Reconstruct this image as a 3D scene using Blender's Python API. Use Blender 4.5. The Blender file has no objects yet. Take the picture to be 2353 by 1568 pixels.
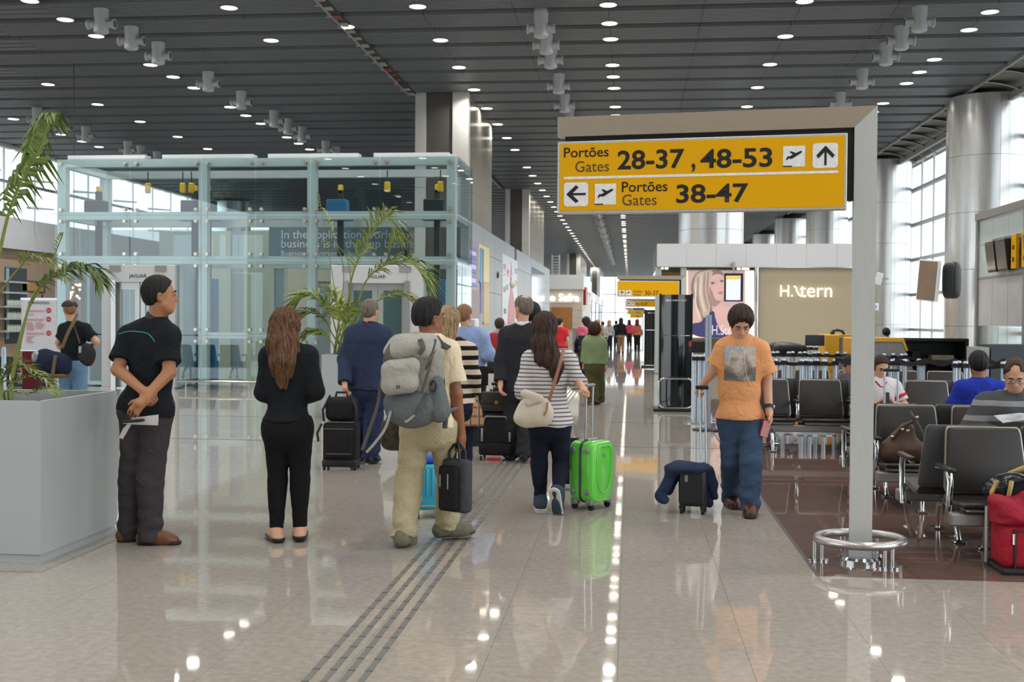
import bpy, bmesh, math, random
import numpy as np
from mathutils import Vector, Matrix
random.seed(7)
PI = math.pi
scene = bpy.context.scene
COL = scene.collection

# ------------------------------------------------------------------ camera, sky, exposure
CAM_H = 1.47            # eye height of the photographer
FPX, IW, IH = 2600.0, 2353, 1568
VPX, VPY, ROLL = 1448.0, 733.0, math.radians(0.4)
yaw = math.atan((VPX - IW / 2) / FPX)
pitch = math.atan((IH / 2 - VPY) / FPX * math.cos(yaw))
_f = Vector((-math.sin(yaw) * math.cos(pitch), math.cos(yaw) * math.cos(pitch), -math.sin(pitch)))
_r = Vector((math.cos(yaw), math.sin(yaw), 0)); _u = _r.cross(_f)
CR = _r * math.cos(ROLL) + _u * math.sin(ROLL)
CU = _u * math.cos(ROLL) - _r * math.sin(ROLL)
CF = _f
cd = bpy.data.cameras.new('camera'); cam = bpy.data.objects.new('camera', cd); COL.objects.link(cam)
m3 = Matrix((CR, CU, -CF)).transposed()
cam.matrix_world = Matrix.Translation((0, 0, CAM_H)) @ m3.to_4x4()
cd.sensor_width = 36.0; cd.lens = 36.0 * FPX / IW; cd.clip_end = 600; cd.clip_start = 0.1
cd.dof.use_dof = True; cd.dof.focus_distance = 7.4; cd.dof.aperture_fstop = 5.6
scene.camera = cam
scene.view_settings.view_transform = 'Standard'
scene.view_settings.look = 'None'
scene.view_settings.gamma = 1.0
scene.view_settings.use_curve_mapping = False
scene.view_settings.exposure = 0.25
scene.cycles.max_bounces = 7; scene.cycles.diffuse_bounces = 3; scene.cycles.glossy_bounces = 4
scene.cycles.transmission_bounces = 4; scene.cycles.transparent_max_bounces = 18
scene.cycles.caustics_reflective = False; scene.cycles.caustics_refractive = False
scene.cycles.sample_clamp_indirect = 6.0

world = bpy.data.worlds.new('overcast_sky'); scene.world = world; world.use_nodes = True
wn = world.node_tree.nodes; bg = wn['Background']
bg.inputs[0].default_value = (0.90, 0.955, 1.0, 1); bg.inputs[1].default_value = 2.2

# where things stand: points of the place read off the photograph with the camera above
def ray(px, py): return CF + CR * ((px - IW / 2) / FPX) + CU * ((IH / 2 - py) / FPX)
O3 = Vector((0, 0, CAM_H))
def AZ(px, py, z): d = ray(px, py); return O3 + d * ((z - CAM_H) / d.z)
def AY(px, py, y): d = ray(px, py); return O3 + d * (y / d.y)
def AX(px, py, x): d = ray(px, py); return O3 + d * (x / d.x)
def G(px, py): return AZ(px, py, 0.0)

# ------------------------------------------------------------------ materials
MATS = {}
def srgb(c):
    if isinstance(c, str): c = [int(c[i:i + 2], 16) / 255 for i in (0, 2, 4)]
    return tuple((v / 12.92 if v <= 0.04045 else ((v + 0.055) / 1.055) ** 2.4) for v in c)
ORD = 'first second third fourth fifth sixth seventh eighth ninth tenth eleventh twelfth thirteenth fourteenth fifteenth sixteenth'.split()
def nth(i): return ORD[i] if i < len(ORD) else None
class NT:
    def __init__(s, name):
        s.m = bpy.data.materials.new(name); s.m.use_nodes = True
        s.n = s.m.node_tree.nodes; s.l = s.m.node_tree.links
        s.b = s.n['Principled BSDF']; s.out = s.n['Material Output']
    def add(s, t, **kw):
        n = s.n.new(t)
        for k, v in kw.items():
            if k in n.inputs.keys(): n.inputs[k].default_value = v
            else: setattr(n, k, v)
        return n
    def link(s, a, b): s.l.new(a, b)
    def coord(s, kind='Object'): return s.add('ShaderNodeTexCoord').outputs[kind]
    def math(s, op, a, b=None):
        n = s.n.new('ShaderNodeMath'); n.operation = op
        for i, v in enumerate((a, b)):
            if v is None: continue
            if isinstance(v, (int, float)): n.inputs[i].default_value = v
            else: s.l.new(v, n.inputs[i])
        return n.outputs[0]
    def mix(s, f, a, b):
        n = s.n.new('ShaderNodeMix'); n.data_type = 'RGBA'
        for k, v in ((0, f), (6, a), (7, b)):
            if isinstance(v, (int, float)): n.inputs[k].default_value = v
            elif isinstance(v, tuple): n.inputs[k].default_value = (*v[:3], 1)
            else: s.l.new(v, n.inputs[k])
        return n.outputs[2]
    def ramp(s, f, stops):
        n = s.n.new('ShaderNodeValToRGB'); s.l.new(f, n.inputs[0]); e = n.color_ramp.elements
        while len(e) < len(stops): e.new(0.5)
        for i, (p, c) in enumerate(stops): e[i].position = p; e[i].color = (*c[:3], 1)
        return n.outputs[0]
def mat(name, col, rough=0.5, metal=0.0, var=0.08, scale=40, bump=0.0, bscale=None, spec=0.5, stretch=None, coat=0.0, sheen=0.0):
    if name in MATS: return MATS[name]
    t = NT(name); c = srgb(col)
    b = t.b
    b.inputs['Roughness'].default_value = rough; b.inputs['Metallic'].default_value = metal
    b.inputs['Specular IOR Level'].default_value = spec
    if coat: b.inputs['Coat Weight'].default_value = coat; b.inputs['Coat Roughness'].default_value = 0.05
    if sheen: b.inputs['Sheen Weight'].default_value = sheen
    v = t.coord()
    if stretch:
        mp = t.add('ShaderNodeMapping'); mp.inputs['Scale'].default_value = stretch; t.link(v, mp.inputs[0]); v = mp.outputs[0]
    nz = t.add('ShaderNodeTexNoise', Scale=scale, Detail=3.0); t.link(v, nz.inputs['Vector'])
    d = tuple(x * (1 - var) for x in c); l = tuple(min(1, x * (1 + var)) for x in c)
    t.link(t.ramp(nz.outputs[0], [(0.3, d), (0.7, l)]), b.inputs['Base Color'])
    if bump:
        n2 = t.add('ShaderNodeTexNoise', Scale=bscale or scale, Detail=4.0); t.link(v, n2.inputs['Vector'])
        bp = t.add('ShaderNodeBump', Strength=bump, Distance=0.01); t.link(n2.outputs[0], bp.inputs['Height']); t.link(bp.outputs[0], b.inputs['Normal'])
    MATS[name] = t.m; return t.m
def emit(name, col, s):
    if name in MATS: return MATS[name]
    t = NT(name); t.b.inputs['Base Color'].default_value = (*srgb(col), 1)
    t.b.inputs['Emission Color'].default_value = (*srgb(col), 1); t.b.inputs['Emission Strength'].default_value = s
    t.m.cycles.emission_sampling = 'NONE' if s > 2 else 'AUTO'
    MATS[name] = t.m; return t.m
def glass_mat(name, tint, refl=0.10, alpha=1.0):
    t = NT(name); n = t.n
    tr = n.new('ShaderNodeBsdfTransparent'); tr.inputs[0].default_value = (*tint, 1)
    gl = n.new('ShaderNodeBsdfGlossy'); gl.inputs['Roughness'].default_value = 0.01; gl.inputs[0].default_value = (0.9, 0.97, 0.99, 1)
    fr = n.new('ShaderNodeFresnel'); fr.inputs[0].default_value = 1.5
    ge = n.new('ShaderNodeNewGeometry'); f = t.math('MULTIPLY', t.math('ADD', fr.outputs[0], refl), t.math('SUBTRACT', 1.0, ge.outputs['Backfacing']))
    mx = n.new('ShaderNodeMixShader'); t.link(f, mx.inputs[0]); t.link(tr.outputs[0], mx.inputs[1]); t.link(gl.outputs[0], mx.inputs[2])
    t.link(mx.outputs[0], t.out.inputs[0]); n.remove(t.b); MATS[name] = t.m; return t.m
def stripes(name, a, b, period, duty, rough=0.85, axis=2, off=0.0, wob=0.006, bump=0.15):
    t = NT(name); v = t.coord(); sp = t.add('ShaderNodeSeparateXYZ'); t.link(v, sp.inputs[0])
    nz = t.add('ShaderNodeTexNoise', Scale=6.0, Detail=1.0); t.link(v, nz.inputs['Vector'])
    z = t.math('ADD', sp.outputs[axis], t.math('MULTIPLY', nz.outputs[0], wob * 2))
    f = t.math('FRACT', t.math('DIVIDE', t.math('ADD', z, off + 5.0), period))
    e = t.math('LESS_THAN', f, duty)
    t.link(t.mix(e, srgb(a), srgb(b)), t.b.inputs['Base Color'])
    t.b.inputs['Roughness'].default_value = rough; t.b.inputs['Specular IOR Level'].default_value = 0.2
    n2 = t.add('ShaderNodeTexNoise', Scale=60.0, Detail=3.0); t.link(v, n2.inputs['Vector'])
    bp = t.add('ShaderNodeBump', Strength=bump, Distance=0.01); t.link(n2.outputs[0], bp.inputs['Height']); t.link(bp.outputs[0], t.b.inputs['Normal'])
    MATS[name] = t.m; return t.m
def fabric(name, col, var=0.12, rough=0.9, bump=0.2, scale=90):
    if name in MATS: return MATS[name]
    mt = mat(name, col, rough, 0, var, scale, bump, scale * 2, 0.25); n = mt.node_tree.nodes; l = mt.node_tree.links
    tc = n.new('ShaderNodeTexCoord'); nz = n.new('ShaderNodeTexNoise'); nz.inputs['Scale'].default_value = 9.0; nz.inputs['Detail'].default_value = 2.5; nz.inputs['Distortion'].default_value = 1.2
    l.new(tc.outputs['Object'], nz.inputs['Vector']); bp = n.new('ShaderNodeBump'); bp.inputs['Strength'].default_value = 0.55; bp.inputs['Distance'].default_value = 0.035
    l.new(nz.outputs[0], bp.inputs['Height']); old = [q for q in n if q.type == 'BUMP' and q != bp]
    if old: l.new(bp.outputs[0], old[0].inputs['Normal'])
    else: l.new(bp.outputs[0], n['Principled BSDF'].inputs['Normal'])
    return mt

# ------------------------------------------------------------------ mesh builder
class MB:
    def __init__(s): s.v = []; s.f = []
    def add(s, vs, fs, M=None):
        o = len(s.v)
        if M is not None: vs = [M @ Vector(p) for p in vs]
        s.v += [tuple(p) for p in vs]; s.f += [tuple(i + o for i in f) for f in fs]; return s
    def box(s, x0, x1, y0, y1, z0, z1, M=None):
        vs = [(x, y, z) for z in (z0, z1) for y in (y0, y1) for x in (x0, x1)]
        return s.add(vs, [(0, 2, 3, 1), (4, 5, 7, 6), (0, 1, 5, 4), (2, 6, 7, 3), (0, 4, 6, 2), (1, 3, 7, 5)], M)
    def rbox(s, x0, x1, y0, y1, z0, z1, r=0.01, seg=2, M=None):
        bm = bmesh.new(); bmesh.ops.create_cube(bm, size=1)
        for v in bm.verts: v.co = Vector(((x0 + x1) / 2 + v.co.x * (x1 - x0), (y0 + y1) / 2 + v.co.y * (y1 - y0), (z0 + z1) / 2 + v.co.z * (z1 - z0)))
        bmesh.ops.bevel(bm, geom=bm.edges[:], offset=r, segments=seg, affect='EDGES', profile=0.5)
        bm.verts.index_update()
        s.add([v.co[:] for v in bm.verts], [tuple(v.index for v in f.verts) for f in bm.faces], M); bm.free(); return s
    def prism(s, poly, y0, y1, M=None):      # poly in x,z; extruded along y
        n = len(poly)
        vs = [(p[0], y0, p[1]) for p in poly] + [(p[0], y1, p[1]) for p in poly]
        fs = [tuple(range(n)), tuple(range(2 * n - 1, n - 1, -1))] + [(i, i + n, (i + 1) % n + n, (i + 1) % n) for i in range(n)]
        return s.add(vs, fs, M)
    def tube(s, pts, r, seg=8, closed=False, cap=True, flat=None):
        pts = [Vector(p) for p in pts]; n = len(pts)
        rs = r if isinstance(r, (list, tuple)) else [r] * n
        vs = []; prev = None
        for i, p in enumerate(pts):
            a = pts[i - 1] if (i > 0 or closed) else p; b = pts[(i + 1) % n] if (i < n - 1 or closed) else p
            t = (b - a).normalized() if (b - a).length > 1e-9 else Vector((0, 0, 1))
            if prev is None:
                u = t.cross(Vector((0, 0, 1)))
                if flat is not None: u = Vector(flat[0]) - t * t.dot(Vector(flat[0]))
                elif u.length < 1e-3: u = t.cross(Vector((1, 0, 0)))
            else: u = prev - t * prev.dot(t)
            u.normalize(); prev = u; w = t.cross(u)
            fl = flat[1] if flat is not None else 1.0
            for k in range(seg):
                a2 = 2 * PI * k / seg; vs.append(p + (u * math.cos(a2) + w * math.sin(a2) * fl) * rs[i])
        fs = []
        for i in range(n if closed else n - 1):
            j = (i + 1) % n
            for k in range(seg): fs.append((i * seg + k, i * seg + (k + 1) % seg, j * seg + (k + 1) % seg, j * seg + k))
        if cap and not closed: fs += [tuple(range(seg - 1, -1, -1)), tuple((n - 1) * seg + k for k in range(seg))]
        return s.add(vs, fs)
    def cyl(s, p0, p1, r0, r1=None, seg=16, cap=True): return s.tube([p0, p1], [r0, r0 if r1 is None else r1], seg, cap=cap)
    def lathe(s, prof, c=(0, 0, 0), seg=24, M=None):   # prof: (r, z)
        n = len(prof); vs = []
        for r, z in prof:
            for k in range(seg): a = 2 * PI * k / seg; vs.append((c[0] + r * math.cos(a), c[1] + r * math.sin(a), c[2] + z))
        fs = [(i * seg + k, i * seg + (k + 1) % seg, (i + 1) * seg + (k + 1) % seg, (i + 1) * seg + k) for i in range(n - 1) for k in range(seg)]
        if prof[0][0] > 1e-6: fs.append(tuple(range(seg - 1, -1, -1)))
        if prof[-1][0] > 1e-6: fs.append(tuple((n - 1) * seg + k for k in range(seg)))
        return s.add(vs, fs, M)
    def loft(s, rings, cap=True, closed=True):
        n = len(rings[0]); vs = [p for r in rings for p in r]; fs = []
        for i in range(len(rings) - 1):
            for k in range(n if closed else n - 1):
                fs.append((i * n + k, i * n + (k + 1) % n, (i + 1) * n + (k + 1) % n, (i + 1) * n + k))
        if cap and closed: fs += [tuple(range(n - 1, -1, -1)), tuple((len(rings) - 1) * n + k for k in range(n))]
        return s.add(vs, fs)
    def sell(s, c, r, e=0.5, nu=20, nv=12, M=None, f=None):   # superellipsoid; e<1 boxy
        sp = lambda x: math.copysign(abs(x) ** e, x)
        rings = []
        for j in range(1, nv):
            ph = -PI / 2 + PI * j / nv
            rings.append([(c[0] + r[0] * sp(math.cos(ph)) * sp(math.cos(2 * PI * i / nu)), c[1] + r[1] * sp(math.cos(ph)) * sp(math.sin(2 * PI * i / nu)), c[2] + r[2] * sp(math.sin(ph))) for i in range(nu)])
        if f: rings = [[f(p) for p in q] for q in rings]
        t = MB(); t.loft(rings); return s.add(t.v, t.f, M)
def pydata(name, v, f):
    me = bpy.data.meshes.new(name); me.from_pydata(v, [], f); me.validate(); me.update(); return me
def flipfix(me):
    bm = bmesh.new(); bm.from_mesh(me); bmesh.ops.recalc_face_normals(bm, faces=bm.faces); bm.to_mesh(me); bm.free()
def obj(name, mb, material, parent=None, loc=None, smooth=None, fix=True):
    me = pydata(name, mb.v, mb.f) if isinstance(mb, MB) else mb
    if isinstance(mb, MB) and fix: flipfix(me)
    if not me.materials: me.materials.append(material)
    if smooth and isinstance(mb, MB):
        me.shade_smooth()
        try: me.set_sharp_from_angle(angle=math.radians(smooth))
        except Exception: pass
    o = bpy.data.objects.new(name, me); COL.objects.link(o)
    if parent is not None: o.parent = parent
    if loc is not None: o.location = loc
    return o
def tag(o, label=None, cat=None, group=None, kind=None):
    if label: o['label'] = label
    if cat: o['category'] = cat
    if group: o['group'] = group
    if kind: o['kind'] = kind
    return o
def thing(name, label, cat, loc=(0, 0, 0), rz=0.0, group=None):
    o = bpy.data.objects.new(name, None); COL.objects.link(o); o.location = loc; o.rotation_euler = (0, 0, rz); o.empty_display_size = 0.1
    return tag(o, label, cat, group)
def struct(name, mb, m, parent=None, smooth=None):
    o = obj(name, mb, m, parent, smooth=smooth)
    if parent is None: o['kind'] = 'structure'
    return o
def dup(o, loc=None, rz=None, label=None, parent=None):
    c = o.copy(); COL.objects.link(c); c.parent = parent
    if loc is not None: c.location = loc
    if rz is not None: c.rotation_euler = (0, 0, rz)
    if label: c['label'] = label
    for ch in list(o.children): dup(ch, parent=c)
    return c
def text_mesh(body, size=1.0, bold=0.0, ext=0.002, res=3, align='LEFT'):
    cu = bpy.data.curves.new('tmp', 'FONT'); cu.body = body; cu.size = size; cu.offset = bold; cu.extrude = ext; cu.resolution_u = res; cu.align_x = align
    o = bpy.data.objects.new('tmp', cu); me = bpy.data.meshes.new_from_object(o)
    bpy.data.objects.remove(o); bpy.data.curves.remove(cu); me.materials.clear(); return me
def text(body, size, M, material, parent, name='lettering', bold=0.0, align='LEFT', ext=0.002, sx=1.0, shear=0.0):
    me = text_mesh(body, size, bold, ext, 3, align); me.materials.append(material)
    o = bpy.data.objects.new(name, me); COL.objects.link(o)
    if parent is not None: o.parent = parent
    o.matrix_local = M @ Matrix.Diagonal((sx, 1, 1, 1)); return o
def text_fit(body, x0, x1, z0, z1, y, material, parent, name='lettering', bold=0.0, ext=0.001):
    """lettering whose ink fills the rectangle x0..x1, z0..z1 on the plane y (read from -Y)"""
    me = text_mesh(body, 1.0, bold, 0.0, 4)
    co = np.zeros(len(me.vertices) * 3, np.float32); me.vertices.foreach_get('co', co); co = co.reshape(-1, 3)
    lo, hi = co.min(0), co.max(0); n = np.empty_like(co)
    n[:, 0] = x0 + (co[:, 0] - lo[0]) / (hi[0] - lo[0]) * (x1 - x0); n[:, 2] = z0 + (co[:, 1] - lo[1]) / (hi[1] - lo[1]) * (z1 - z0); n[:, 1] = y
    me.vertices.foreach_set('co', n.ravel()); me.update(); me.materials.append(material)
    o = bpy.data.objects.new(name, me); COL.objects.link(o); o.parent = parent; return o
def face_cam(loc, rz=0.0):   # text plane upright, readable from -Y
    return Matrix.Translation(loc) @ Matrix.Rotation(rz, 4, 'Z') @ Matrix.Rotation(PI / 2, 4, 'X')

# common materials
steel = mat('brushed_steel', 'b9bcbc', 0.32, 0.9, 0.06, 30, 0.03, 60, stretch=(40, 40, 1))
chrome = mat('polished_chrome', 'd5d8da', 0.12, 1.0, 0.03, 20)
alum = mat('satin_aluminium', 'd3d8dc', 0.35, 0.75, 0.04, 20)
white_m = mat('white_panel', 'd9dcdd', 0.35, 0, 0.02, 8)
grey_paint = mat('pale_grey_paint', 'a9adaf', 0.5, 0, 0.02, 8)
dark_rubber = mat('black_rubber', '17181a', 0.6, 0, 0.1, 60)
black_pl = mat('black_plastic', '141517', 0.4, 0, 0.1, 60)
# ================================================================== THE SETTING
CZ = 7.05               # ceiling
MX, MY = 1.70, 1.225    # ceiling module
X_EDGE = 1.09           # edge of the brown seating floor
TX, TY = 0.565, 1.05    # floor slab size

def granite(name, a, b, c, rough, scale=220, spec=0.5):
    t = NT(name); v = t.coord('Generated'); v = t.coord()
    ge = t.add('ShaderNodeNewGeometry'); pos = ge.outputs['Position']
    n1 = t.add('ShaderNodeTexNoise', Scale=float(scale), Detail=2.0); t.link(pos, n1.inputs['Vector'])
    n2 = t.add('ShaderNodeTexNoise', Scale=scale / 9.0, Detail=3.0); t.link(pos, n2.inputs['Vector'])
    f = t.math('ADD', t.math('MULTIPLY', n1.outputs[0], 0.65), t.math('MULTIPLY', n2.outputs[0], 0.35))
    base = t.ramp(f, [(0.30, srgb(a)), (0.5, srgb(b)), (0.72, srgb(c))])
    oi = t.add('ShaderNodeObjectInfo')
    k = t.math('ADD', t.math('MULTIPLY', oi.outputs['Random'], 0.05), 0.975)
    vm = t.n.new('ShaderNodeVectorMath'); vm.operation = 'SCALE'; t.link(base, vm.inputs[0]); t.link(k, vm.inputs[3])
    t.link(vm.outputs[0], t.b.inputs['Base Color'])
    t.b.inputs['Roughness'].default_value = rough; t.b.inputs['IOR'].default_value = 1.55; t.b.inputs['Specular IOR Level'].default_value = spec
    n3 = t.add('ShaderNodeTexNoise', Scale=3.0, Detail=1.0); t.link(pos, n3.inputs['Vector'])
    bp = t.add('ShaderNodeBump', Strength=0.004, Distance=0.1); t.link(n3.outputs[0], bp.inputs['Height']); t.link(bp.outputs[0], t.b.inputs['Normal'])
    MATS[name] = t.m; return t.m
beige_g = granite('polished_beige_granite', '908880', 'aaa298', 'c0b9af', 0.035)
brown_g = granite('polished_brown_granite', '5c4842', '6f5850', '856d63', 0.035)
grout_b = mat('beige_grout', 'a0978b', 0.5); grout_w = mat('pale_grout', '9a8780', 0.5)
seal = mat('dark_joint_seal', '4e4b47', 0.6)

b = MB(); b.box(-45, 30, -25, 170, -0.20, -0.012)
floor = struct('floor', b, grout_b)
b = MB(); b.box(-45, X_EDGE - 24 * TX, -25, 170, -0.012, 0); b.box(X_EDGE - 24 * TX, 30, -25, 6.64 - 4 * TY, -0.012, 0); b.box(X_EDGE - 24 * TX, 30, 6.64 + 30 * TY, 170, -0.012, 0); b.box(X_EDGE + 15 * TX, 30, 6.64 - 4 * TY, 6.64 + 30 * TY, -0.012, 0)
tag(obj('far_slabs', b, beige_g, floor), kind='stuff')
g = 0.0007
def slab(w=1): t = MB(); t.box(g, TX - g, g, TY - g, -0.012, 0); return t
me_be = pydata('floor_tile', slab().v, slab().f); me_be.materials.append(beige_g)
me_br = pydata('floor_tile', slab().v, slab().f); me_br.materials.append(brown_g)
cells = []
for i in range(-24, 15):
    for j in range(-4, 30):
        x0, y0 = X_EDGE + i * TX, 6.64 + j * TY
        brown = i >= 0 and 0 <= j < 14
        cx, cy = x0 + TX / 2, y0 + TY / 2
        px = VPX + FPX * cx / max(cy, 1)
        vis = cy > 3.8 and -40 < px < IW + 40
        cells.append((not vis, cy + abs(cx) * 0.3, x0, y0, brown))
cells.sort(key=lambda c: c[:2])
rb, rw = MB(), MB(); nb = 0
for k, (hid, _, x0, y0, brown) in enumerate(cells):
    if k < 296:
        o = bpy.data.objects.new('floor_tile', me_br if brown else me_be); COL.objects.link(o); o.parent = floor; o.location = (x0, y0, 0)
    else: (rw if brown else rb).box(x0 + g, x0 + TX - g, y0 + g, y0 + TY - g, -0.012, 0)
tag(obj('outer_tiles', rb, beige_g, floor), kind='stuff'); tag(obj('outer_brown_tiles', rw, brown_g, floor), kind='stuff')
b = MB(); b.box(X_EDGE, X_EDGE + 15 * TX, 6.64, 6.64 + 14 * TY, -0.0118, -0.004); obj('brown_grout', b, grout_w, floor)
b = MB(); b.box(-12.4, X_EDGE - 0.02, 13.10, 13.125, -0.01, 0.0015); b.box(-12.4, X_EDGE, 16.2, 16.22, -0.01, 0.0012); b.box(X_EDGE - 0.012, X_EDGE + 0.012, 6.64, 21.3, -0.01, 0.001)
b.box(-3.2, 1.0, 24.0, 24.04, -.01, .0012); b.box(-3.2, 1.0, 28.0, 28.05, -.01, .0012)
obj('expansion_joint', b, seal, floor)

# tactile guide strip : four ribbed lines let into the floor
tl_m = mat('tactile_line_grey', '6d6b68', 0.55, 0, 0.12, 60); tn_m = mat('tactile_notch', '4a4946', 0.6)
strip = thing('tactile_strip', 'tactile guide strip of four dark grey ribbed lines let into the beige floor', 'guide strip', (-1.18, 3.6, 0))
for k in range(4):
    x = -0.112 + k * 0.075; b = MB(); n = MB(); y = 0.0
    while y < 24.5:
        b.box(x - 0.0135, x + 0.0135, y, y + 0.152, 0.0002, 0.0025); n.box(x - 0.015, x + 0.015, y + 0.152, y + 0.166, 0.0002, 0.003); y += 0.166
    o = tag(obj('guide_line', b, tl_m, strip), kind='stuff'); tag(obj('line_notches', n, tn_m, o), kind='stuff')

# ---- ceiling
panel_m = mat('ceiling_panel_grey', '60676d', 0.48, 0.15, 0.05, 3, spec=0.4)
ceil_dark = mat('ceiling_void', '2b2c2e', 0.7)
b = MB(); b.box(-21, 10.4, -25, 152, CZ + 0.12, CZ + 0.4); ceiling = struct('ceiling', b, ceil_dark)
def panel_profile(n):
    pr = [(0.004, 0.075), (0.03, 0.0)]; w = 0.90 / n
    for k in range(n):
        y = 0.03 + k * w
        pr += [(y + w * 0.72, 0.0 - 0.0), (y + w * 0.76, 0.018), (y + w * 0.96, 0.018), (y + w, 0.0)]
    pr += [(0.955, 0.075), (MY - 0.004, 0.075)]; return pr
def panel_mb(n, x0=0.004, x1=MX - 0.004, dx=0, dy=0, t=None):
    t = t or MB(); pr = panel_profile(n)
    vs = [(dx + x0, dy + y, z) for y, z in pr] + [(dx + x1, dy + y, z) for y, z in pr]; k = len(pr)
    return t.add(vs, [(i, i + 1, i + 1 + k, i + k) for i in range(k - 1)])
pm = panel_mb(8); me_pan = pydata('ceiling_panel', pm.v, pm.f); me_pan.materials.append(panel_m)
XJ = -0.44; pans = []
for i in range(-12, 5):
    for j in range(-6, 108):
        x0, y0 = XJ + i * MX, 20.0 + (j - 6) * MY - 0.6
        if abs(x0 - -5.54) < 0.4 and False: continue
        cx = x0 + MX / 2; vis = y0 > 16.5 and abs(cx) < 0.62 * y0 and (VPX + FPX * (cx) / max(y0, 1)) > -60
        pans.append((not vis, y0 + abs(cx) * 0.2, x0, y0))
pans.sort(); rest, restfar = MB(), MB()
for k, (hid, _, x0, y0) in enumerate(pans):
    if k < 296:
        o = bpy.data.objects.new('ceiling_panel', me_pan); COL.objects.link(o); o.parent = ceiling; o.location = (x0, y0, CZ)
    else: panel_mb(8 if (not hid and y0 < 45) else 3, dx=x0, dy=y0, t=rest if not hid else restfar)
o = obj('outer_panels', rest, panel_m, ceiling, (0, 0, CZ)); tag(o, kind='stuff')
o = obj('unseen_panels', restfar, panel_m, ceiling, (0, 0, CZ)); tag(o, kind='stuff')

# slot with a silver trim running along the ceiling
trim_l = mat('trim_light', '9fa2a3', 0.4, 0.5)
b = MB(); b.box(-5.52, -5.34, 10, 27.8, CZ - 0.02, CZ + 0.10)
slot = struct('trim_1', b, ceil_dark)
b = MB(); b.box(-5.535, -5.50, 10, 27.8, CZ - 0.05, CZ); obj('trim_rail', b, trim_l, slot)
pipe_r = mat('red_pipe', '7c2a2c', 0.5); pipe_b = mat('beige_duct', '8d8677', 0.6)
rr = random.Random(3)
for k in range(16):
    y = 19.3 + k * 0.55
    b = MB(); b.rbox(-5.50, -5.36, y, y + rr.uniform(.12, .35), CZ - 0.045, CZ - 0.015, 0.008, 1); obj('service_duct', b, rr.choice([pipe_r, pipe_b, ceil_dark, trim_l]), slot)
b = MB()
for k in range(12): b.box(-5.60, -5.535, 18.9 + k * 0.75, 18.95 + k * 0.75, CZ - 0.06, CZ - 0.01)
tag(obj('trim_clips', b, trim_l, slot), kind='stuff')
b = MB(); b.box(-5.52, -5.34, 33, 48, CZ - 0.02, CZ + 0.10); s2 = struct('trim_2', b, ceil_dark)
b = MB(); b.box(-5.54, -5.50, 33, 48, CZ - 0.05, CZ); obj('trim_rail', b, trim_l, s2)

# ---- downlights
glow = emit('lamp_glow', 'fff4e2', 14.0); lamp_rim = mat('lamp_rim', 'a8abad', 0.35, 0.4)
LAMP_W = 32.0
def downlight(label, group):
    t = thing('downlight', label, 'lamp', (0, 0, CZ), group=group)
    b = MB(); b.lathe([(0.13, 0.07), (0.150, 0.04), (0.158, -0.012), (0.150, -0.016), (0.146, -0.004), (0.12, 0.02)], seg=24); obj('reflector', b, lamp_rim, t, smooth=40)
    b = MB(); b.lathe([(0.145, -0.004), (0.0001, -0.010)], seg=24); obj('diffuser', b, glow, t, smooth=40, fix=False)
    ld = bpy.data.lights.new('lamp_light', 'AREA'); ld.shape = 'DISK'; ld.size = 0.27; ld.energy = LAMP_W; ld.color = (1.0, 0.965, 0.92); ld.spread = math.radians(150)
    lo_ = bpy.data.objects.new('lamp_light', ld); COL.objects.link(lo_); lo_.parent = t; lo_.location = (0, 0, -0.02)
    return t
def L(w, i): return f'{nth(i)} round downlight from the near end of the {w}' if nth(i) else f'tiny far ceiling downlight at the far end of the {w}'
rows = {
    'row of threes left of nozzles': (-10.62, [19.14, 20.40, 21.64, 24.2, 25.45, 26.7, 29.2, 30.45, 31.75, 34.2, 35.45, 36.7, 39.2, 40.4]),
    'spaced row above the left windows': (-14.0, [23.6, 26.05, 28.6, 31.2, 33.9, 36.4]),
    'outermost left row': (-17.45, [30.55, 33.25, 34.6, 35.75]),
    'short row left of the slot': (-7.24, [19.85, 22.25]),
    'row passing the big pillar': (-3.83, [20.04 + 2.45 * k for k in range(8)] + [41.5 + 2.45 * k for k in range(36)]),
    'central row left of the sign': (-0.44, [20.2, 21.46, 22.66, 24.97, 26.16, 27.45, 29.85, 31.1, 32.3] + [34.8 + 5.0 * (k // 3) + 1.22 * (k % 3) for k in range(66)]),
    'spaced row above the yellow sign': (2.97, [20.25 + 2.45 * k for k in range(12)]),
    'row of threes nearest the columns': (6.37, [21.2, 22.46, 24.93, 26.16, 27.37, 29.83, 31.05, 32.27, 34.8, 36.0, 37.2]),
}
proto = None
for w, (x, ys) in rows.items():
    grp = 'downlights, ' + w
    for i_, y in enumerate(ys):
        lab = L(w, i_)
        if proto is None: proto = downlight(lab, grp); c = proto
        else: c = dup(proto, label=lab); c['group'] = grp
        c.location = (x, y, CZ)
NEAR_W = 20.0; near_data = None
for y in range(12):      # the same lamps go on over the photographer's head, outside the picture
    for x in (-10.62, -7.24, -3.83, -0.44, 2.97, 6.37):
        c = dup(proto, label='round glowing ceiling downlight over the photographer, out of the picture'); c['group'] = 'downlights overhead'; c.location = (x, 17.75 - 2.45 * y, CZ)
        for ch in c.children:
            if ch.type == 'LIGHT':
                if near_data is None: near_data = ch.data.copy(); near_data.energy = NEAR_W
                ch.data = near_data
c = dup(proto, (-5.43, 21.24, CZ - 0.02), label='single downlight hanging right at the dark ceiling slot'); del c['group']

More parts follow.
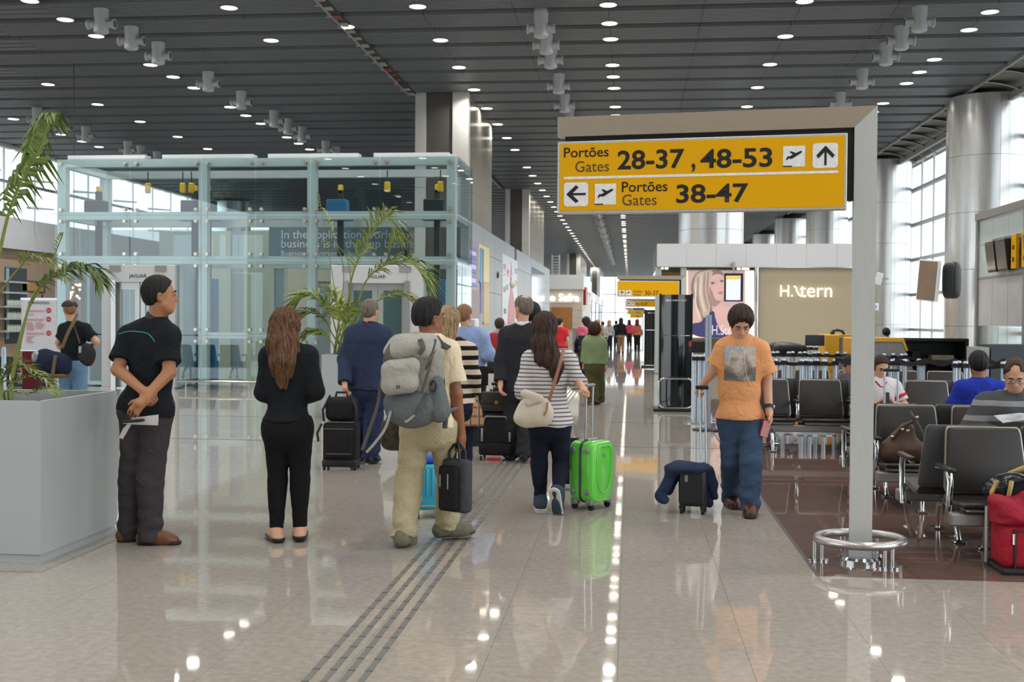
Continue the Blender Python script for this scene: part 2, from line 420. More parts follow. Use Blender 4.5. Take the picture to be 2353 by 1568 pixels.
# ---- grey cross shaped air nozzles under the ceiling
noz_m = mat('nozzle_grey', 'b4b8bb', 0.5, 0.1)
noz_d = mat('nozzle_mouth', '5b5e61', 0.6)
def nozzle(label, group):
    t = thing('ceiling_nozzle', label, 'air nozzle', (0, 0, 0), group=group)
    b = MB(); b.lathe([(0.0001, -0.40), (0.085, -0.40), (0.112, -0.385), (0.116, -0.36), (0.108, -0.20), (0.118, 0.02), (0.118, 0.06)], seg=24); obj('body', b, noz_m, t, smooth=35)
    for s in (-1, 1):
        b = MB(); b.tube([(s * 0.10, 0, -0.25), (s * 0.19, 0, -0.25), (s * 0.195, 0, -0.25), (s * 0.225, 0, -0.25)], [0.062, 0.062, 0.082, 0.082], 18); o = obj('side_spout', b, noz_m, t, smooth=35)
        b = MB(); b.cyl((s * 0.226, 0, -0.25), (s * 0.229, 0, -0.25), 0.06, seg=16); obj('spout_mouth', b, noz_d, o)
    return t
nrows = {
    'left nozzle row': (-9.62, [19.8, 21.05, 22.3, 25.05, 27.25, 29.85, 31.1, 32.45, 35.05, 36.3]),
    'far left nozzle row': (-16.0, [29.2, 30.6, 31.95, 34.75, 35.7, 37.0]),
    'middle nozzle row': (-1.67, [20.7, 21.97, 23.25, 25.85, 28.2, 30.2, 31.5, 32.7] + [35.2 + 5.0 * (k // 3) + 1.22 * (k % 3) for k in range(45)]),
    'right nozzle row': (5.05, [20.8, 22.15, 23.45, 25.8, 28.4, 30.6]),
}
np0 = None
for w, (x, ys) in nrows.items():
    grp = 'ceiling nozzles, ' + w
    for i_, y in enumerate(ys):
        lab = (f'{nth(i_)} grey ceiling nozzle from the near end of the ' + w) if nth(i_) else 'tiny far grey ceiling nozzle at the end of the ' + w
        if np0 is None: np0 = nozzle(lab, grp); c = np0
        else: c = dup(np0, label=lab); c['group'] = grp
        c.location = (x, y, CZ + 0.01); c.scale = (1.15, 1.15, 1.12)
# ================================================================== WALLS, WINDOWS, PILLARS
mull = mat('window_mullion', 'd3d8da', 0.45, 0.1); mull_d = mat('window_beam', 'b4babd', 0.45, 0.1)
win_glass = glass_mat('window_glass', (0.97, 0.99, 1.0), 0.01)
XW = 9.75
def glazing(name, x, y0, y1, z0, z1, dy, zs, beam=0.07):
    r = None
    b = MB(); b.box(x - 0.06, x + 0.06, y0, y1, z0 - 0.10, z0); b.box(x - 0.06, x + 0.06, y0, y1, z1, z1 + 0.12)
    r = struct(name, b, mull)
    n = int(round((y1 - y0) / dy)); d = (y1 - y0) / n
    for k in range(n + 1):
        b = MB(); b.box(x - 0.03, x + 0.03, y0 + k * d - 0.022, y0 + k * d + 0.022, z0, z1); obj('mullion', b, mull, r)
    for z in zs:
        b = MB(); b.box(x - beam, x + beam * 0.3, y0, y1, z - 0.05, z + 0.05); obj('transom', b, mull_d, r)
    for k in range(n):
        b = MB(); b.box(x + 0.035, x + 0.045, y0 + k * d + 0.03, y0 + (k + 1) * d - 0.03, z0, z1); obj('window_pane', b, win_glass, r)
    return r
glazing('window_1', XW, 14.0, 62.0, 0.1, 6.95, 1.5, [1.2, 2.4, 3.6, 4.8, 6.0], 0.12)
glazing('window_2', XW, 62.0, 146.0, 0.1, 6.95, 7.0, [2.4, 4.8])
b = MB(); b.box(-21, 10.4, -16.4, -16.0, 0, CZ); struct('added_rear_wall', b, grey_paint)  # unseen wall added behind the camera to hold back sky light
# end wall: glazed
b = MB()
for x in range(-20, 11, 3): b.box(x - .06, x + .06, 150, 150.2, 0, CZ)
for z in (2.4, 4.8): b.box(-20, 10, 150, 150.15, z - .06, z + .06)
wend = struct('window_3', b, mull)
b = MB(); b.box(-20, 10, 150.05, 150.07, 0, CZ); obj('window_pane', b, win_glass, wend)

# round metal clad columns along the right windows
def clad(name):
    t = NT(name); v = t.coord(); mp = t.add('ShaderNodeMapping'); mp.inputs['Scale'].default_value = (30, 30, 0.4); t.link(v, mp.inputs[0])
    nz = t.add('ShaderNodeTexNoise', Scale=2.0, Detail=3.0); t.link(mp.outputs[0], nz.inputs['Vector'])
    t.link(t.ramp(nz.outputs[0], [(0.3, srgb('c6c5c2')), (0.7, srgb('d6d6d5'))]), t.b.inputs['Base Color'])
    t.b.inputs['Metallic'].default_value = 0.8; t.b.inputs['Roughness'].default_value = 0.26
    MATS[name] = t.m; return t.m
clad_m = clad('column_cladding'); joint_m = mat('cladding_joint', '6f7072', 0.6)
def column(name, label, loc, r, top=6.95):
    t = thing(name, label, 'column', loc)
    zz = [0, 1.37, 2.74, 4.11, 5.48, top]
    for k in range(5):
        for q in range(4):
            a0 = q * PI / 2 + 0.1; n = 12; b = MB()
            ring = lambda rr, z: [(rr * math.cos(a0 + 0.004 + (PI / 2 - 0.008) * i / (n)), rr * math.sin(a0 + 0.004 + (PI / 2 - 0.008) * i / (n)), z) for i in range(n + 1)]
            b.loft([ring(r - .03, zz[k] + 0.004), ring(r, zz[k] + 0.004), ring(r, zz[k + 1] - 0.004), ring(r - .03, zz[k + 1] - 0.004)], closed=False)
            obj('cladding_panel', b, clad_m, t, smooth=50, fix=False)
    b = MB(); b.lathe([(r - 0.012, 0), (r - 0.012, top - 0.02)], seg=40); obj('core', b, joint_m, t, smooth=50)
    b = MB(); b.lathe([(r * .55, top - 0.02), (r * .55, CZ + 0.1)], seg=24); obj('neck', b, ceil_dark, t, smooth=50)
    return t
ordn = ['nearest and widest of the shiny round metal columns by the right windows', 'second shiny round metal column along the right windows, just right of the sign post',
        'third shiny round metal column, its shaft directly left of the sign post', 'fourth shiny round metal column seen above the white shop fascia', 'fifth shiny round metal column seen above the white shop fascia', 'sixth and smallest visible round metal column above the white shop fascia']
for k in range(6): column('round_column', ordn[k], (8.62, 28.9 + 11.2 * k, 0), 0.9)
column('round_column', 'wide round beige metal column rising behind the white fascia of the jewellery shop', (2.35, 34.0, 0), 0.95, 7.0)
# curved sunshade fins between ceiling and window
fin_m = mat('sunshade_fin', '9b9c9b', 0.5, 0.2); fin_d = mat('fin_bracket', '6b6a66', 0.6)
soff = MB(); soff.box(8.06, 10.2, 14, 60, CZ + 0.02, CZ + 0.10); sf = struct('trim_3', soff, fin_d)
b = MB(); b.box(8.05, 8.10, 14, 60, CZ - 0.06, CZ + .05); obj('edge_rail', b, fin_m, sf)
b = MB(); b.box(8.9, 9.0, 14, 60, CZ - 0.30, CZ - 0.12); obj('edge_beam', b, fin_m, sf)
for k in range(34):
    y = 15.0 + k * 1.225; b = MB()
    rings = []
    for i in range(6):
        a = i / 5; x = 8.06 + 1.25 * a; z = CZ - 0.02 - 0.42 * a * a
        rings.append([(x, y, z), (x, y + 0.50, z + 0.16), (x, y + 0.52, z + 0.15), (x, y + 0.02, z - 0.02)])
    b.loft(rings); obj('sunshade_fin', b, fin_m, sf, smooth=40)

# left side: shop band, white fascia, clerestory windows
shop_beige = mat('shop_front_beige', 'b39f8c', 0.5, 0, 0.04, 4); fascia_w = mat('fascia_white', 'd5d9de', 0.4, 0, 0.02, 3)
XL = -20.2
b = MB(); b.box(XL - 0.3, XL, 10, 70, 0, 3.62); wall_left = struct('wall_left', b, shop_beige)
b = MB(); b.box(XL - 0.3, XL + 0.25, 10, 70, 3.64, 4.62); struct('trim_4', b, fascia_w)
glazing('window_4', XL - .1, 10, 58, 4.7, 6.95, 1.95, [5.85], 0.05)
for k in range(9):
    y = 33.0 + k * 3.2; b = MB(); b.tube([(XL, y, 5.1), (XL + 1.0, y - .1, 5.02)], [0.05, 0.03], 8); b.tube([(XL, y, 6.0), (XL + 1.0, y - .1, 5.92)], [0.05, 0.03], 8)
    struct('trim_5', b, mull_d)
column('round_column', 'white lit round column by the clerestory windows, seen through the glass lift tower', (-19.0, 52.5, 0), 0.9)
b = MB(); b.box(-45, XL, 70, 72, 0, CZ); b.box(-21, -13, 70, 70.3, 0, 6.0); struct('wall_back', b, grey_paint)

# square pillars along the left of the concourse
pil_l = mat('pillar_pale', 'c5c4c0', 0.45, 0.1, 0.02, 4)
pil_dk = mat('pillar_dark_band', '55524e', 0.45, 0.1, 0.03, 4)
pil_s = mat('pillar_side_metal', 'cfc8ba', 0.22, 0.8, 0.04, 12, 0.05, 4, stretch=(6, 6, 0.5))
def pillar(label, x0, x1, y0, y1):
    t = thing('square_pillar', label, 'pillar', (0, 0, 0)); w = x1 - x0
    b = MB(); b.box(x0 + 0.05, x1 - 0.05, y0 + 0.06, y1, 0, CZ + 0.1); obj('core', b, pil_dk, t)
    for q, (a, c) in enumerate(((x0, x0 + 0.20 * w), (x1 - 0.30 * w, x1))):
        for z in range(3):
            b = MB(); b.box(a, c, y0, y0 + 0.3, z * 2.36 + 0.005, (z + 1) * 2.36 - 0.005); obj('front_panel', b, pil_l, t)
    for z in range(3):
        n = 4
        for k in range(n):
            ya, yb = y0 + 0.3 + (y1 - y0 - 0.3) * k / n, y0 + 0.3 + (y1 - y0 - 0.3) * (k + 1) / n
            b = MB(); b.box(x1 - 0.04, x1, ya + 0.003, yb - 0.003, z * 2.36 + 0.005, (z + 1) * 2.36 - 0.005); obj('side_panel', b, pil_s, t)
    return t
def px_at(px, y): return AY(px, 500, y).x
pillar('big square pillar with a dark grey middle band beside the glass lift tower', px_at(953, 27.8), px_at(1075, 27.8), 27.8, 32.6)
pillar('second square pillar with a dark band, standing behind the grey storefront wall', px_at(1161, 48.6), px_at(1216, 48.6), 48.6, 57.0)
pillar('third small square pillar beside the ladder above the bank front', px_at(1303, 96), px_at(1334, 96), 96, 110)
pillar('fourth square pillar farthest down the concourse on the left', px_at(1357, 120), px_at(1380, 120), 120, 134)

# grey storefront wall on the left of the concourse
wall_g = mat('storefront_grey', '9aa0a4', 0.35, 0.3, 0.03, 3); wall_g2 = mat('storefront_grey_low', 'a3a5a6', 0.4, 0.2, 0.04, 5)
XS = -3.92
sw = None
b = MB(); b.box(XS - 0.4, XS - 0.03, 27.3, 55, 0, 3.85); sw = struct('wall_storefront', b, mat('wall_gap_dark', '38393a', 0.6))
ys = [27.3, 30.0, 32.6, 35.2, 38.2, 38.9, 41.6, 44.5, 48.0, 51.5, 55.0]
for k in range(len(ys) - 1):
    if k == 4: continue
    y0, y1 = ys[k], ys[k + 1]
    b = MB(); b.box(XS - 0.03, XS, y0 + .01, y1 - .01, 3.22, 3.88); obj('fascia_panel', b, wall_g, sw)
    b = MB(); b.box(XS - 0.03, XS - 0.002, y0 + .01, y1 - .01, 0.0, 2.2); obj('wall_panel', b, wall_g2, sw)
    b = MB(); b.box(XS - 0.03, XS - 0.002, y0 + .01, y1 - .01, 2.21, 3.21); obj('wall_panel', b, wall_g2, sw)
# shopfront box behind the glass lift tower
back_m = mat('back_shop_beige', 'b7b2a2', 0.5, 0, 0.02, 3); dusk = mat('dusk_grey_wall', '878f92', 0.5, 0, .03, 3)
b = MB(); b.box(-14.2, -4.6, 33.0, 38.0, 0, 4.05); bs = struct('wall_shops', b, dusk)
for x in (-12.9, -11.55, -10.3, -6.5, -5.5):
    b = MB(); b.box(x, x + 0.95, 32.94, 33.0, 0, 4.05); obj('wall_panel', b, back_m, bs)
b = MB(); b.box(-10.3, -4.7, 32.95, 33.0, 2.55, 2.9); obj('light_shelf', b, back_m, bs)
poster_t = mat('poster_slate', '6a7680', 0.5); poster_l = mat('poster_lettering', 'd5dbde', 0.5)
pt = thing('slogan_poster', 'slate grey slogan poster with white lettering behind the glass lift tower', 'poster', (0, 0, 0))
pa, pb = AY(618, 518, 32.9), AY(930, 592, 32.9)
b = MB(); b.box(pa.x, pb.x, 32.90, 32.935, pb.z - 0.05, pa.z + .05); obj('board', b, poster_t, pt)
sc_ = 32.9 / FPX
for i, s_ in enumerate(('In the application world, every', 'business is in the app business.')):
    p = AY(645, 548 + i * 21, 32.89); text(s_, 22 * sc_ * 1.28, face_cam((p.x, 32.89, p.z)), poster_l, pt)
p = AY(645, 588, 32.89); text('Business, reworked in business', 14 * sc_ * 1.25, face_cam((p.x, 32.89, p.z)), poster_l, pt)

# bank front with stone cladding, farther along
stone = mat('travertine', 'cdc3b4', 0.45, 0, 0.06, 3, stretch=(1, 1, 8)); wood = mat('warm_wood_panel', 'a9763f', 0.45, 0, 0.1, 3)
YB = 63.0
xa, xb = px_at(1246, YB), px_at(1340, YB)
b = MB(); b.box(xa, xb, YB, 76, 0, 3.92); bw = struct('wall_bank', b, stone)
zf = AY(1300, 665, YB).z
b = MB(); b.box(xa, xb + .06, YB - 0.12, YB, zf, 3.95); b.box(xb, xb + .06, YB, 76, zf, 3.95); obj('white_fascia', b, white_m, bw)
for i in range(8):
    for j in range(2):
        x0 = xa + (xb - xa) * j / 2; z0 = i * zf / 8
        b = MB(); b.box(x0 + .006, x0 + (xb - xa) / 2 - .006, YB - .03, YB, z0 + .006, z0 + zf / 8 - .006); obj('stone_slab', b, stone, bw)
nk = AY(1266, 706, YB); nk2 = AY(1315, 757, YB)
b = MB(); b.box(nk.x, nk2.x, YB - .06, YB - .02, nk2.z, nk.z); obj('wood_panel', b, wood, bw)
bsig = thing('bank_sign', 'white glowing bank name lettering on the stone front', 'sign', (0, 0, 0))
wlit = emit('white_letter_glow', 'ffffff', 1.7)
p = AY(1246, 692, YB - 0.1); text('Banco Safra', 18 * YB / FPX * 1.35, face_cam((p.x - 0.72, YB - .12, p.z)), wlit, bsig, bold=0.006, ext=0.02)
p = AY(1270, 700, YB - .1); text('PRIVATE BANKING', 5 * YB / FPX * 1.2, face_cam((p.x, YB - .1, p.z)), mat('gold_letter', 'b0a060', .4), bsig)
b = MB(); b.box(px_at(1318, 60), px_at(1336, 60), 60, 60.5, 0, 1.0); dk = tag(obj('service_desk', b, mat('desk_grey', '8a8a88', .5)), 'small grey service desk in front of the bank front', 'desk')
# glazed shop fronts still farther along on the left
shp_w = mat('shop_white', 'd4d6d6', 0.4); shp_g = glass_mat('shop_glass', (0.75, 0.8, 0.8), 0.1)
y = 78.0; tones = ['c7cfc4', 'd9d9d9', 'b9b0a6', 'd3d6da', 'a8a39a']
for k in range(5):
    b = MB(); b.box(-4.2, -2.95, y, y + 9.5, 2.9, 3.6); b.box(-4.2, -2.95, y, y + .35, 0, 2.9); b.box(-4.2, -4.0, y, y + 9.5, 0, 2.9)
    w = struct('wall_shop_front', b, mat('shop_tone_' + 'abcde'[k], tones[k], 0.4))
    b = MB(); b.box(-3.02, -3.0, y + .35, y + 9.5, 0, 2.9); obj('shop_pane', b, shp_g, w); y += 10
red_m = mat('signal_red', 'c0303a', 0.4); grn_m = mat('lime_sign', '8fb84a', 0.4)
q = AX(1350, 681, -2.48); b = MB(); b.box(-2.60, -2.50, 64.2, 66.4, 2.3, 3.3); tag(obj('blade_sign', b, red_m), 'small red blade sign on the side wall of the bank', 'sign')
b = MB(); b.box(-2.95, -2.85, 81, 83, 2.0, 2.6); tag(obj('shop_sign', b, grn_m), 'small lime green sign on a far shop front', 'sign')
# ladder left standing above the storefront
ld = thing('ladder', 'pale metal ladder standing beside the third square pillar above the bank', 'ladder', (0, 0, 0))
la, lb = AY(1269, 586, 74), AY(1285, 631, 74)
for x in (la.x, lb.x): b = MB(); b.box(x - .05, x + .05, 73.9, 74, 3.9, la.z); obj('stile', b, grey_paint, ld)
for k in range(9): z = 4.1 + (la.z - 4.2) * k / 8; b = MB(); b.box(la.x, lb.x, 73.93, 73.97, z - .025, z + .025); obj('rung', b, grey_paint, ld)

# ================================================================== GLASS LIFT TOWER
gl = glass_mat('tower_glass', (0.86, 0.935, 0.94), 0.035)
gl_edge = mat('glass_edge_green', '6f9a95', 0.15)
frame_m = mat('tower_frame_grey', 'c9cfcf', 0.35, 0.35, 0.03, 4); bolt_m = mat('bolt_steel', 'c9c2b4', 0.25, 0.8)
YT = 22.3
tower = thing('glass_lift_tower', 'large glass lift tower with grey steel frame and bolted panes left of centre', 'tower', (0, YT, 0))
xs = [AY(p, 480, YT).x for p in (140, 465, 715, 1036)]
zs = [AY(600, p, YT).z for p in (378, 495, 598, 772)]
XB0, XB1, YD = xs[0] - 0.1, xs[-1] + 0.1, 2.1
zs[0] = AY(600, 372, YT).z
def TB(name, x0, x1, y0, y1, z0, z1, m, par=tower, r=0.0):
    b = MB()
    if r: b.rbox(x0, x1, y0, y1, z0, z1, r, 1)
    else: b.box(x0, x1, y0, y1, z0, z1)
    return obj(name, b, m, par)
for i, x in enumerate(xs):
    TB('post', x - 0.09, x + 0.09, 0.02, 0.20, 0, zs[0], frame_m)
    if i in (0, 3): TB('post', x - 0.09, x + 0.09, YD - .2, YD - 0.02, 0, zs[0], frame_m)
for z in zs[:3]: TB('beam', XB0, XB1, 0.03, 0.19, z - 0.08, z + 0.08, frame_m); TB('beam', XB0, XB1, YD - .19, YD - 0.03, z - 0.08, z + 0.08, frame_m)
for x in (XB0 + .1, XB1 - .1):
    for z in zs[:3]: TB('beam', x - .08, x + .08, 0.2, YD - .2, z - 0.08, z + 0.08, frame_m)
for a, c in ((0, 1), (1, 2), (2, 3)):
    if a == 1: TB('beam', xs[a], xs[c], 0.03, 0.19, zs[3] - 0.06, zs[3] + 0.06, frame_m)
# parapet boxes on top
for p0, p1 in ((150, 328), (368, 577), (612, 820), (856, 1030)):
    x0, x1 = AY(p0, 355, YT).x, AY(p1, 355, YT).x
    TB('parapet_panel', x0, x1, 0.1, 0.4, zs[0] + .08, AY(600, 352, YT).z, white_m)
TB('parapet_panel', XB1 - .25, XB1 - .05, 0.4, YD, zs[0] + .08, AY(600, 352, YT).z, white_m)
# panes
cells_x = [(xs[0] - .1, (xs[0] + xs[1]) / 2), ((xs[0] + xs[1]) / 2, xs[1]), (xs[1], (xs[1] + xs[2]) / 2), ((xs[1] + xs[2]) / 2, xs[2]), (xs[2], (xs[2] + xs[3]) / 2), ((xs[2] + xs[3]) / 2, xs[3] + .1)]
lev = [0.06, zs[3], zs[2], zs[1], zs[0] + .1]
door_px = [(242, 410), (765, 975)]
for i, (x0, x1) in enumerate(cells_x):
    for k in range(4):
        z0, z1 = lev[k], lev[k + 1]
        if i in (0, 1, 4, 5) and k < 1: continue
        if i in (0, 1, 4, 5) and k == 1: z0 = lev[1] if i in (1, 4) else lev[1]
        b = MB(); b.box(x0 + .012, x1 - .012, -0.06, -0.045, z0 + .012, z1 - .012)
        o = obj('glass_pane', b, gl, tower)
    for k in range(1, 5):
        for xx in (x0 + .12, x1 - .12):
            for dz in (-.12, .12):
                if k == 4 and dz > 0: continue
                b = MB(); b.cyl((xx, -0.075, lev[k] + dz), (xx, 0.03, lev[k] + dz), 0.035, seg=10); obj('pane_bolt', b, bolt_m, tower, smooth=40)
dl = [(AY(p0, 700, YT).x, AY(p1, 700, YT).x) for p0, p1 in door_px]
for x0, x1 in ((xs[0] - .1, dl[0][0]), (dl[0][1], xs[1]), (xs[2], dl[1][0]), (dl[1][1], xs[3] + .1)):
    if x1 - x0 > .15:
        b = MB(); b.box(x0 + .012, x1 - .012, -0.06, -0.045, .06, zs[3] - .012); obj('glass_pane', b, gl, tower)
for x in (XB0 - 0.03, XB1 + 0.03):
    for k in range(4):
        for y0, y1 in ((0.0, YD / 2), (YD / 2, YD)):
            b = MB(); b.box(x - .008, x + .008, y0 + .012, y1 - .012, lev[k] + .012, lev[k + 1] - .012); obj('glass_pane', b, gl, tower)
for i in (1, 2, 4):
    x0, x1 = cells_x[i]
    for k in range(4): b = MB(); b.box(x0 + .012, x1 - .012, YD + .04, YD + .055, lev[k] + .012, lev[k + 1] - .012); obj('glass_pane', b, gl, tower)
# rail along the foot of the glass
rl = thing('foot_rail', 'low chrome kick rail along the foot of the glass lift tower', 'rail', (0, YT, 0))
b = MB(); b.tube([(dl[0][1] + .1, -0.35, 0.17), (dl[1][0] - .1, -0.35, 0.17)], 0.025, 8); obj('bar', b, chrome, rl, smooth=50)
for x in np.linspace(dl[0][1] + .3, dl[1][0] - .3, 3): b = MB(); b.cyl((x, -0.35, 0), (x, -.35, .17), 0.018, seg=8); obj('support', b, chrome, rl, smooth=50)
# lift portals with doors
port_m = mat('portal_white', 'c6cacb', 0.4, 0.05, 0.02, 4); door_f = mat('lift_door_frame', 'b5b9b6', 0.3, 0.5); door_g = glass_mat('door_glass', (0.72, 0.84, 0.82), 0.12)
def portal(label, x0, x1):
    t = thing('lift_portal', label, 'lift door', ((x0 + x1) / 2, YT - 0.08, 0)); w = (x1 - x0) / 2; H_ = 2.52; z1 = 2.16; dw = w * 0.66
    for s in (-1, 1):
        b = MB(); b.rbox(min(s * dw, s * w), max(s * dw, s * w), -0.10, 0.35, 0, H_, 0.01, 1); obj('jamb', b, port_m, t)
        b = MB(); b.box(s * dw - .05, s * dw + .05, -0.13, -0.09, 0, z1 + .05); obj('frame_trim', b, steel, t)
        a, c = (0.01, dw - .02) if s > 0 else (-dw + .02, -0.01)
        lf = MB()
        for (p, q, r_, u) in ((a, a + .10, 0.02, z1), (c - .10, c, 0.02, z1), (a + .10, c - .10, 0.02, .16), (a + .10, c - .10, z1 - .14, z1)): lf.box(p, q, 0.0, 0.05, r_, u)
        d = obj('door', lf, door_f, t)
        b = MB(); b.box(a + .1, c - .1, 0.02, 0.03, 0.16, z1 - .14); obj('door_pane', b, door_g, d)
    b = MB(); b.rbox(-dw, dw, -0.10, 0.35, z1, H_, 0.01, 1); obj('lintel', b, port_m, t)
    for s in (-1, 1): b = MB(); b.box(s * w * .62 - .12, s * w * .62 + .12, -0.115, -0.098, H_ - .14, H_ - .01); obj('lintel_bracket', b, mat('bracket_grey', '8f9290', .5), t)
    b = MB(); b.box(-w, w, -.1, .3, 0, .02); obj('sill', b, steel, t)
    text('JAGUAR', 0.10, face_cam((0.0, -0.104, z1 + .10)), dark_rubber, t, align='CENTER')
    return t
portal('white left lift portal with glass doors behind the man in the black polo', *dl[0])
portal('white right lift portal with glass doors behind the second palm', *dl[1])
# shaft gear inside
blue_m = mat('shaft_blue_steel', '2f6c96', 0.45, 0.2); yel = mat('safety_yellow', 'e2b21c', 0.5); gear = mat('gear_dark', '2f3335', 0.5, 0.3)
for n, px in enumerate((232, 452, 482, 785, 1006)):
    x = AY(px, 600, YT + 1.6).x
    t = thing('lift_guide_rail', ['blue lift guide rail inside the far left bay of the glass tower', 'blue lift guide rail just left of the second tower post', 'blue lift guide rail just right of the second tower post', 'blue lift guide rail inside the third bay of the glass tower', 'blue lift guide rail with a dark motor in the right corner of the glass tower'][n], 'rail', (x, YT + 1.5, 0))
    b = MB(); b.box(-0.06, 0.06, -0.05, 0.05, 0, 4.2); obj('rail', b, gear, t)
    b = MB(); b.rbox(0.06, 0.20, -0.12, 0.12, 0, 2.3 if n != 3 else 0.9, .01, 1); obj('blue_channel', b, blue_m, t)
    b = MB(); b.rbox(-0.28, 0.16, -0.14, 0.14, 3.70, 4.0, .02, 1); obj('motor', b, gear if n != 3 else blue_m, t)
    b = MB(); b.rbox(-0.32, 0.24, -0.16, 0.16, 3.55, 3.68, .01, 1); obj('bracket', b, blue_m, t)
    b = MB(); b.rbox(-0.05, 0.05, -0.05, 0.05, 4.12, 4.32, .02, 1); obj('hook_block', b, yel, t)
b = MB()
for k in range(5):
    x = AY((340, 420, 440, 890, 1012)[k], 425, YT + 1).x
    b = MB(); t = thing('lifting_hook', ['yellow lifting hook hanging in the first tower bay', 'yellow lifting hook left of the second tower post', 'yellow lifting hook touching the second tower post', 'yellow lifting hook pair in the third tower bay', 'yellow lifting hook above the motor in the right tower corner'][k], 'hook', (x, YT + 1, 4.22))
    b.rbox(-.06, .06, -.04, .04, -.12, .1, .02, 1); obj('yellow_block', b, yel, t); c = MB(); c.cyl((0, 0, .1), (0, 0, .34), .012, seg=6); obj('chain', c, gear, t)
# lift car standing low in the left shaft
car = thing('lift_car', 'pale lift car standing inside the left bay of the glass tower', 'lift', ((xs[0] + xs[1]) / 2 - .2, YT + 1.2, 0.02))
car_m = mat('lift_car_pale', 'b9cbd0', 0.3, 0.2)
for (a, c, d, e, f, g2, nm) in ((-1.0, 1.0, -.7, .75, 0, .08, 'car_floor'), (-1.0, 1.0, -.7, .75, 2.35, 2.6, 'car_roof'), (-1.0, -.94, -.7, .75, .08, 2.35, 'car_wall'), (.94, 1.0, -.7, .75, .08, 2.35, 'car_wall'), (-.94, .94, .69, .75, .08, 2.35, 'car_wall')):
    b = MB(); b.box(a, c, d, e, f, g2); obj(nm, b, car_m, car)
ARROW_UP = [(-.09, -1), (.13, -1), (.13, .35), (.72, -.28), (.92, 0.02), (0.02, 1), (-.88, .02), (-.68, -.28), (-.09, .35)]
PLANE = [(-.92, -.35), (-.80, -.45), (-.62, -.22), (-.30, -.30), (.05, -.12), (.40, .12), (.78, .34), (.95, .52), (.80, .62), (.55, .52), (.22, .36), (-.30, .58), (-.50, .55), (-.12, .18), (-.48, 0.0), (-.72, .02)]
yellow_s = mat('sign_yellow', 'e3a902', 0.5, 0, 0.01, 2, spec=.2); sign_blk = mat('sign_black', '17181a', 0.5); sign_white = mat('sign_white', 'e9eaec', 0.45); sign_rim = mat('sign_rim', 'c9cac6', 0.35, 0.3)
sign_brown = mat('sign_grey_text', '4c4526', .5); sign_blue = mat('sign_blue', '2c4ba0', 0.45)
frame_st = mat('sign_frame_steel', 'c9bca8', 0.30, 0.7, 0.05, 14, 0.02, 30, stretch=(0.6, 20, 20))
post_st = mat('sign_post_steel', 'd2d6d4', 0.34, 0.45, 0.05, 14, 0.02, 30, stretch=(20, 20, 0.6))
def rrect(x0, x1, z0, z1, r, n=4):
    o = []
    for cx, cz, a in ((x1 - r, z1 - r, 0), (x0 + r, z1 - r, 90), (x0 + r, z0 + r, 180), (x1 - r, z0 + r, 270)):
        for i in range(n + 1): t = math.radians(a + 90 * i / n); o.append((cx + r * math.cos(t), cz + r * math.sin(t)))
    return o
def icon(t, x0, x1, z0, z1, shape, y, rot=0, rad=0.0):
    b = MB(); b.prism(rrect(x0, x1, z0, z1, rad) if rad else [(x0, z0), (x1, z0), (x1, z1), (x0, z1)], y - .002, y); o = obj('pictogram', b, sign_white, t)
    c, s = math.cos(rot), math.sin(rot); cx, cz, k = (x0 + x1) / 2, (z0 + z1) / 2, 0.40 * (x1 - x0)
    b = MB(); b.prism([(cx + k * (c * p - s * q), cz + k * (s * p + c * q)) for p, q in shape], y - .004, y - .0021); obj('arrow' if shape is ARROW_UP else 'aeroplane', b, sign_blk, o)

# ------------------------------------------------------------------ the big gate sign
base = G(1976, 1290); ALPHA = math.radians(8.0)
sg = thing('gate_sign', 'big yellow gate sign hung from a steel frame post, reading 28-37, 48-53', 'sign', base, -ALPHA)
Us = Vector((math.cos(ALPHA), -math.sin(ALPHA), 0)); Ns = Vector((-math.sin(ALPHA), -math.cos(ALPHA), 0))
def SP(px, py, off=0.0):      # local x, z on the sign's own plane, off metres in front of the post's axis
    d = ray(px, py); P0 = Vector(base) + Ns * off; t = (P0 - O3).dot(Ns) / d.dot(Ns); p = O3 + d * t
    return (p - P0).dot(Us), p.z
hw, dp = 0.066, 0.045
zt = SP(1992, 243, dp)[1]; xl = SP(1283, 280, dp)[0]; zb = SP(1300, 303, dp)[1]
bh = SP(1640, 250, dp)[1] - SP(1640, 297, dp)[1]
b = MB(); b.prism([(-hw, 0), (hw, 0), (hw, zt), (-hw, zt - 2 * hw * bh / (2 * hw))], -dp, dp); obj('post', b, post_st, sg)
b = MB(); b.prism([(xl, zt - bh), (-hw, zt - bh), (hw, zt), (xl, zt)], -dp, dp); obj('beam', b, frame_st, sg)
b = MB(); b.box(xl - .004, xl, -dp, dp, zt - bh, zt); obj('end_cap', b, alum, sg)
bx = SP(1300, 300, 0)[0]; bz = SP(1955, 462, 0)[1]
b = MB(); b.box(bx, -hw, -0.012, 0.012, bz, zt - bh); obj('backing_plate', b, sign_blk, sg)
off = 0.10
x0, _ = SP(1281, 400, off); x1, z1 = SP(1948, 309, off); z0 = SP(1948, 484, off)[1]
z0 = (SP(1283, 489, off)[1] + z0) / 2; z1 = (SP(1283, 322, off)[1] + z1) / 2
b = MB(); b.rbox(x0, x1, -off, -0.013, z0, z1, 0.006, 2); obj('sign_box', b, sign_rim, sg)
rim = 0.017; b = MB(); b.box(x0 + rim, x1 - rim, -off - .003, -off + .01, z0 + rim, z1 - rim); obj('yellow_panel', b, yellow_s, sg)
yp = -off - 0.0035
def sfit(body, a, c, top, bot, m=sign_blk, bold=0.0):
    xa, za = SP(a, bot, off); xc, zc = SP(c, top, off); text_fit(body, xa, xc, za, zc, yp - .001, m, sg, bold=bold)
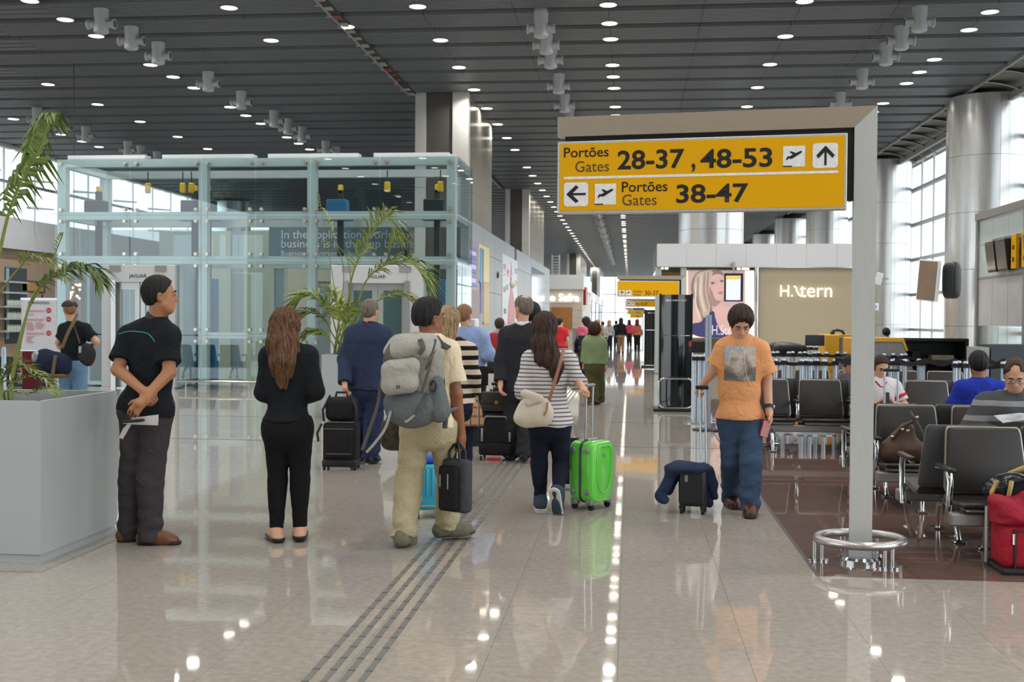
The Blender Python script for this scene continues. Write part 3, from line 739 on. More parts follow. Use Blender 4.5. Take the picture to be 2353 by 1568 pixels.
sfit('Portões', 1296, 1399, 337, 363, bold=0.008); sfit('Gates', 1322, 1400, 369, 396, sign_brown)
sfit('28-37', 1419, 1573, 342, 391, bold=0.022); sfit(',', 1589, 1598, 376, 396, bold=.01); sfit('48-53', 1609, 1775, 339, 388, bold=0.022)
sfit('Portões', 1429, 1534, 416, 442, bold=0.008); sfit('Gates', 1430, 1509, 446, 473, sign_brown); sfit('38-47', 1554, 1720, 421, 468, bold=0.022)
def sicon(a, c, top, bot, shape, rot=0, rad=0.0):
    xa, za = SP(a, bot, off); xc, zc = SP(c, top, off); icon(sg, xa, xc, za, zc, shape, yp, rot, rad)
sicon(1799, 1850, 335, 384, PLANE); sicon(1867, 1926, 328, 387, ARROW_UP, 0, .02); sicon(1296, 1352, 419, 475, ARROW_UP, PI / 2, .02); sicon(1367, 1416, 422, 471, PLANE)
for a, c, y_ in ((1799, 1820, 384), (1367, 1386, 471)):
    xa, za = SP(a, y_, off); xc, _ = SP(c, y_, off); b = MB(); b.box(xa, xc, yp - .004, yp - .002, za, za + .006); obj('ground_mark', b, sign_blk, sg)
xa, za = SP(1296, 407, off); xc, zc = SP(1926, 398, off); b = MB(); b.box(xa, xc, yp - .002, yp, (za + zc) / 2 - .008, (za + zc) / 2 + .008); obj('divider_line', b, sign_white, sg)
# base: foot plate and the ring guard
b = MB(); b.lathe([(0.0001, .035), (0.115, .035), (0.13, .02), (0.13, 0)], seg=28); obj('foot_plate', b, chrome, sg, smooth=40)
rg = thing('ring_guard', 'chrome tube ring guard on short legs round the foot of the big yellow sign post', 'guard', base)
b = MB(); R1, R2 = 0.255, 0.225
b.tube([(R1 * math.cos(2 * PI * i / 40), R2 * math.sin(2 * PI * i / 40), 0.135) for i in range(40)], 0.026, 10, closed=True); obj('ring', b, mat('satin_steel_tube', 'c3c3c1', .28, .85), rg, smooth=60)
for a in (185, 300, 62):
    x, y = R1 * math.cos(math.radians(a)), R2 * math.sin(math.radians(a)); b = MB()
    for s in (-.022, .022): b.cyl((x + s, y, 0), (x + s, y, .12), 0.012, seg=10)
    o = obj('leg', b, MATS['satin_steel_tube'], rg, smooth=60); b = MB(); b.cyl((x - .035, y, 0), (x - .035, y, .012), .03, seg=12); b.cyl((x + .035, y, 0), (x + .035, y, .012), .03, seg=12); obj('foot', b, chrome, o, smooth=40)

# ------------------------------------------------------------------ the same kind of sign, farther along
def far_sign(label, Y, pxl, pxr, ytop, ybeam, ybot, lines, col=yellow_s, beam=True):
    xl, xr = AY(pxl, 700, Y).x, AY(pxr, 700, Y).x; c = Vector((xr, Y, 0)); t = thing('gate_sign', label, 'sign', c); L_ = xl - xr
    zt, zm, zb = AY(pxr, ytop, Y).z, AY(pxr, ybeam, Y).z, AY(pxr, ybot, Y).z; h = zt - zm
    if beam:
        b = MB(); b.prism([(.03, 0), (.16, 0), (.16, zt), (.03, zm)], -.045, .045); obj('post', b, post_st, t)
        b = MB(); b.prism([(L_, zm), (.03, zm), (.16, zt), (L_, zt)], -.045, .045); obj('beam', b, frame_st, t)
        b = MB(); b.box(L_ + .05, .03, -.012, .012, zb + .06, zm); obj('backing_plate', b, sign_blk, t)
    b = MB(); b.rbox(L_, -.02, -.1, -.013, zb, zm - .035, .006, 1); obj('sign_box', b, sign_rim, t)
    b = MB(); b.box(L_ + .02, -.04, -.103, -.09, zb + .02, zm - .055); obj('colour_panel', b, col, t)
    W_ = -L_; H_ = zm - .035 - zb
    def f(u): return L_ + u * W_
    for kind, u0, u1, v0, v1, s in lines:
        if kind == 't': text_fit(s, f(u0), f(u1), zb + v0 * H_, zb + v1 * H_, -.1045, sign_white if col is sign_blue else sign_blk, t, bold=.012)
        else: icon(t, f(u0), f(u1), zb + v0 * H_, zb + v1 * H_, ARROW_UP if kind == 'a' else PLANE, -.1035)
    return t
ic = [('a', .03, .12, .08, .40, 0), ('p', .14, .23, .08, .40, 0)]
far_sign('second yellow gate sign down the concourse, reading 30-37, above the black totem', 29.4, 1418, 1562, 634, 643, 683, ic + [('t', .26, .40, .27, .40, 'Portões'), ('t', .26, .38, .08, .20, 'Gates'), ('t', .44, .66, .10, .38, '30-37')])
far_sign('third yellow gate sign, reading 52-47, thin in the distance', 61, 1437, 1508, 687, 690, 706, [('a', .04, .16, .2, .8, 0), ('p', .18, .30, .2, .8, 0), ('t', .34, .46, .3, .7, 'Portões'), ('t', .50, .72, .25, .75, '52-47')])
far_sign('small blue and white sign just under the third yellow gate sign', 60.9, 1437, 1482, 705, 706, 713, [('a', .05, .2, .15, .85, 0), ('p', .25, .4, .15, .85, 0)], sign_blue, False)
far_sign('fourth yellow gate sign far down the concourse', 96, 1442, 1480, 711.5, 713, 723, [('t', .5, .75, .3, .7, '42-47')])
far_sign('fifth yellow gate sign, smallest and farthest of all', 125, 1448, 1476, 721.5, 722.5, 731, [('t', .5, .75, .3, .7, '36')])

# ------------------------------------------------------------------ black information totems
tot_m = mat('totem_gloss_black', '0e1518', 0.10, 0, 0.1, 2, coat=0.6)
tot_f = mat('totem_frame', '22282b', 0.35, 0.3)
def totem(label, Y, pxl, pxr, pyt, pyb, hoop):
    pl, pr = AY(pxl, 800, Y), AY(pxr, 800, Y); c = G((pxl + pxr) / 2, pyb); t = thing('information_totem', label, 'totem', (c.x, Y, 0)); w = (pr.x - pl.x) / 2; H_ = AY(pxl, pyt, Y).z
    n = 16; ring = lambda z: [(-w + .03 + (2 * w - .06) * i / n, -.14 - .09 * math.sin(PI * i / n), z) for i in range(n + 1)] + [(w - .03, .14, z), (-w + .03, .14, z)]
    b = MB(); b.loft([ring(.07), ring(H_ * .64)]); obj('lower_panel', b, tot_m, t, smooth=40)
    b = MB(); b.loft([ring(H_ * .64 + .008), ring(H_ - .02)]); obj('upper_panel', b, tot_m, t, smooth=40)
    for s in (-1, 1): b = MB(); b.rbox(min(s * w, s * (w - .03)), max(s * w, s * (w - .03)), -.15, .15, .04, H_, .008, 1); obj('side_frame', b, tot_f, t)
    b = MB(); b.rbox(-w - .09, w + .09, -.32, .30, 0, .045, .01, 1); obj('base', b, tot_f, t)
    o = text_fit('GRU', -w * .66, -w * .30, H_ - .13, H_ - .095, -.232, sign_white, t, bold=.05); text_fit('AIRPORT', -w * .26, w * .62, H_ - .125, H_ - .10, -.232, sign_white, t, bold=.01)
    if hoop:
        b = MB(); P = rrect(-w, w, .06, .53, .08, 5); b.tube([(p[0], -.30, p[1]) for p in P], .018, 8, closed=True); obj('hoop', b, chrome, t, smooth=60)
    return t
totem('tall glossy black information totem with a chrome hoop, nearest of the two', 18.6, 1513, 1589, 675, 944, True)
totem('black information totem standing behind the nearest one', 35.5, 1479, 1521, 711, 842, False)

# ------------------------------------------------------------------ jewellery shop
YK = 31.0
K = lambda px, py, y=YK: AY(px, py, y)
shop_w = mat('shop_beige_wall', 'b3a88e', 0.45, 0, 0.015, 2); fas = mat('shop_fascia_white', 'd3d6d9', 0.25, 0, 0.01, 2)
b = MB(); xa, xb = K(1740, 700).x, K(1990, 700).x
b.box(xa, xb, YK, YK + 5.5, 0, 2.92); b.box(K(1520, 700).x, xa, YK + 1.2, YK + 5.5, 0, 2.92); ks = struct('wall_shop', b, shop_w)
x0, x1 = K(1509, 600).x, xb; n = 7; zf0, zf1 = K(1700, 614).z, K(1700, 561).z
for k in range(n):
    b = MB(); b.box(x0 + (x1 - x0) * k / n + .003, x0 + (x1 - x0) * (k + 1) / n - .003, YK - .12, YK - .06, zf0, zf1); obj('fascia_panel', b, fas, ks)
b = MB(); b.box(x0, x1, YK - .06, YK + 5.5, zf0 - .02, zf0 + .04); b.box(x0, x0 + .05, YK - .06, YK + 5.5, zf0, zf1); obj('canopy', b, chrome, ks)
for px in (1738,): b = MB(); x = K(px, 700).x; b.cyl((x, YK - .08, 0), (x, YK - .08, zf0), 0.05, seg=14); obj('chrome_column', b, chrome, ks, smooth=60)
b = MB(); b.box(K(1519, 700).x, K(1568, 700).x, YK + 1.1, YK + 1.2, 0.9, zf0 - .1); obj('lit_niche', b, mat('niche_gold', 'c2a765', .5), ks)
b = MB(); b.box(K(1519, 700).x, K(1536, 700).x, YK + 1.0, YK + 1.1, 0.9, zf0 - .2); obj('niche_door', b, mat('niche_brown', '6f5738', .5), ks)
for px in (1512, 1570): b = MB(); x = K(px, 700).x; b.rbox(x - .08, x + .08, YK - .05, YK + .2, 0, zf0, .02, 1); obj('pier', b, mat('pier_pale', 'c4cccb', .3, .4), ks)
spot = emit('shop_spot', 'ffe2b0', 10)
for k, px in enumerate((1521, 1532, 1700, 1712, 1722)):
    p = K(px, 616, YK + .1); b = MB(); b.cyl((p.x, YK + .2 + .1 * k, zf0 - .05), (p.x, YK + .2 + .1 * k, zf0 - .021), .045, seg=10); obj('spot_lamp', b, spot, ks)
# glowing shop name
hs = thing('shop_sign', 'glowing shop name lettering on the beige wall of the jewellery shop', 'sign', (0, 0, 0)); hl = emit('shop_letter_glow', 'fff0dc', 1.9)
def kfit(body, a, c, top, bot, bold=.01, par=hs, m=hl, y=YK - .05): p, q = K(a, bot, y), K(c, top, y); text_fit(body, p.x, q.x, p.z, q.z, y, m, par, bold=bold)
kfit('H.', 1793, 1822, 656, 682, -.004); kfit('tern', 1838, 1912, 658, 683, -.004)
b = MB(); P = [K(*q, YK - .05) for q in ((1824, 658), (1829, 660), (1831, 669), (1836, 678), (1842, 681))]; b.tube(P, .018, 6); obj('letter_stroke', b, hl, hs)
b = MB(); P0, P1 = K(1793, 656), K(1912, 683); 
# light box poster with a portrait
lbx = thing('lightbox_poster', 'backlit shop poster with the portrait of a fair haired woman in a dark blue dress', 'poster', (0, 0, 0))
def flat(name, pts, m, y, par=lbx): b = MB(); P = [K(p[0], p[1], y) for p in pts]; b.add([(q.x, y, q.z) for q in P] + [(q.x, y + .004, q.z) for q in P], [tuple(range(len(P))), tuple(range(2 * len(P) - 1, len(P) - 1, -1))] + [(i, i + len(P), (i + 1) % len(P) + len(P), (i + 1) % len(P)) for i in range(len(P))]); return obj(name, b, m, par)
def lit(name, c, s=0.75): return emit(name, c, s)
b = MB(); p, q = K(1573, 778), K(1736, 620); b.rbox(p.x, q.x, YK + .02, YK + .2, p.z, q.z, .01, 1); obj('case', b, mat('lightbox_case', 'bfc3c4', .4, .4), lbx)
def poly_smooth(P, n=4):
    out = []; m = len(P)
    for i in range(m):
        a, b_, c, d = P[i - 1], P[i], P[(i + 1) % m], P[(i + 2) % m]
        for k in range(n):
            t = k / n
            out.append(tuple(0.5 * (2 * b_[j] + (c[j] - a[j]) * t + (2 * a[j] - 5 * b_[j] + 4 * c[j] - d[j]) * t * t + (3 * b_[j] - a[j] - 3 * c[j] + d[j]) * t ** 3) for j in (0, 1)))
    return out
flat('backdrop', [(1576, 776), (1733, 776), (1733, 622), (1576, 622)], lit('poster_back', 'c4a9aa', .38), YK + .012)
flat('glow_edge', [(1576, 776), (1581, 776), (1581, 622), (1576, 622)], lit('poster_glow', 'ffc8a8', 1.0), YK + .008)
flat('glow_edge', [(1712, 776), (1733, 776), (1733, 622), (1712, 622)], lit('poster_glow2', 'ffe6da', .9), YK + .009)
flat('glow_edge', [(1576, 776), (1700, 776), (1700, 770), (1576, 770)], lit('poster_glow', 'ffc8a8', 1.0), YK + .0075)
flat('portrait_hair_back', poly_smooth([(1592, 640), (1610, 622), (1650, 620), (1665, 640), (1650, 680), (1640, 730), (1620, 745), (1600, 735), (1600, 700), (1588, 670)]), lit('portrait_hair_dark', '8f7d76', .3), YK + .004)
flat('portrait_skin', poly_smooth([(1632, 640), (1650, 630), (1668, 640), (1672, 665), (1664, 680), (1660, 700), (1690, 712), (1706, 740), (1700, 770), (1660, 772), (1640, 740), (1636, 700), (1628, 670)]), lit('portrait_skin', 'cfaaa3', .42), YK + 0.0)
flat('portrait_arm', poly_smooth([(1590, 712), (1602, 706), (1612, 730), (1612, 752), (1592, 748)]), lit('portrait_skin', 'cfaaa3', .42), YK - .001)
flat('portrait_dress', poly_smooth([(1590, 745), (1610, 740), (1625, 722), (1640, 716), (1645, 735), (1660, 765), (1700, 776), (1620, 776), (1590, 766)]), lit('portrait_dress', '3c4170', .3), YK - .004)
flat('portrait_hair', poly_smooth([(1600, 632), (1622, 622), (1638, 624), (1632, 645), (1624, 668), (1632, 700), (1626, 730), (1612, 722), (1604, 690), (1594, 664)]), lit('portrait_hair', 'b8a598', .42), YK - .008)
for k_, (x_, y_) in enumerate(((1603, 640), (1610, 634), (1618, 630), (1598, 652), (1626, 628))):
    flat('portrait_strand', poly_smooth([(x_, y_), (x_ + 3, y_ + 2), (x_ + 2, y_ + 40), (x_ + 10, y_ + 78), (x_ + 7, y_ + 80), (x_ - 2, y_ + 42)]), lit('portrait_strand' + 'ab'[k_ % 2], ('9d8a7e', 'd6c6ba')[k_ % 2], .35), YK - .0135)
flat('portrait_shade', poly_smooth([(1630, 660), (1636, 668), (1644, 688), (1656, 692), (1650, 700), (1640, 705), (1632, 690)]), lit('portrait_shade', 'a98984', .3), YK - .005)
for n_, P, c in (('portrait_eye', [(1632, 650), (1639, 647), (1643, 651), (1636, 654)], '6b6468'), ('portrait_eye', [(1654, 645), (1660, 643), (1664, 647), (1657, 649)], '6b6468'), ('portrait_lips', [(1648, 673), (1656, 670), (1663, 671), (1656, 677)], 'b4707a'), ('portrait_nose', [(1650, 660), (1656, 661), (1655, 664), (1650, 664)], 'c29d98')):
    flat(n_, P, lit('portrait_' + c, c, .5), YK - .012)
kfit('H.Stern', 1636, 1700, 748, 770, 0.0, lbx, lit('poster_letter', 'd8cdd6', .5), YK - .014)
# flight screen hanging in front of the poster
fs = thing('flight_screen', 'upright flight information screen in a black frame before the lit poster', 'screen', (0, 0, 0)); YS = 30.2
b = MB(); p, q = AY(1664, 693, YS), AY(1708, 628, YS); b.rbox(p.x, q.x, YS, YS + .09, p.z, q.z, .01, 1); obj('housing', b, black_pl, fs)
b = MB(); b.box((p.x + q.x) / 2 - .03, (p.x + q.x) / 2 + .03, YS + .03, YS + .06, q.z, zf0 + .1); b.box((p.x + q.x) / 2 - .03, (p.x + q.x) / 2 + .03, YS + .06, YK - .12, zf0 + .04, zf0 + .1); obj('hanger', b, steel, fs)
def rect_at(name, a, t, c, bt, m, y, par): b = MB(); p, q = AY(a, bt, y), AY(c, t, y); b.box(p.x, q.x, y, y + .004, p.z, q.z); return obj(name, b, m, par)
rect_at('screen', 1668, 634, 1702, 690, emit('screen_blue', 'aab8f0', .85), YS - .005, fs); rect_at('screen_header', 1668, 635, 1701, 642, emit('screen_yellow', 'd8a83c', .7), YS - .008, fs)
for k in range(9): rect_at('screen_line', 1669, 645 + k * 5, 1700, 647 + k * 5, emit('screen_line', 'd9e0ff', 1.0), YS - .008, fs)

# ------------------------------------------------------------------ storefront posters, camera on the left wall
def wall_rect(name, px0, px1, y0, y1, m, par, x=XS + .012, th=.012):    # on the storefront plane, which recedes
    a0, a1 = AX(px0, y0, x), AX(px0, y1, x); c0, c1 = AX(px1, y0, x), AX(px1, y1, x)
    zt, zb = a0.z, a1.z; b = MB(); b.box(x - th, x, a0.y, c0.y, zb, zt); return obj(name, b, m, par)
ad = thing('wall_poster', 'colourful purple and yellow advertising poster on the grey storefront wall', 'poster', (0, 0, 0))
wall_rect('sheet', 1081, 1126, 548, 741, mat('poster_grey_violet', '8d8a8f', .35), ad)
wall_rect('yellow_shape', 1101, 1125, 560, 645, mat('poster_yellow', 'd9cf86', .35), ad, XS + .02); wall_rect('yellow_shape', 1112, 1125, 650, 745, mat('poster_gold', 'c2a036', .35), ad, XS + .02)
wall_rect('purple_band', 1105, 1112, 570, 720, mat('poster_purple', '4c3f86', .35), ad, XS + .028); wall_rect('blue_shape', 1104, 1108, 570, 650, mat('poster_blue', '3f95b5', .35), ad, XS + .035)
wall_rect('brown_shape', 1083, 1105, 665, 741, mat('poster_brown', '7a5a4c', .35), ad, XS + .02)
for k in range(3): wall_rect('text_bar', 1078, 1096, 566 + 32 * k, 592 + 32 * k, mat('poster_violet', '6a5fb8', .35), ad, XS + .03); wall_rect('text_line', 1080, 1094, 574 + 32 * k, 584 + 32 * k, mat('poster_lilac', 'cfc9ee', .35), ad, XS + .036)
ad2 = thing('wall_poster', 'white poster with a tall red bottle shape and small coloured words', 'poster', (0, 0, 0))
wall_rect('sheet', 1155, 1189, 583, 745, mat('poster_white', 'd3d6dc', .35), ad2)
x = XS + .022; P = []
for px, py in ((1174.5, 600), (1176.5, 640), (1178, 668), (1183, 700), (1184, 744), (1168, 744), (1169, 700), (1173, 668), (1173, 640)): p = AX(px, 700, x); P.append((p.y, AX(px, py, x).z))
b = MB(); b.add([(x, p[0], p[1]) for p in P] + [(x - .01, p[0], p[1]) for p in P], [tuple(range(9)), tuple(range(17, 8, -1))] + [(i, (i + 1) % 9, (i + 1) % 9 + 9, i + 9) for i in range(9)]); obj('bottle_shape', b, mat('poster_red', 'b8473f', .35), ad2)
for px, py, c in ((1160, 612, '8f96c8'), (1168, 625, 'cf7a78'), (1186, 622, '7fb5a8'), (1160, 665, 'cf6a66'), (1166, 660, '6fb39a'), (1186, 650, 'c8a070'), (1161, 715, '5b5f70')): wall_rect('word_mark', px - 2.5, px + 2.5, py - 6, py + 6, mat('word_' + c, c, .4), ad2, XS + .02)
rp = thing('window_film', 'pale shimmering reflective panel on the storefront wall near the bank', 'panel', (0, 0, 0)); wall_rect('sheet', 1222, 1252, 613, 760, mat('film_pale', 'a9b6c2', .12, .5, .1, .6), rp)  # glossy reflective panel, no light source of its own
cc = thing('security_camera', 'small wall camera on a curved arm above the white bottle poster', 'camera', (0, 0, 0)); p = AX(1143, 632, XS)
b = MB(); b.tube([(XS, p.y, p.z), (XS + .25, p.y, p.z + .03), (XS + .42, p.y, p.z - .05), (XS + .45, p.y, p.z - .2)], .02, 8); obj('arm', b, white_m, cc, smooth=60)
b = MB(); b.lathe([(0.0001, -.30), (.06, -.27), (.085, -.2), (.085, -.12), (.05, -.06)], (XS + .45, p.y, p.z - .1), 14); obj('dome', b, white_m, cc, smooth=60)
b = MB(); b.lathe([(.10, 0), (.10, .03), (.05, .05)], seg=16, M=Matrix.Translation((XS, p.y, p.z)) @ Matrix.Rotation(PI / 2, 4, 'Y')); obj('wall_flange', b, black_pl, cc, smooth=60)
b = MB(); q = AX(1106, 742, XS + .6); b.rbox(XS + .05, XS + .55, q.y - .6, q.y, 0.0, 1.47, .02, 1); tag(obj('white_bin', b, white_m), 'white counter box standing below the purple and yellow poster', 'counter')
# ------------------------------------------------------------------ planters and palms
plant_m = mat('planter_grey', 'b4bbbd', 0.38, 0.15, 0.015, 3); soil_m = mat('planter_soil', '4a3d30', 0.9, 0, .3, 40, .5)
def planter(label, x1, y0, s, h):
    t = thing('planter', label, 'planter', (x1 - s / 2, y0 + s / 2, 0)); a = s / 2
    b = MB(); b.box(-a + .012, a - .012, -a + .012, a - .012, 0, .05); obj('plinth', b, plant_m, t)
    for n, M in (('side_panel', 0), ('side_panel', 1), ('side_panel', 2), ('side_panel', 3)):
        b = MB(); b.box(-a + .0005, a - .0005, -a, -a + .03, .054, h, Matrix.Rotation(M * PI / 2, 4, 'Z')); obj(n, b, plant_m, t)
    b = MB(); b.box(-a + .03, a - .03, -a + .03, a - .03, .054, h - .14); obj('soil', b, soil_m, t); return t
planter('tall square pale grey planter in the left foreground', -3.455, 6.34, 1.0, 0.965)
planter('pale grey planter standing farther off behind the man in the blue suit', AY(884, 900, 16.3).x, 16.3, 0.95, AY(760, 815, 16.3).z)
def leaf_mat(name, a, b_):
    t = NT(name); oi = t.add('ShaderNodeObjectInfo'); v = t.coord(); nz = t.add('ShaderNodeTexNoise', Scale=5.0, Detail=2.0); t.link(v, nz.inputs['Vector'])
    f = t.math('ADD', t.math('MULTIPLY', nz.outputs[0], 0.7), t.math('MULTIPLY', oi.outputs['Random'], 0.4))
    t.link(t.ramp(f, [(0.3, srgb(a)), (0.8, srgb(b_))]), t.b.inputs['Base Color']); t.b.inputs['Roughness'].default_value = 0.45
    t.b.inputs['Subsurface Weight'].default_value = 0.0
    MATS[name] = t.m; return t.m
leaf = leaf_mat('palm_leaf', '5d7428', '9fae52'); leaf_d = leaf_mat('palm_leaf_dark', '33491c', '6b8536'); leaf2 = leaf_mat('palm_leaf_pale', '76863f', 'a9b266'); stem_m = mat('palm_stem', '7f8a45', 0.5, 0, .15, 20); stem_o = mat('palm_stem_old', '8a7a50', .6, 0, .2, 20)
RL = random.Random(11)
def catmull(P, n):
    P = [Vector(p) for p in P]; out = []; m = len(P)
    for k in range(n):
        u = k / (n - 1) * (m - 1); i = min(int(u), m - 2); t = u - i
        a, b_, c, d = P[max(i - 1, 0)], P[i], P[i + 1], P[min(i + 2, m - 1)]
        out.append(0.5 * (2 * b_ + (c - a) * t + (2 * a - 5 * b_ + 4 * c - d) * t * t + (3 * b_ - a - 3 * c + d) * t ** 3))
    return out
def frond(par, P, r0, leaf_l, start=0.35, n=34, droop=0.6, up=None, m=leaf, width=0.012, side=1.0):
    C_ = catmull(P, 40); org = par.location
    b = MB(); b.tube([p - org for p in C_], [r0 * (1 - 0.8 * i / 39) for i in range(40)], 6)
    o = obj('frond', b, stem_m, par, smooth=60)
    lf = MB()
    for i in range(n):
        u = start + (1 - start) * i / (n - 1); k = min(int(u * 39), 38); p = C_[k].lerp(C_[k + 1], u * 39 - k) - org
        t = (C_[k + 1] - C_[k]).normalized(); s = t.cross(Vector((0, 0, 1)))
        if s.length < .25: s = Vector((0.9, -0.4, 0)) - t * t.dot(Vector((0.9, -0.4, 0)))
        s.normalize(); nrm = s.cross(t); prof = math.sin(PI * min(1, (0.12 + 0.86 * (i / (n - 1))))) ** 0.6
        for sg_ in (-1, 1):
            L_ = leaf_l * prof * RL.uniform(.85, 1.1) * (side if sg_ < 0 else 1.0)
            if L_ < .02: continue
            d = (s * sg_ * RL.uniform(.8, 1.0) + t * RL.uniform(.55, 1.05) + nrm * RL.uniform(.05, .65)).normalized()
            w = d.cross(nrm).normalized(); q0, q1, q2 = p, p + d * L_ * .5 + Vector((0, 0, -droop * L_ * .16)), p + d * L_ + Vector((0, 0, -droop * L_ * .62))
            W_ = width * (0.7 + .5 * prof); dn = nrm * W_ * .45
            lf.add([q0 - w * W_ * .3, q0 + w * W_ * .3, q1 + w * W_ + dn, q1, q1 - w * W_ + dn, q2], [(0, 3, 4), (0, 1, 3), (1, 2, 3), (4, 3, 5), (3, 2, 5)])
    obj('leaflets', lf, m, o, fix=False); return o
def palm(label, loc): return thing('potted_palm', label, 'palm', Vector(loc))
def PX(Y, *q): return [AY(a, b_, Y + (c[0] if c else 0)) for a, b_, *c in q]
p1 = palm('tall palm in the left foreground planter, its big frond rising out of the picture edge', (-3.95, 6.8, .83)); B1 = Vector((-3.9, 6.8, .83))
S = lambda *q, Y=6.85: [B1] + PX(Y, *q)
frond(p1, S((-55, 800), (-10, 620), (20, 490), (54, 406), (88, 350), (112, 285), (127, 264)), .016, .34, .42, 40, 1.5, None, leaf_d, .021)
frond(p1, S((28, 880), (48, 780), (72, 690), (110, 640), (160, 612), (205, 615), (232, 650)), .012, .25, .5, 46, 1.1, None, leaf_d, .009)
frond(p1, S((30, 850), (62, 720), (100, 650), (132, 570), (145, 535)), .010, .05, .75, 10, .2, width=.005)
frond(p1, S((-40, 760), (10, 660), (50, 610), (70, 590), (120, 600), (150, 640), Y=7.1), .010, .20, .5, 30, 0.7, leaf2, width=.006)
frond(p1, S((20, 890), (60, 868), (100, 870), (135, 905), Y=6.7), .008, .13, .3, 22, 0.5, width=.008)
frond(p1, S((0, 880), (30, 850), (60, 845), (105, 868), Y=7.0), .008, .14, .3, 22, 0.4, width=.007)
frond(p1, S((10, 900), (60, 905), (100, 895), (130, 910), Y=6.6), .007, .10, .3, 18, 0.4, width=.007)
frond(p1, S((-30, 860), (-60, 800), (-90, 760), Y=6.9), .009, .2, .3, 22, 0.6)
frond(p1, S((5, 890), (15, 850), (40, 830), (70, 850), Y=7.0), .007, .12, .3, 18, 0.5, leaf, width=.006)
b = MB(); b.tube([B1 + Vector((-.3 + .0, .06, 0)), AY(8, 800, 6.95)], .013, 10); 
B2 = Vector((AY(778, 820, 16.75).x, 16.75, .80)); p2 = palm('smaller palm in the far planter in front of the right lift portal', B2)
T = lambda *q, Y=16.7: [B2 + Vector((RL.uniform(-.12, .2), RL.uniform(-.1, .1), 0))] + PX(Y, *q)
frond(p2, T((800, 720), (806, 650), (822, 600), (846, 555), (872, 512), (892, 500), (905, 545)), .018, .70, .38, 40, .6, width=.019)
frond(p2, T((822, 700), (842, 645), (880, 612), (930, 600), (965, 625), (980, 665), Y=16.5), .018, .66, .36, 44, .7, width=.019)
frond(p2, T((830, 720), (870, 690), (910, 678), (945, 690), (965, 712), Y=17.0), .014, .50, .4, 38, .6, leaf2, width=.017)
frond(p2, T((772, 760), (758, 715), (735, 690), (705, 680), (678, 700), Y=16.6), .014, .58, .36, 40, .6, width=.018)
frond(p2, T((768, 775), (752, 745), (728, 722), (700, 722), (676, 745), Y=16.8), .013, .48, .36, 38, .7, leaf2, width=.017)
frond(p2, T((776, 770), (780, 720), (770, 690), (750, 660), Y=16.9), .012, .46, .4, 34, .5, width=.017)
frond(p2, T((782, 780), (795, 745), (802, 715), (822, 700), Y=16.4), .012, .42, .36, 32, .6, width=.016)
frond(p2, T((764, 790), (745, 770), (722, 760), (700, 772), Y=16.5), .012, .34, .35, 30, .8, leaf2, width=.018)
frond(p2, T((765, 640), (745, 520), (730, 440)), .010, .05, .8, 8, .2, stem_m, width=.01)
frond(p2, T((790, 640), (772, 560), (742, 480)), .010, .22, .72, 14, .5, leaf, width=.012)
frond(p2, T((800, 690), (802, 610), (780, 570), (735, 555)), .011, .2, .75, 14, .6, leaf2, width=.012)
frond(p2, T((792, 780), (815, 760), (838, 752), (860, 765), Y=16.4), .011, .3, .4, 24, .7, width=.016)
lp = thing('barrier_post', 'slim pale blue barrier post rising behind the foreground planter at the left edge', 'post', (AY(9, 880, 11).x, 11, 0))
b = MB(); b.lathe([(.03, .03), (.024, .04), (.024, AY(9, 797, 11).z - .03), (.015, AY(9, 797, 11).z)], seg=14); obj('shaft', b, mat('post_blue_white', '9fb6cc', .3, .3), lp, smooth=40); b = MB(); b.lathe([(.14, 0), (.14, .012), (.03, .03)], seg=20); obj('base', b, steel, lp, smooth=40)

# ------------------------------------------------------------------ far left : banner, shelves, bench
bn = thing('banner_stand', 'white banner stand with red round marks and lines of small print by the left planter', 'banner', (AY(90, 900, 15.5).x, 15.5, 0)); YN = 15.5
def brect(name, a, t, c, bt, m, dy=0.0): b = MB(); p, q = AY(a, bt, YN), AY(c, t, YN); lx = bn.location.x; b.box(p.x - lx, q.x - lx, -.012 + dy, dy, p.z, q.z); return obj(name, b, m, bn)
brect('sheet', 50, 690, 130, 805, mat('banner_white', 'd5d6dc', .5)); brect('top_bar', 48, 685, 132, 690, alum, .002); brect('bottom_bar', 48, 803, 131, 807, alum, .002)
dr = mat('banner_red', 'b8323f', .5); dp_ = mat('banner_pink', 'd09aa4', .5); dgr = mat('banner_grey', '8d8f98', .5)
for cy in (714, 734, 766):
    p = AY(113, cy, YN); r = 6.5 * YN / FPX; b = MB(); b.prism([(p.x - bn.location.x + r * math.cos(i * PI / 8), p.z + r * math.sin(i * PI / 8)) for i in range(16)], -.016, -.013); o = obj('red_disc', b, dr, bn)
    text_fit('3-4', p.x - bn.location.x - r * .55, p.x - bn.location.x + r * .55, p.z - r * .35, p.z + r * .35, -.018, sign_white, o)
brect('print_heading', 67, 694, 78, 698, sign_blk, -.013); brect('print_heading', 80, 694, 114, 698, dgr, -.013)
for y_, a, c in ((713, 62, 101), (733, 62, 101), (765, 62, 101)): brect('print_red_line', a, y_, c, y_ + 3, dp_, -.013)
for y_, a, c in [(722, 62, 80)] + [(741 + 4 * i, 62, 76 + (i * 7) % 6) for i in range(5)] + [(741 + 4 * i, 84, 98 + (i * 5) % 7) for i in range(4)] + [(773 + 4 * i, 62, 78 - 3 * (i % 3)) for i in range(4)]: brect('print_line', a, y_, c, y_ + 1.6, dp_, -.013)
for s in (-.22, 0.02, .26):
    b = MB(); b.tube([(0.02, .05, 1.0), (0.02 + s, .05 - (.25 if s == .02 else -.12), 0.01)], .012, 6); obj('tripod_leg', b, black_pl, bn)
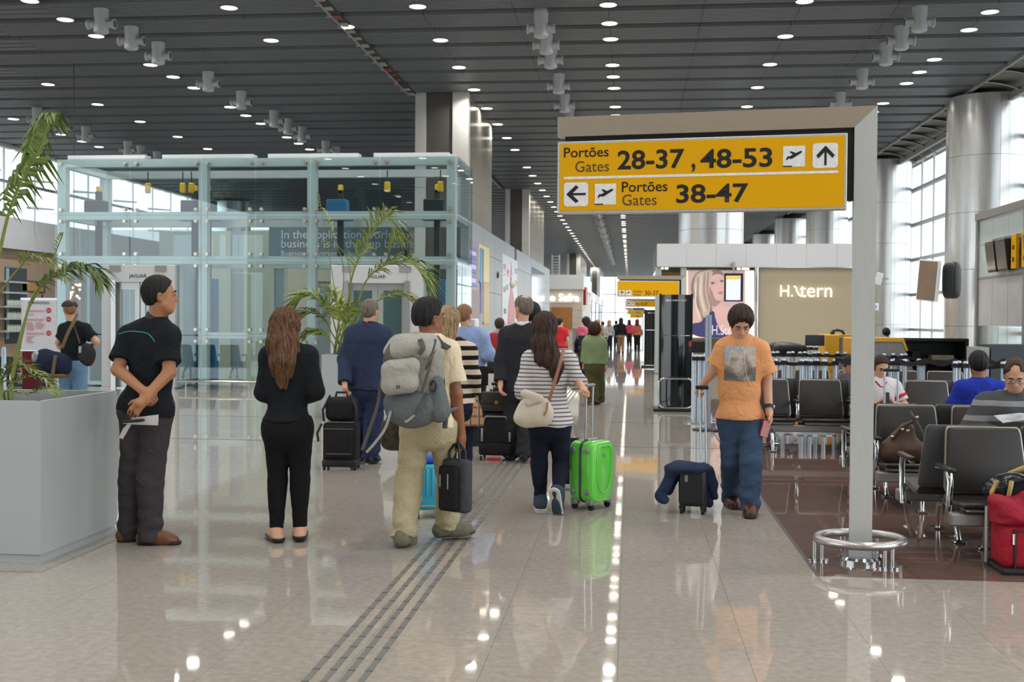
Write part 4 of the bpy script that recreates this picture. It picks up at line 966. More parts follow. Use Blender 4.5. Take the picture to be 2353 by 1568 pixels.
b = MB(); b.tube([(0.02, .05, .95), (0.02, .05, 1.78)], .012, 6); obj('mast', b, black_pl, bn)
# shop shelves on the left wall
shelf = thing('shop_shelf', 'tall lit shop shelf unit with dark window back on the far left shop front', 'shelf', (0, 0, 0))
def lrect(par, name, a, t, c, bt, m, x=XL + .02, th=.02):
    p, q = AX(a, t, x), AX(c, t, x); z0 = AX(a, bt, x).z; b = MB(); b.box(x - th, x, p.y, q.y, z0, p.z); return obj(name, b, m, par)
lrect(shelf, 'back_panel', 12, 614, 62, 790, mat('shelf_back_dark', '2c3a44', .3)); lrect(shelf, 'lit_strip', 14, 616, 21, 780, mat('shelf_pale_blue', '9cc0d4', .4), XL + .03)
for y_ in (645, 670, 703, 731, 760): lrect(shelf, 'shelf_board', 10, y_, 66, y_ + 4, mat('shelf_white', 'c9cdcb', .4), XL + .28, .26)
bot_m = mat('pale_jar', 'c9d6cf', .3)
bp = None
for k, y_ in enumerate((703, 731, 760)):
    lab = 'pale jar on the ' + ['upper', 'middle', 'lower'][k] + ' jar board of the far left shop shelf'
    for i in range(9):
        lab = f"{nth(i)} pale jar from the left on the {['upper', 'middle', 'lower'][k]} board of the shop shelf"
        q = AX(18 + i * 5.2, y_, XL + .15)
        if bp is None:
            bp = thing('jar', lab, 'jar', (0, 0, 0), group='jars'); b = MB(); b.lathe([(.05, 0), (.055, .14), (.035, .17)], seg=10); obj('body', b, bot_m, bp, smooth=40); b = MB(); b.lathe([(.036, .17), (.036, .20)], seg=10); obj('lid', b, alum, bp); c = bp
        else: c = dup(bp, label=lab)
        c['group'] = 'jars on the ' + ['upper', 'middle', 'lower'][k] + ' board'; c.location = (XL + .15, q.y, q.z)
pw = thing('shop_picture', 'small orange toned picture in the far left shop front', 'picture', (0, 0, 0)); lrect(pw, 'sheet', 52, 648, 100, 668, mat('picture_tan', 'c69a6c', .5)); lrect(pw, 'frame', 50, 644, 104, 672, mat('picture_frame', '5c544c', .5), XL + .012)
lan = thing('lantern', 'red and gold glowing lantern behind the man in the black tee', 'lantern', (AY(170, 680, 24).x, 24, AY(170, 690, 24).z))
lg = emit('lantern_gold', 'ffe9a8', 2.5); lr = mat('lantern_red', '9c3a34', .4); b = MB(); b.lathe([(.04, .44), (.14, .36), (.16, .1), (.06, -.06)], seg=12); obj('shade', b, lr, lan, smooth=40)
rq = random.Random(4); b = MB()
for k in range(22): a = rq.uniform(PI, 2 * PI); z = rq.uniform(-.02, .38); r = .165; b.rbox(r * math.cos(a) - .02, r * math.cos(a) + .02, r * math.sin(a) - .02, r * math.sin(a) + .02, z, z + .045, .008, 1)
tag(obj('gold_beads', b, lg, lan), kind='stuff')
hk = MB(); hk.cyl((0, 0, .44), (0, 0, CZ + .1 - AY(170, 690, 24).z), .008, seg=6); obj('cord', hk, black_pl, lan)

# ------------------------------------------------------------------ right : gate booth, counters, machines
booth = thing('gate_booth', 'glass gate booth wall with grey top beam at the right edge', 'booth', (7.0, 0, 0))
bg_m = glass_mat('booth_glass', (0.80, 0.86, 0.86), 0.10); bpan = mat('booth_panel', 'bccac8', .25, .1, .03, 3); beam_m = mat('booth_beam', '8f8a86', .4, .2)
b = MB(); b.box(-.08, .08, 12, 23.8, 3.52, 3.66); obj('top_beam', b, beam_m, booth)
for y in (23.75, 20.95, 18.2, 15.5): b = MB(); b.box(-.06, .06, y - .06, y + .06, 0, 3.52); obj('post', b, mat('booth_post', '8d9192', .4, .4), booth)
for y0, y1 in ((22.83, 23.68), (21.93, 22.81), (21.02, 21.91), (19.7, 20.88), (18.3, 19.68), (16.9, 18.12), (15.6, 16.88)):
    for z0, z1, m_ in ((3.02, 3.5, bpan), (2.36, 3.0, bpan), (1.4, 2.34, mat('booth_poster', 'b3b6b9', .4, 0, .08, 2)), (.02, 1.38, bg_m)):
        b = MB(); b.box(-.02, .0, y0, y1, z0, z1); obj('panel', b, m_, booth)
b = MB(); b.box(-.03, .03, 15.5, 23.7, 2.33, 2.37); obj('rail', b, beam_m, booth); b = MB(); b.box(.9, .95, 13, 23, 0, 2.3); obj('inner_screen', b, mat('booth_inner', 'a9b2b6', .5, 0, .06, 2), booth)
b = MB(); b.box(-.12, -.04, 19.0, 22.6, 2.98, 3.06); obj('monitor_rail', b, beam_m, booth)
scr = mat('screen_dark', '2a303c', .15, 0, .05, 3, coat=.5); scr_b = emit('screen_dim_blue', '3d5a86', .35)
for n, (y0, y1, lab) in enumerate(((22.0, 22.5, 'leftmost small flight monitor on the gate booth'), (21.35, 21.9, 'flight monitor just left of the first yellow plate on the gate booth'), (19.6, 20.4, 'bright blue flight monitor at the right picture edge on the gate booth'))):
    t = thing('gate_monitor', lab, 'monitor', (6.82, (y0 + y1) / 2, 2.72)); h = (y1 - y0) / 2
    b = MB(); b.rbox(-.06, .06, -h, h, -.30, .28, .01, 1); o = obj('housing', b, black_pl, t); b = MB(); b.rbox(-h, h, -.065, -.055, -.26, .24, .004, 1, Matrix.Rotation(-PI / 2, 4, 'Z')); obj('screen', b, scr if n < 2 else scr_b, t); t.rotation_euler = (0, -.12, 0)
    b = MB(); b.box(.0, .12, -.03, .03, .2, .30); obj('bracket', b, steel, t)
for n, (y0, y1) in enumerate(((21.05, 21.3), (20.45, 20.75))):
    t = thing('gate_plate', ['yellow gate number plate left of the booth post', 'yellow gate number plate right of the booth post'][n], 'sign', (6.86, (y0 + y1) / 2, 2.72)); h = (y1 - y0) / 2
    b = MB(); b.rbox(-.03, .03, -h, h, -.28, .34, .005, 1); obj('board', b, yellow_s, t)
    for z in (.1, -.12): b = MB(); b.box(-.034, -.03, -h * .4, h * .3, z - .04, z + .04); obj('mark', b, sign_blk, t)
cdk = mat('counter_dark', '1b2224', .35, 0, .08, 3); cgy = mat('counter_slate', '3a464a', .4, .1, .04, 3)
ct = thing('gate_counter', 'black gate counter with open shelves behind the second yellow machine', 'counter', (5.5, 21.6, 0))
b = MB(); b.box(-.62, .62, -.3, .3, 1.12, 1.17); b.box(-.62, -.56, -.3, .3, 0, 1.12); b.box(.56, .62, -.3, .3, 0, 1.12); b.box(-.56, .56, .24, .3, 0, 1.12); obj('body', b, cdk, ct)
b = MB(); b.box(-.56, .56, -.28, .24, .70, .73); b.box(-.56, .56, -.28, .24, .30, .33); obj('shelf', b, mat('counter_shelf', '2c2c2a', .5), ct)
b = MB(); b.rbox(-.1, .3, -.2, .1, .735, .86, .02, 2); tag(obj('storage_box', b, mat('box_tan', '8d8576', .6)), 'tan box lying on the shelf of the black gate counter', 'box').location = (5.6, 21.6, 0)
b = MB(); b.rbox(-.08, .08, -.05, .05, .735, .95, .03, 2); tag(obj('desk_phone', b, black_pl), 'black desk phone on the shelf of the black gate counter', 'phone').location = (5.25, 21.55, 0)
c2 = thing('gate_counter', 'long slate grey gate counter at the right edge with a pale glass end', 'counter', (5.9, 16.6, 0))
b = MB(); b.box(-.92, 1.6, -.3, -.25, 0, 1.16); b.box(-.92, 1.6, -.25, .35, 1.10, 1.16); b.box(-.92, -.86, -.25, .35, 0, 1.1); obj('body', b, cgy, c2)
b = MB(); b.box(-1.06, -.94, -.3, .35, 0.04, 1.12); obj('glass_end', b, mat('frosted_end', 'a5b0ae', .3), c2); b = MB(); b.rbox(1.0, 1.1, -.2, .1, 1.16, 1.4, .01, 1); obj('scanner', b, black_pl, c2)
def bagdrop(label, px, Y, w, h):
    c = AY(px, 800, Y); t = thing('bag_machine', label, 'machine', (c.x, Y, 0))
    b = MB(); b.rbox(-w / 2, -w / 2 + .26, -.3, .45, 0, h, .02, 2); obj('yellow_side', b, mat('machine_yellow', 'dca61c', .4), t)
    M = Matrix.Identity(4); P = [(-w / 2 + .27, 0), (w / 2 + .12, 0), (w / 2 + .12, .55), (w / 2 - .12, h - .06), (-w / 2 + .27, h - .06)]
    b = MB(); b.prism(P, -.26, .4); obj('grey_body', b, mat('machine_grey', '8a8c8a', .5, 0, .08, 20), t)
    b = MB(); b.prism([(-w / 2 + .26, h - .06), (w / 2 - .12, h - .06), (w / 2 - .06, h - .2), (w / 2 - .03, h - .2), (w / 2 - .1, h), (-w / 2 + .26, h)], -.28, .42); obj('top_cover', b, mat('machine_yellow', 'dca61c'), t)
    b = MB(); b.box(-w / 2 + .255, -w / 2 + .272, -.27, -.26, 0, h - .02); obj('black_edge', b, black_pl, t)
    text_fit('BAG DROP', -w / 2 + .02, -w / 2 + .24, h * .45, h * .49, -.302, sign_brown, t); return t
bagdrop('yellow baggage machine with a black cable loop on top, left of the sign post', 1928, 21.0, .6, AY(1928, 769, 21).z)
bagdrop('yellow baggage machine right behind the sign post', 2015, 18.6, .9, AY(2000, 776, 18.6).z)
hd = thing('cable_loop', 'black cable loop lying on top of the left yellow baggage machine', 'cable', AY(1925, 770, 21.05)); b = MB(); b.tube([(-.1, 0, .0), (-.09, 0, .07), (0, .02, .09), (.08, 0, .07), (.12, 0, 0.0)], .025, 8); b.rbox(-.13, -.06, -.04, .04, -.005, .06, .01, 1); obj('loop', b, black_pl, hd, smooth=60)
scn = thing('wall_screen', 'tilted flight screen seen edge on, with tan painted reflections, fixed to the nearest round column', 'screen', AY(2134, 645, 26.6), -0.95)
b = MB(); b.rbox(-.28, .28, -.05, .05, -.47, .47, .01, 1, Matrix.Rotation(.10, 4, 'Y')); obj('housing', b, mat('screen_white', 'd7dcdf', .4), scn); b = MB(); b.rbox(-.25, .25, -.062, -.051, -.44, .44, .004, 1, Matrix.Rotation(.10, 4, 'Y')); obj('screen', b, mat('screen_reflection_tan', '83705a', .15, 0, .1, 2, coat=.5), scn)  # brown reflections are put into the screen's base colour
b = MB(); b.sell((.40, .28, 0), (.20, .14, .42), .5); obj('mount', b, black_pl, scn, smooth=60)

# ------------------------------------------------------------------ belt barriers
belt_m = mat('black_belt', '1c1a20', .8); barr = mat('barrier_silver', 'c2cdd8', .3, .55)
def barrier(lab, grp):
    t = thing('belt_barrier', lab, 'barrier', (0, 0, 0), group=grp)
    b = MB(); b.lathe([(.035, .02), (.031, .03), (.031, .88), (.036, .885), (.036, .96), (.028, .975), (.0001, .98)], seg=12); obj('post', b, barr, t, smooth=40)
    b = MB(); b.lathe([(.16, 0), (.16, .012), (.035, .03)], seg=18); obj('base', b, steel, t, smooth=40)
    b = MB(); b.box(-.037, .037, -.042, .042, .895, .95); obj('belt_head', b, belt_m, t); return t
bset = [('front row left of the post', 15.0, [1782, 1801, 1842, 1851, 1862, 1876, 1894, 1919]),
        ('row just right of the post', 15.4, [2046, 2056, 2079, 2112, 2121]),
        ('row near the right edge', 14.8, [2195, 2203, 2219, 2227, 2305, 2313]),
        ('middle row before the beige wall', 18.6, [1776, 1786, 1812, 1821, 1838, 1849, 1872, 1881, 1899, 1925, 1943]),
        ('back row before the beige wall', 23.0, [1774, 1783, 1796, 1818, 1826, 1840, 1851, 1862, 1877, 1888]),
        ('row beside the grey machine', 18.0, [2032, 2053, 2072, 2080, 2258, 2263, 2308]),
        ('cluster beside the black totem', 16.4, [1596, 1601, 1607, 1613, 1620])]
bpz = None
for w, Y, pxs in bset:
    grp = 'belt barriers, ' + w; prev = None
    for i, px in enumerate(pxs):
        lab = f'{nth(i)} silver belt barrier from the left in the {w}'
        if bpz is None: bpz = barrier(lab, grp); c = bpz
        else: c = dup(bpz, label=lab); c['group'] = grp
        yy = Y + (0.12 if i % 2 else -0.06); c.location = (AY(px, 850, yy).x, yy, 0)
        if prev is not None:
            d = Vector(prev) - c.location; ang = math.atan2(d.y, d.x); L_ = d.length; b = MB(); n = 8
            ring = lambda s: [(d.x * u / n, d.y * u / n, .945 - (.06 * min(L_, 1.2)) * math.sin(PI * u / n) - s) for u in range(n + 1)]
            P, Q = ring(0), ring(.045); b.add(P + Q + [(p[0], p[1] + .003, p[2]) for p in P + Q], [f for i2 in range(n) for f in ((i2, i2 + 1, i2 + n + 2, i2 + n + 1), (i2 + 2 * n + 2, i2 + 3 * n + 3, i2 + 3 * n + 4, i2 + 2 * n + 3))])
            obj('belt', b, belt_m, c, fix=False)
        prev = tuple(c.location)
def beltrun(lab, Y, pa, pb, yy):   # long single belts
    p, q = AY(pa, yy, Y), AY(pb, yy, Y + .2); t = thing('barrier_belt', lab, 'belt', p); d = q - p; n = 10; b = MB()
    P = [Vector((d.x * u / n, d.y * u / n, d.z * u / n - .05 * math.sin(PI * u / n * 2) ** 2)) for u in range(n + 1)]
    b.add([v + Vector((0, 0, .03)) for v in P] + [v - Vector((0, 0, .03)) for v in P] + [v + Vector((0, .004, .03)) for v in P] + [v + Vector((0, .004, -.03)) for v in P], [f for i in range(n) for f in ((i, i + 1, i + n + 2, i + n + 1), (i + 2 * n + 2, i + 3 * n + 3, i + 3 * n + 4, i + 2 * n + 3))])
    obj('strap', b, belt_m, t, fix=False)
beltrun('long sagging black barrier belt from behind the post toward the right edge', 15.0, 2056, 2200, 829); beltrun('long black barrier belt crossing in front of the slate counter', 14.9, 2227, 2310, 828); beltrun('black barrier belt strung left of the sign post', 15.05, 1919, 2046, 826)
bxc = thing('barrier_box', 'dark box with a red tag hung between barriers behind the black totem', 'box', AY(1604, 797, 17.2)); b = MB(); b.rbox(-.13, .16, -.04, .04, -.09, .09, .02, 2); obj('case', b, black_pl, bxc); b = MB(); b.rbox(-.135, -.10, -.045, .045, 0, .07, .005, 1); obj('red_tag', b, red_m, bxc); b = MB(); b.cyl((.1, 0, -.08), (.1, 0, -bxc.location.z), .015, seg=8); b.cyl((-.08, 0, -.08), (-.08, 0, -bxc.location.z), .015, seg=8); obj('stand', b, barr, bxc)
for px, Y, yt, lab in ((1627, 15.3, 724, 'tall silver pole standing just left of the man in orange'),):
    c = AY(px, 850, Y); H_ = AY(px, yt, Y).z; t = thing('silver_pole', lab, 'pole', (c.x, Y, 0)); b = MB(); b.rbox(-.04, -.003, -.04, .04, .02, H_, .006, 1); b.rbox(.003, .04, -.04, .04, .02, H_, .006, 1); obj('shaft', b, barr, t); b = MB(); b.lathe([(.2, 0), (.2, .015), (.05, .02)], seg=20); obj('base', b, dark_rubber, t, smooth=40)
for px, Y in ((1872, 19.8),):
    t = thing('monitor_stand', 'dark desk screen seen between the barriers before the beige shop wall', 'screen', (AY(px, 800, Y).x, Y, 0)); b = MB(); b.rbox(-.16, .16, -.03, .03, AY(px, 795, Y).z, AY(px, 781, Y).z + .08, .01, 1); obj('screen', b, scr, t); b = MB(); b.cyl((0, 0, 0), (0, 0, .95), .03, seg=8); obj('stand', b, black_pl, t)
for px, yt, Y, lab in ((1815, 792, 20.5, 'black bag lying on a trolley among the barriers, left one'), (1800, 789, 21.3, 'long dark bag lying among the barriers by the beige shop wall')):
    c = AY(px, 810, Y); t = thing('trolley_bag', lab, 'bag', (c.x, Y, 0)); b = MB(); b.sell((0, 0, AY(px, yt + 12, Y).z), (.3, .18, .12), .6); obj('bag', b, black_pl, t, smooth=60); b = MB(); zt = AY(px, yt + 12, Y).z - .1
    for sx in (-.2, .2): b.cyl((sx, 0, 0), (sx, 0, zt), .02, seg=8)
    obj('trolley', b, barr, t)

# ------------------------------------------------------------------ beam seating
leather = mat('seat_leather_black', '262220', 0.42, 0, .08, 8, .04, 120); shell_m = mat('seat_shell_grey', '4c4f51', 0.5, .1, .04, 6); beam_s = mat('seat_beam_silver', '9a9b99', .38, .7); edge_s = mat('seat_edge', 'a79e92', .3, .8)
SP_ = 0.60
def seat_parts(t, x, ZS=.335, ZT=.79):
    w0, w1, tl = .265, .235, .10      # half widths bottom/top ; lean
    def P(u, v, d): w = w0 + (w1 - w0) * v; z = ZS + .03 + (ZT - ZS - .03) * v; y = .20 + tl * v; return (x + u * w, y + d, z)
    outline = rrect(-1, 1, 0, 1, .10, 4); outl = [(max(-1, min(1, a)), b_) for a, b_ in [(p[0] * 1.0, p[1]) for p in outline]]
    def ring(sc, d, bow=0.0): return [P(a * sc, .5 + (b_ - .5) * sc, d - bow * (1 - a * a)) for a, b_ in outl]
    b = MB(); b.loft([ring(.90, -.035), ring(.95, -.03), ring(.965, 0)]); bk = obj('backrest', b, leather, t, smooth=50)
    b = MB(); b.loft([ring(1.0, .004), ring(1.0, -.012), ring(.965, -.014), ring(.96, .0)], cap=False); obj('back_edge', b, edge_s, bk, smooth=40)
    b = MB(); b.loft([ring(.99, .0), ring(.99, .022), ring(.90, .032)]); obj('back_shell', b, shell_m, bk, smooth=40)
    rings = []
    for y, z0, z1 in ((-.245, ZS + .012, ZS + .024), (-.235, ZS + .002, ZS + .034), (-.1, ZS - .016, ZS + .022), (.12, ZS - .03, ZS + .0), (.21, ZS - .02, ZS + .03)):
        rings.append([(x - .262, y, z0), (x + .262, y, z0), (x + .265, y, (z0 + z1) / 2), (x + .25, y, z1), (x - .25, y, z1), (x - .265, y, (z0 + z1) / 2)])
    b = MB(); b.loft(rings); obj('seat_pan', b, leather, t, smooth=40)
    b = MB(); b.rbox(x - .24, x + .24, -.228, .1, ZS - .028, ZS - .006, .008, 1); obj('pan_tray', b, beam_s, t)
def arm(t, x, ZS=.335):
    b = MB(); b.tube([(x, -.02, ZS - .12), (x, -.06, ZS + .0), (x, -.08, ZS + .14), (x, -.05, ZS + .20)], .020, 8, flat=((1, 0, 0), .6)); b.tube([(x, -.05, ZS + .20), (x, .1, ZS + .205), (x, .23, ZS + .19)], .014, 8)
    o = obj('armrest', b, chrome, t, smooth=60); b = MB(); b.rbox(x - .025, x + .025, -.14, .20, ZS + .20, ZS + .228, .012, 2); obj('arm_pad', b, black_pl, o, smooth=40)
def legset(t, x):
    for s in (-1, 1):
        b = MB(); b.tube([(x, -.12 + .03 * s, .24), (x, -.10 + s * .12, .21), (x, -.05 + s * .22, .12), (x, -.02 + s * .26, .012)], [.03, .026, .02, .018], 8); o = obj('leg', b, chrome, t, smooth=60)
        b = MB(); b.rbox(x - .04, x + .04, -.02 + s * .26 - .045, -.02 + s * .26 + .045, 0, .014, .005, 1); obj('foot', b, chrome, o)
def bench(label, x0, y, n, rz=0.0, grp=None):
    t = thing('beam_bench', label, 'bench', (x0, y, 0), rz, grp)
    b = MB(); b.rbox(-.32, (n - 1) * SP_ + .32, -.19, -.10, .215, .295, .012, 2); obj('beam', b, beam_s, t)
    b = MB()
    for i in range(n): seat_parts(t, i * SP_)
    for i in range(n + 1): arm(t, (i - .5) * SP_)
    for x in ([0.0, (n - 1) * SP_] if n > 1 else [0.0]): legset(t, x)
    return t
bench('near bench of black leather seats at the lower right, a bag lying on its seat', AY(2290, 1050, 7.35).x, 7.35, 2)
bench('bench facing away, back to back with the near bench at the lower right', AY(2290, 1050, 7.35).x - .10 + SP_, 8.02, 2, PI)
bench('bench with the brown handbag on its first seat, right of the sign post', AY(2100, 1000, 9.25).x, 9.25, 3)
bench('bench facing away, back to back with the brown handbag bench', AY(2100, 1000, 9.25).x - .10 + 2 * SP_, 9.95, 3, PI)
bench('long bench with empty black seats between the man in orange and the sign post', AY(1893, 915, 13.2).x - SP_, 13.2, 6)
bench('bench back to back with the long bench left of the sign post, facing away', AY(1893, 915, 13.2).x - SP_ + .12 + 5 * SP_, 13.95, 6, PI)
bench('farther bench facing the camera behind the long bench left of the sign post', AY(1873, 880, 15.9).x - SP_, 15.9, 5)
bench('distant bench at the far left beside the white banner', AY(30, 850, 17.5).x - .9, 17.5, 3)
pu = thing('power_cable', 'black power cable with yellow plug clipped under the seat left of the sign post', 'cable', (0, 0, 0)); YC = 13.05
b = MB(); b.tube(catmull(PX(YC, (1838, 975), (1850, 988), (1870, 990), (1895, 984), (1925, 984), (1955, 992)), 24), .012, 6); obj('cord', b, black_pl, pu, smooth=60)
for (px, py, m_, nm) in ((1840, 974, black_pl, 'socket'), (1833, 976, yel, 'plug'), (1884, 984, black_pl, 'adapter')): q = AY(px, py, YC); b = MB(); b.rbox(q.x - .045, q.x + .045, q.y - .03, q.y + .03, q.z - .03, q.z + .03, .01, 1); obj(nm, b, m_, pu)
# ================================================================== PEOPLE : one continuous surface grown from a distance field
class Field:
    def __init__(s, lo, hi, h):
        s.h = h; s.lo = np.array(lo, np.float32); n = np.ceil((np.array(hi) - s.lo) / h).astype(int) + 1
        s.n = n; s.g = np.full(n, 1.0, np.float32); s.ax = [(s.lo[i] + h * np.arange(n[i])).astype(np.float32) for i in range(3)]
    def sub(s, lo, hi):
        a = [max(0, int(math.floor((lo[i] - s.lo[i]) / s.h))) for i in range(3)]; b = [min(int(s.n[i]), int(math.ceil((hi[i] - s.lo[i]) / s.h)) + 1) for i in range(3)]
        if any(b[i] <= a[i] for i in range(3)): return None
        sl = tuple(slice(a[i], b[i]) for i in range(3))
        X = s.ax[0][sl[0]][:, None, None]; Y = s.ax[1][sl[1]][None, :, None]; Z = s.ax[2][sl[2]][None, None, :]
        return sl, X, Y, Z
    def put(s, lo, hi, fn, k, clips=(), mode='u'):
        m = k + 2.5 * s.h; r = s.sub([lo[i] - m for i in range(3)], [hi[i] + m for i in range(3)])
        if r is None: return
        sl, X, Y, Z = r; d = fn(X, Y, Z)
        for p, nrm in clips: d = np.maximum(d, (X - p[0]) * nrm[0] + (Y - p[1]) * nrm[1] + (Z - p[2]) * nrm[2])
        a = s.g[sl]
        if mode == 'u':
            if k > 1e-6: hh = np.maximum(k - np.abs(a - d), 0) / k; s.g[sl] = np.minimum(a, d) - hh * hh * k * 0.25
            else: s.g[sl] = np.minimum(a, d)
        else:
            d = -d
            if k > 1e-6: hh = np.maximum(k - np.abs(a - d), 0) / k; s.g[sl] = np.maximum(a, d) + hh * hh * k * 0.25
            else: s.g[sl] = np.maximum(a, d)
    def cone(s, a, b, ra, rb, k=0.02, flat=None, clips=(), mode='u'):
        a = np.array(a, float); b = np.array(b, float); ab = b - a; L2 = float(ab @ ab) + 1e-9; R = max(ra, rb)
        def fn(X, Y, Z):
            x, y, z = X - a[0], Y - a[1], Z - a[2]; t = np.clip((x * ab[0] + y * ab[1] + z * ab[2]) / L2, 0, 1)
            x = x - t * ab[0]; y = y - t * ab[1]; z = z - t * ab[2]; q = x * x + y * y + z * z
            if flat is not None: f, m = flat; c = x * f[0] + y * f[1] + z * f[2]; q = q + (m * m - 1) * c * c
            return (np.sqrt(q) - (ra + (rb - ra) * t)).astype(np.float32)
        s.put(np.minimum(a, b) - R, np.maximum(a, b) + R, fn, k, clips, mode)
    def ell(s, c, r, M=None, k=0.02, clips=(), mode='u'):
        c = np.array(c, float); M = np.eye(3) if M is None else np.array(M); R = max(r)
        def fn(X, Y, Z):
            x, y, z = X - c[0], Y - c[1], Z - c[2]; u = [M[0, i] * x + M[1, i] * y + M[2, i] * z for i in range(3)]
            k0 = np.sqrt(sum((u[i] / r[i]) ** 2 for i in range(3))); k1 = np.sqrt(sum((u[i] / r[i] ** 2) ** 2 for i in range(3))) + 1e-6
            return (k0 * (k0 - 1.0) / k1).astype(np.float32)
        s.put(c - R, c + R, fn, k, clips, mode)
    def plane(s, p, n):      # keep the side opposite to n
        s.g = np.maximum(s.g, (s.ax[0][:, None, None] - p[0]) * n[0] + (s.ax[1][None, :, None] - p[1]) * n[1] + (s.ax[2][None, None, :] - p[2]) * n[2]).astype(np.float32)
    def folds(s, amp, seed=0, fz=22.0, fx=14.0, zlo=-9, zhi=99, weight=None):
        r = np.random.RandomState(seed); X = s.ax[0][:, None, None]; Y = s.ax[1][None, :, None]; Z = s.ax[2][None, None, :]
        p = r.uniform(0, 6.28, 8)
        w = 1.5 * np.sin(7 * X + 4 * Z + p[0]) + 1.2 * np.sin(9 * Y - 5 * Z + p[1])
        n = 0.6 * np.sin(fz * Z + fx * 0.5 * X + w + p[2]) + 0.4 * np.sin(fz * 1.7 * Z - fx * X + 0.8 * w + p[3]) + 0.45 * np.sin(fx * X + fx * .8 * Y + 6 * Z + w + p[4])
        wz = np.clip((Z - zlo) / .08, 0, 1) * np.clip((zhi - Z) / .08, 0, 1)
        if weight is not None: wz = wz * weight(Z)
        s.g = s.g + (amp * n * wz).astype(np.float32)
    def depth(s, x, z, side):   # y of the surface met first coming from +side*inf
        i = int(round((x - s.lo[0]) / s.h)); k = int(round((z - s.lo[2]) / s.h)); i = min(max(i, 0), s.n[0] - 1); k = min(max(k, 0), s.n[2] - 1)
        col = s.g[i, :, k]; w = np.where(col < 0)[0]
        if not len(w): return None
        return float(s.ax[1][w[-1]] + s.h * .5) if side > 0 else float(s.ax[1][w[0]] - s.h * .5)
    def mesh(s, name):
        g = s.g; n = g.shape; ins = g < 0
        c = [ins[i:n[0] - 1 + i, j:n[1] - 1 + j, k:n[2] - 1 + k] for i in (0, 1) for j in (0, 1) for k in (0, 1)]
        a = c[0].copy(); o = c[0].copy()
        for q in c[1:]: a &= q; o |= q
        act = o & ~a; I = np.argwhere(act)
        if not len(I): return bpy.data.meshes.new(name)
        idx = np.full(act.shape, -1, np.int32); idx[act] = np.arange(len(I))
        off = [(i, j, k) for i in (0, 1) for j in (0, 1) for k in (0, 1)]
        val = np.stack([g[I[:, 0] + o_[0], I[:, 1] + o_[1], I[:, 2] + o_[2]] for o_ in off], 1)
        acc = np.zeros((len(I), 3), np.float64); cnt = np.zeros(len(I))
        for e0 in range(8):
            for ax in range(3):
                if off[e0][ax] == 0:
                    e1 = off.index(tuple(1 if q == ax else off[e0][q] for q in range(3)))
                    v0, v1 = val[:, e0], val[:, e1]; m = (v0 < 0) != (v1 < 0); t = np.where(m, v0 / (v0 - v1 + 1e-12), 0)
                    P = np.array(off[e0], float)[None, :].repeat(len(I), 0); P[:, ax] = t
                    acc[m] += P[m]; cnt[m] += 1
        V = s.lo + s.h * (I + acc / cnt[:, None]); F = []
        for ax in range(3):
            b, c2 = (ax + 1) % 3, (ax + 2) % 3
            sl0 = [slice(None)] * 3; sl1 = [slice(None)] * 3; sl0[ax] = slice(0, n[ax] - 1); sl1[ax] = slice(1, n[ax])
            cr = ins[tuple(sl0)] != ins[tuple(sl1)]; E = np.argwhere(cr); E = E[(E[:, b] > 0) & (E[:, c2] > 0) & (E[:, b] < n[b] - 1) & (E[:, c2] < n[c2] - 1)]
            if not len(E): continue
            d = np.zeros(3, int); q = []
            for db, dc in ((1, 1), (0, 1), (0, 0), (1, 0)):
                G_ = E.copy(); G_[:, b] -= db; G_[:, c2] -= dc; q.append(idx[G_[:, 0], G_[:, 1], G_[:, 2]])
            Q = np.stack(q, 1); fl = ins[E[:, 0], E[:, 1], E[:, 2]]
            Q[~fl] = Q[~fl][:, ::-1]; F.append(Q)
        F = np.concatenate(F); F = F[(F >= 0).all(1)]
        me = bpy.data.meshes.new(name); me.vertices.add(len(V)); me.vertices.foreach_set('co', V.astype(np.float32).ravel())
        me.loops.add(F.size); me.loops.foreach_set('vertex_index', F.ravel().astype(np.int32)); me.polygons.add(len(F))
        me.polygons.foreach_set('loop_start', np.arange(0, F.size, 4, dtype=np.int32)); me.polygons.foreach_set('use_smooth', np.ones(len(F), bool))
        me.update(calc_edges=True); return me
def unit(v): v = np.array(v, float); return v / (np.linalg.norm(v) + 1e-9)
def rotz(a): c, s_ = math.cos(a), math.sin(a); return np.array([[c, -s_, 0], [s_, c, 0], [0, 0, 1.0]])
def rotx(a): c, s_ = math.cos(a), math.sin(a); return np.array([[1.0, 0, 0], [0, c, -s_], [0, s_, c]])
def roty(a): c, s_ = math.cos(a), math.sin(a); return np.array([[c, 0, s_], [0, 1.0, 0], [-s_, 0, c]])
def axrot(ax, a):
    x, y, z = unit(ax); c, s_ = math.cos(a), math.sin(a); C_ = 1 - c
    return np.array([[c + x * x * C_, x * y * C_ - z * s_, x * z * C_ + y * s_], [y * x * C_ + z * s_, c + y * y * C_, y * z * C_ - x * s_], [z * x * C_ - y * s_, z * y * C_ + x * s_, c + z * z * C_]])

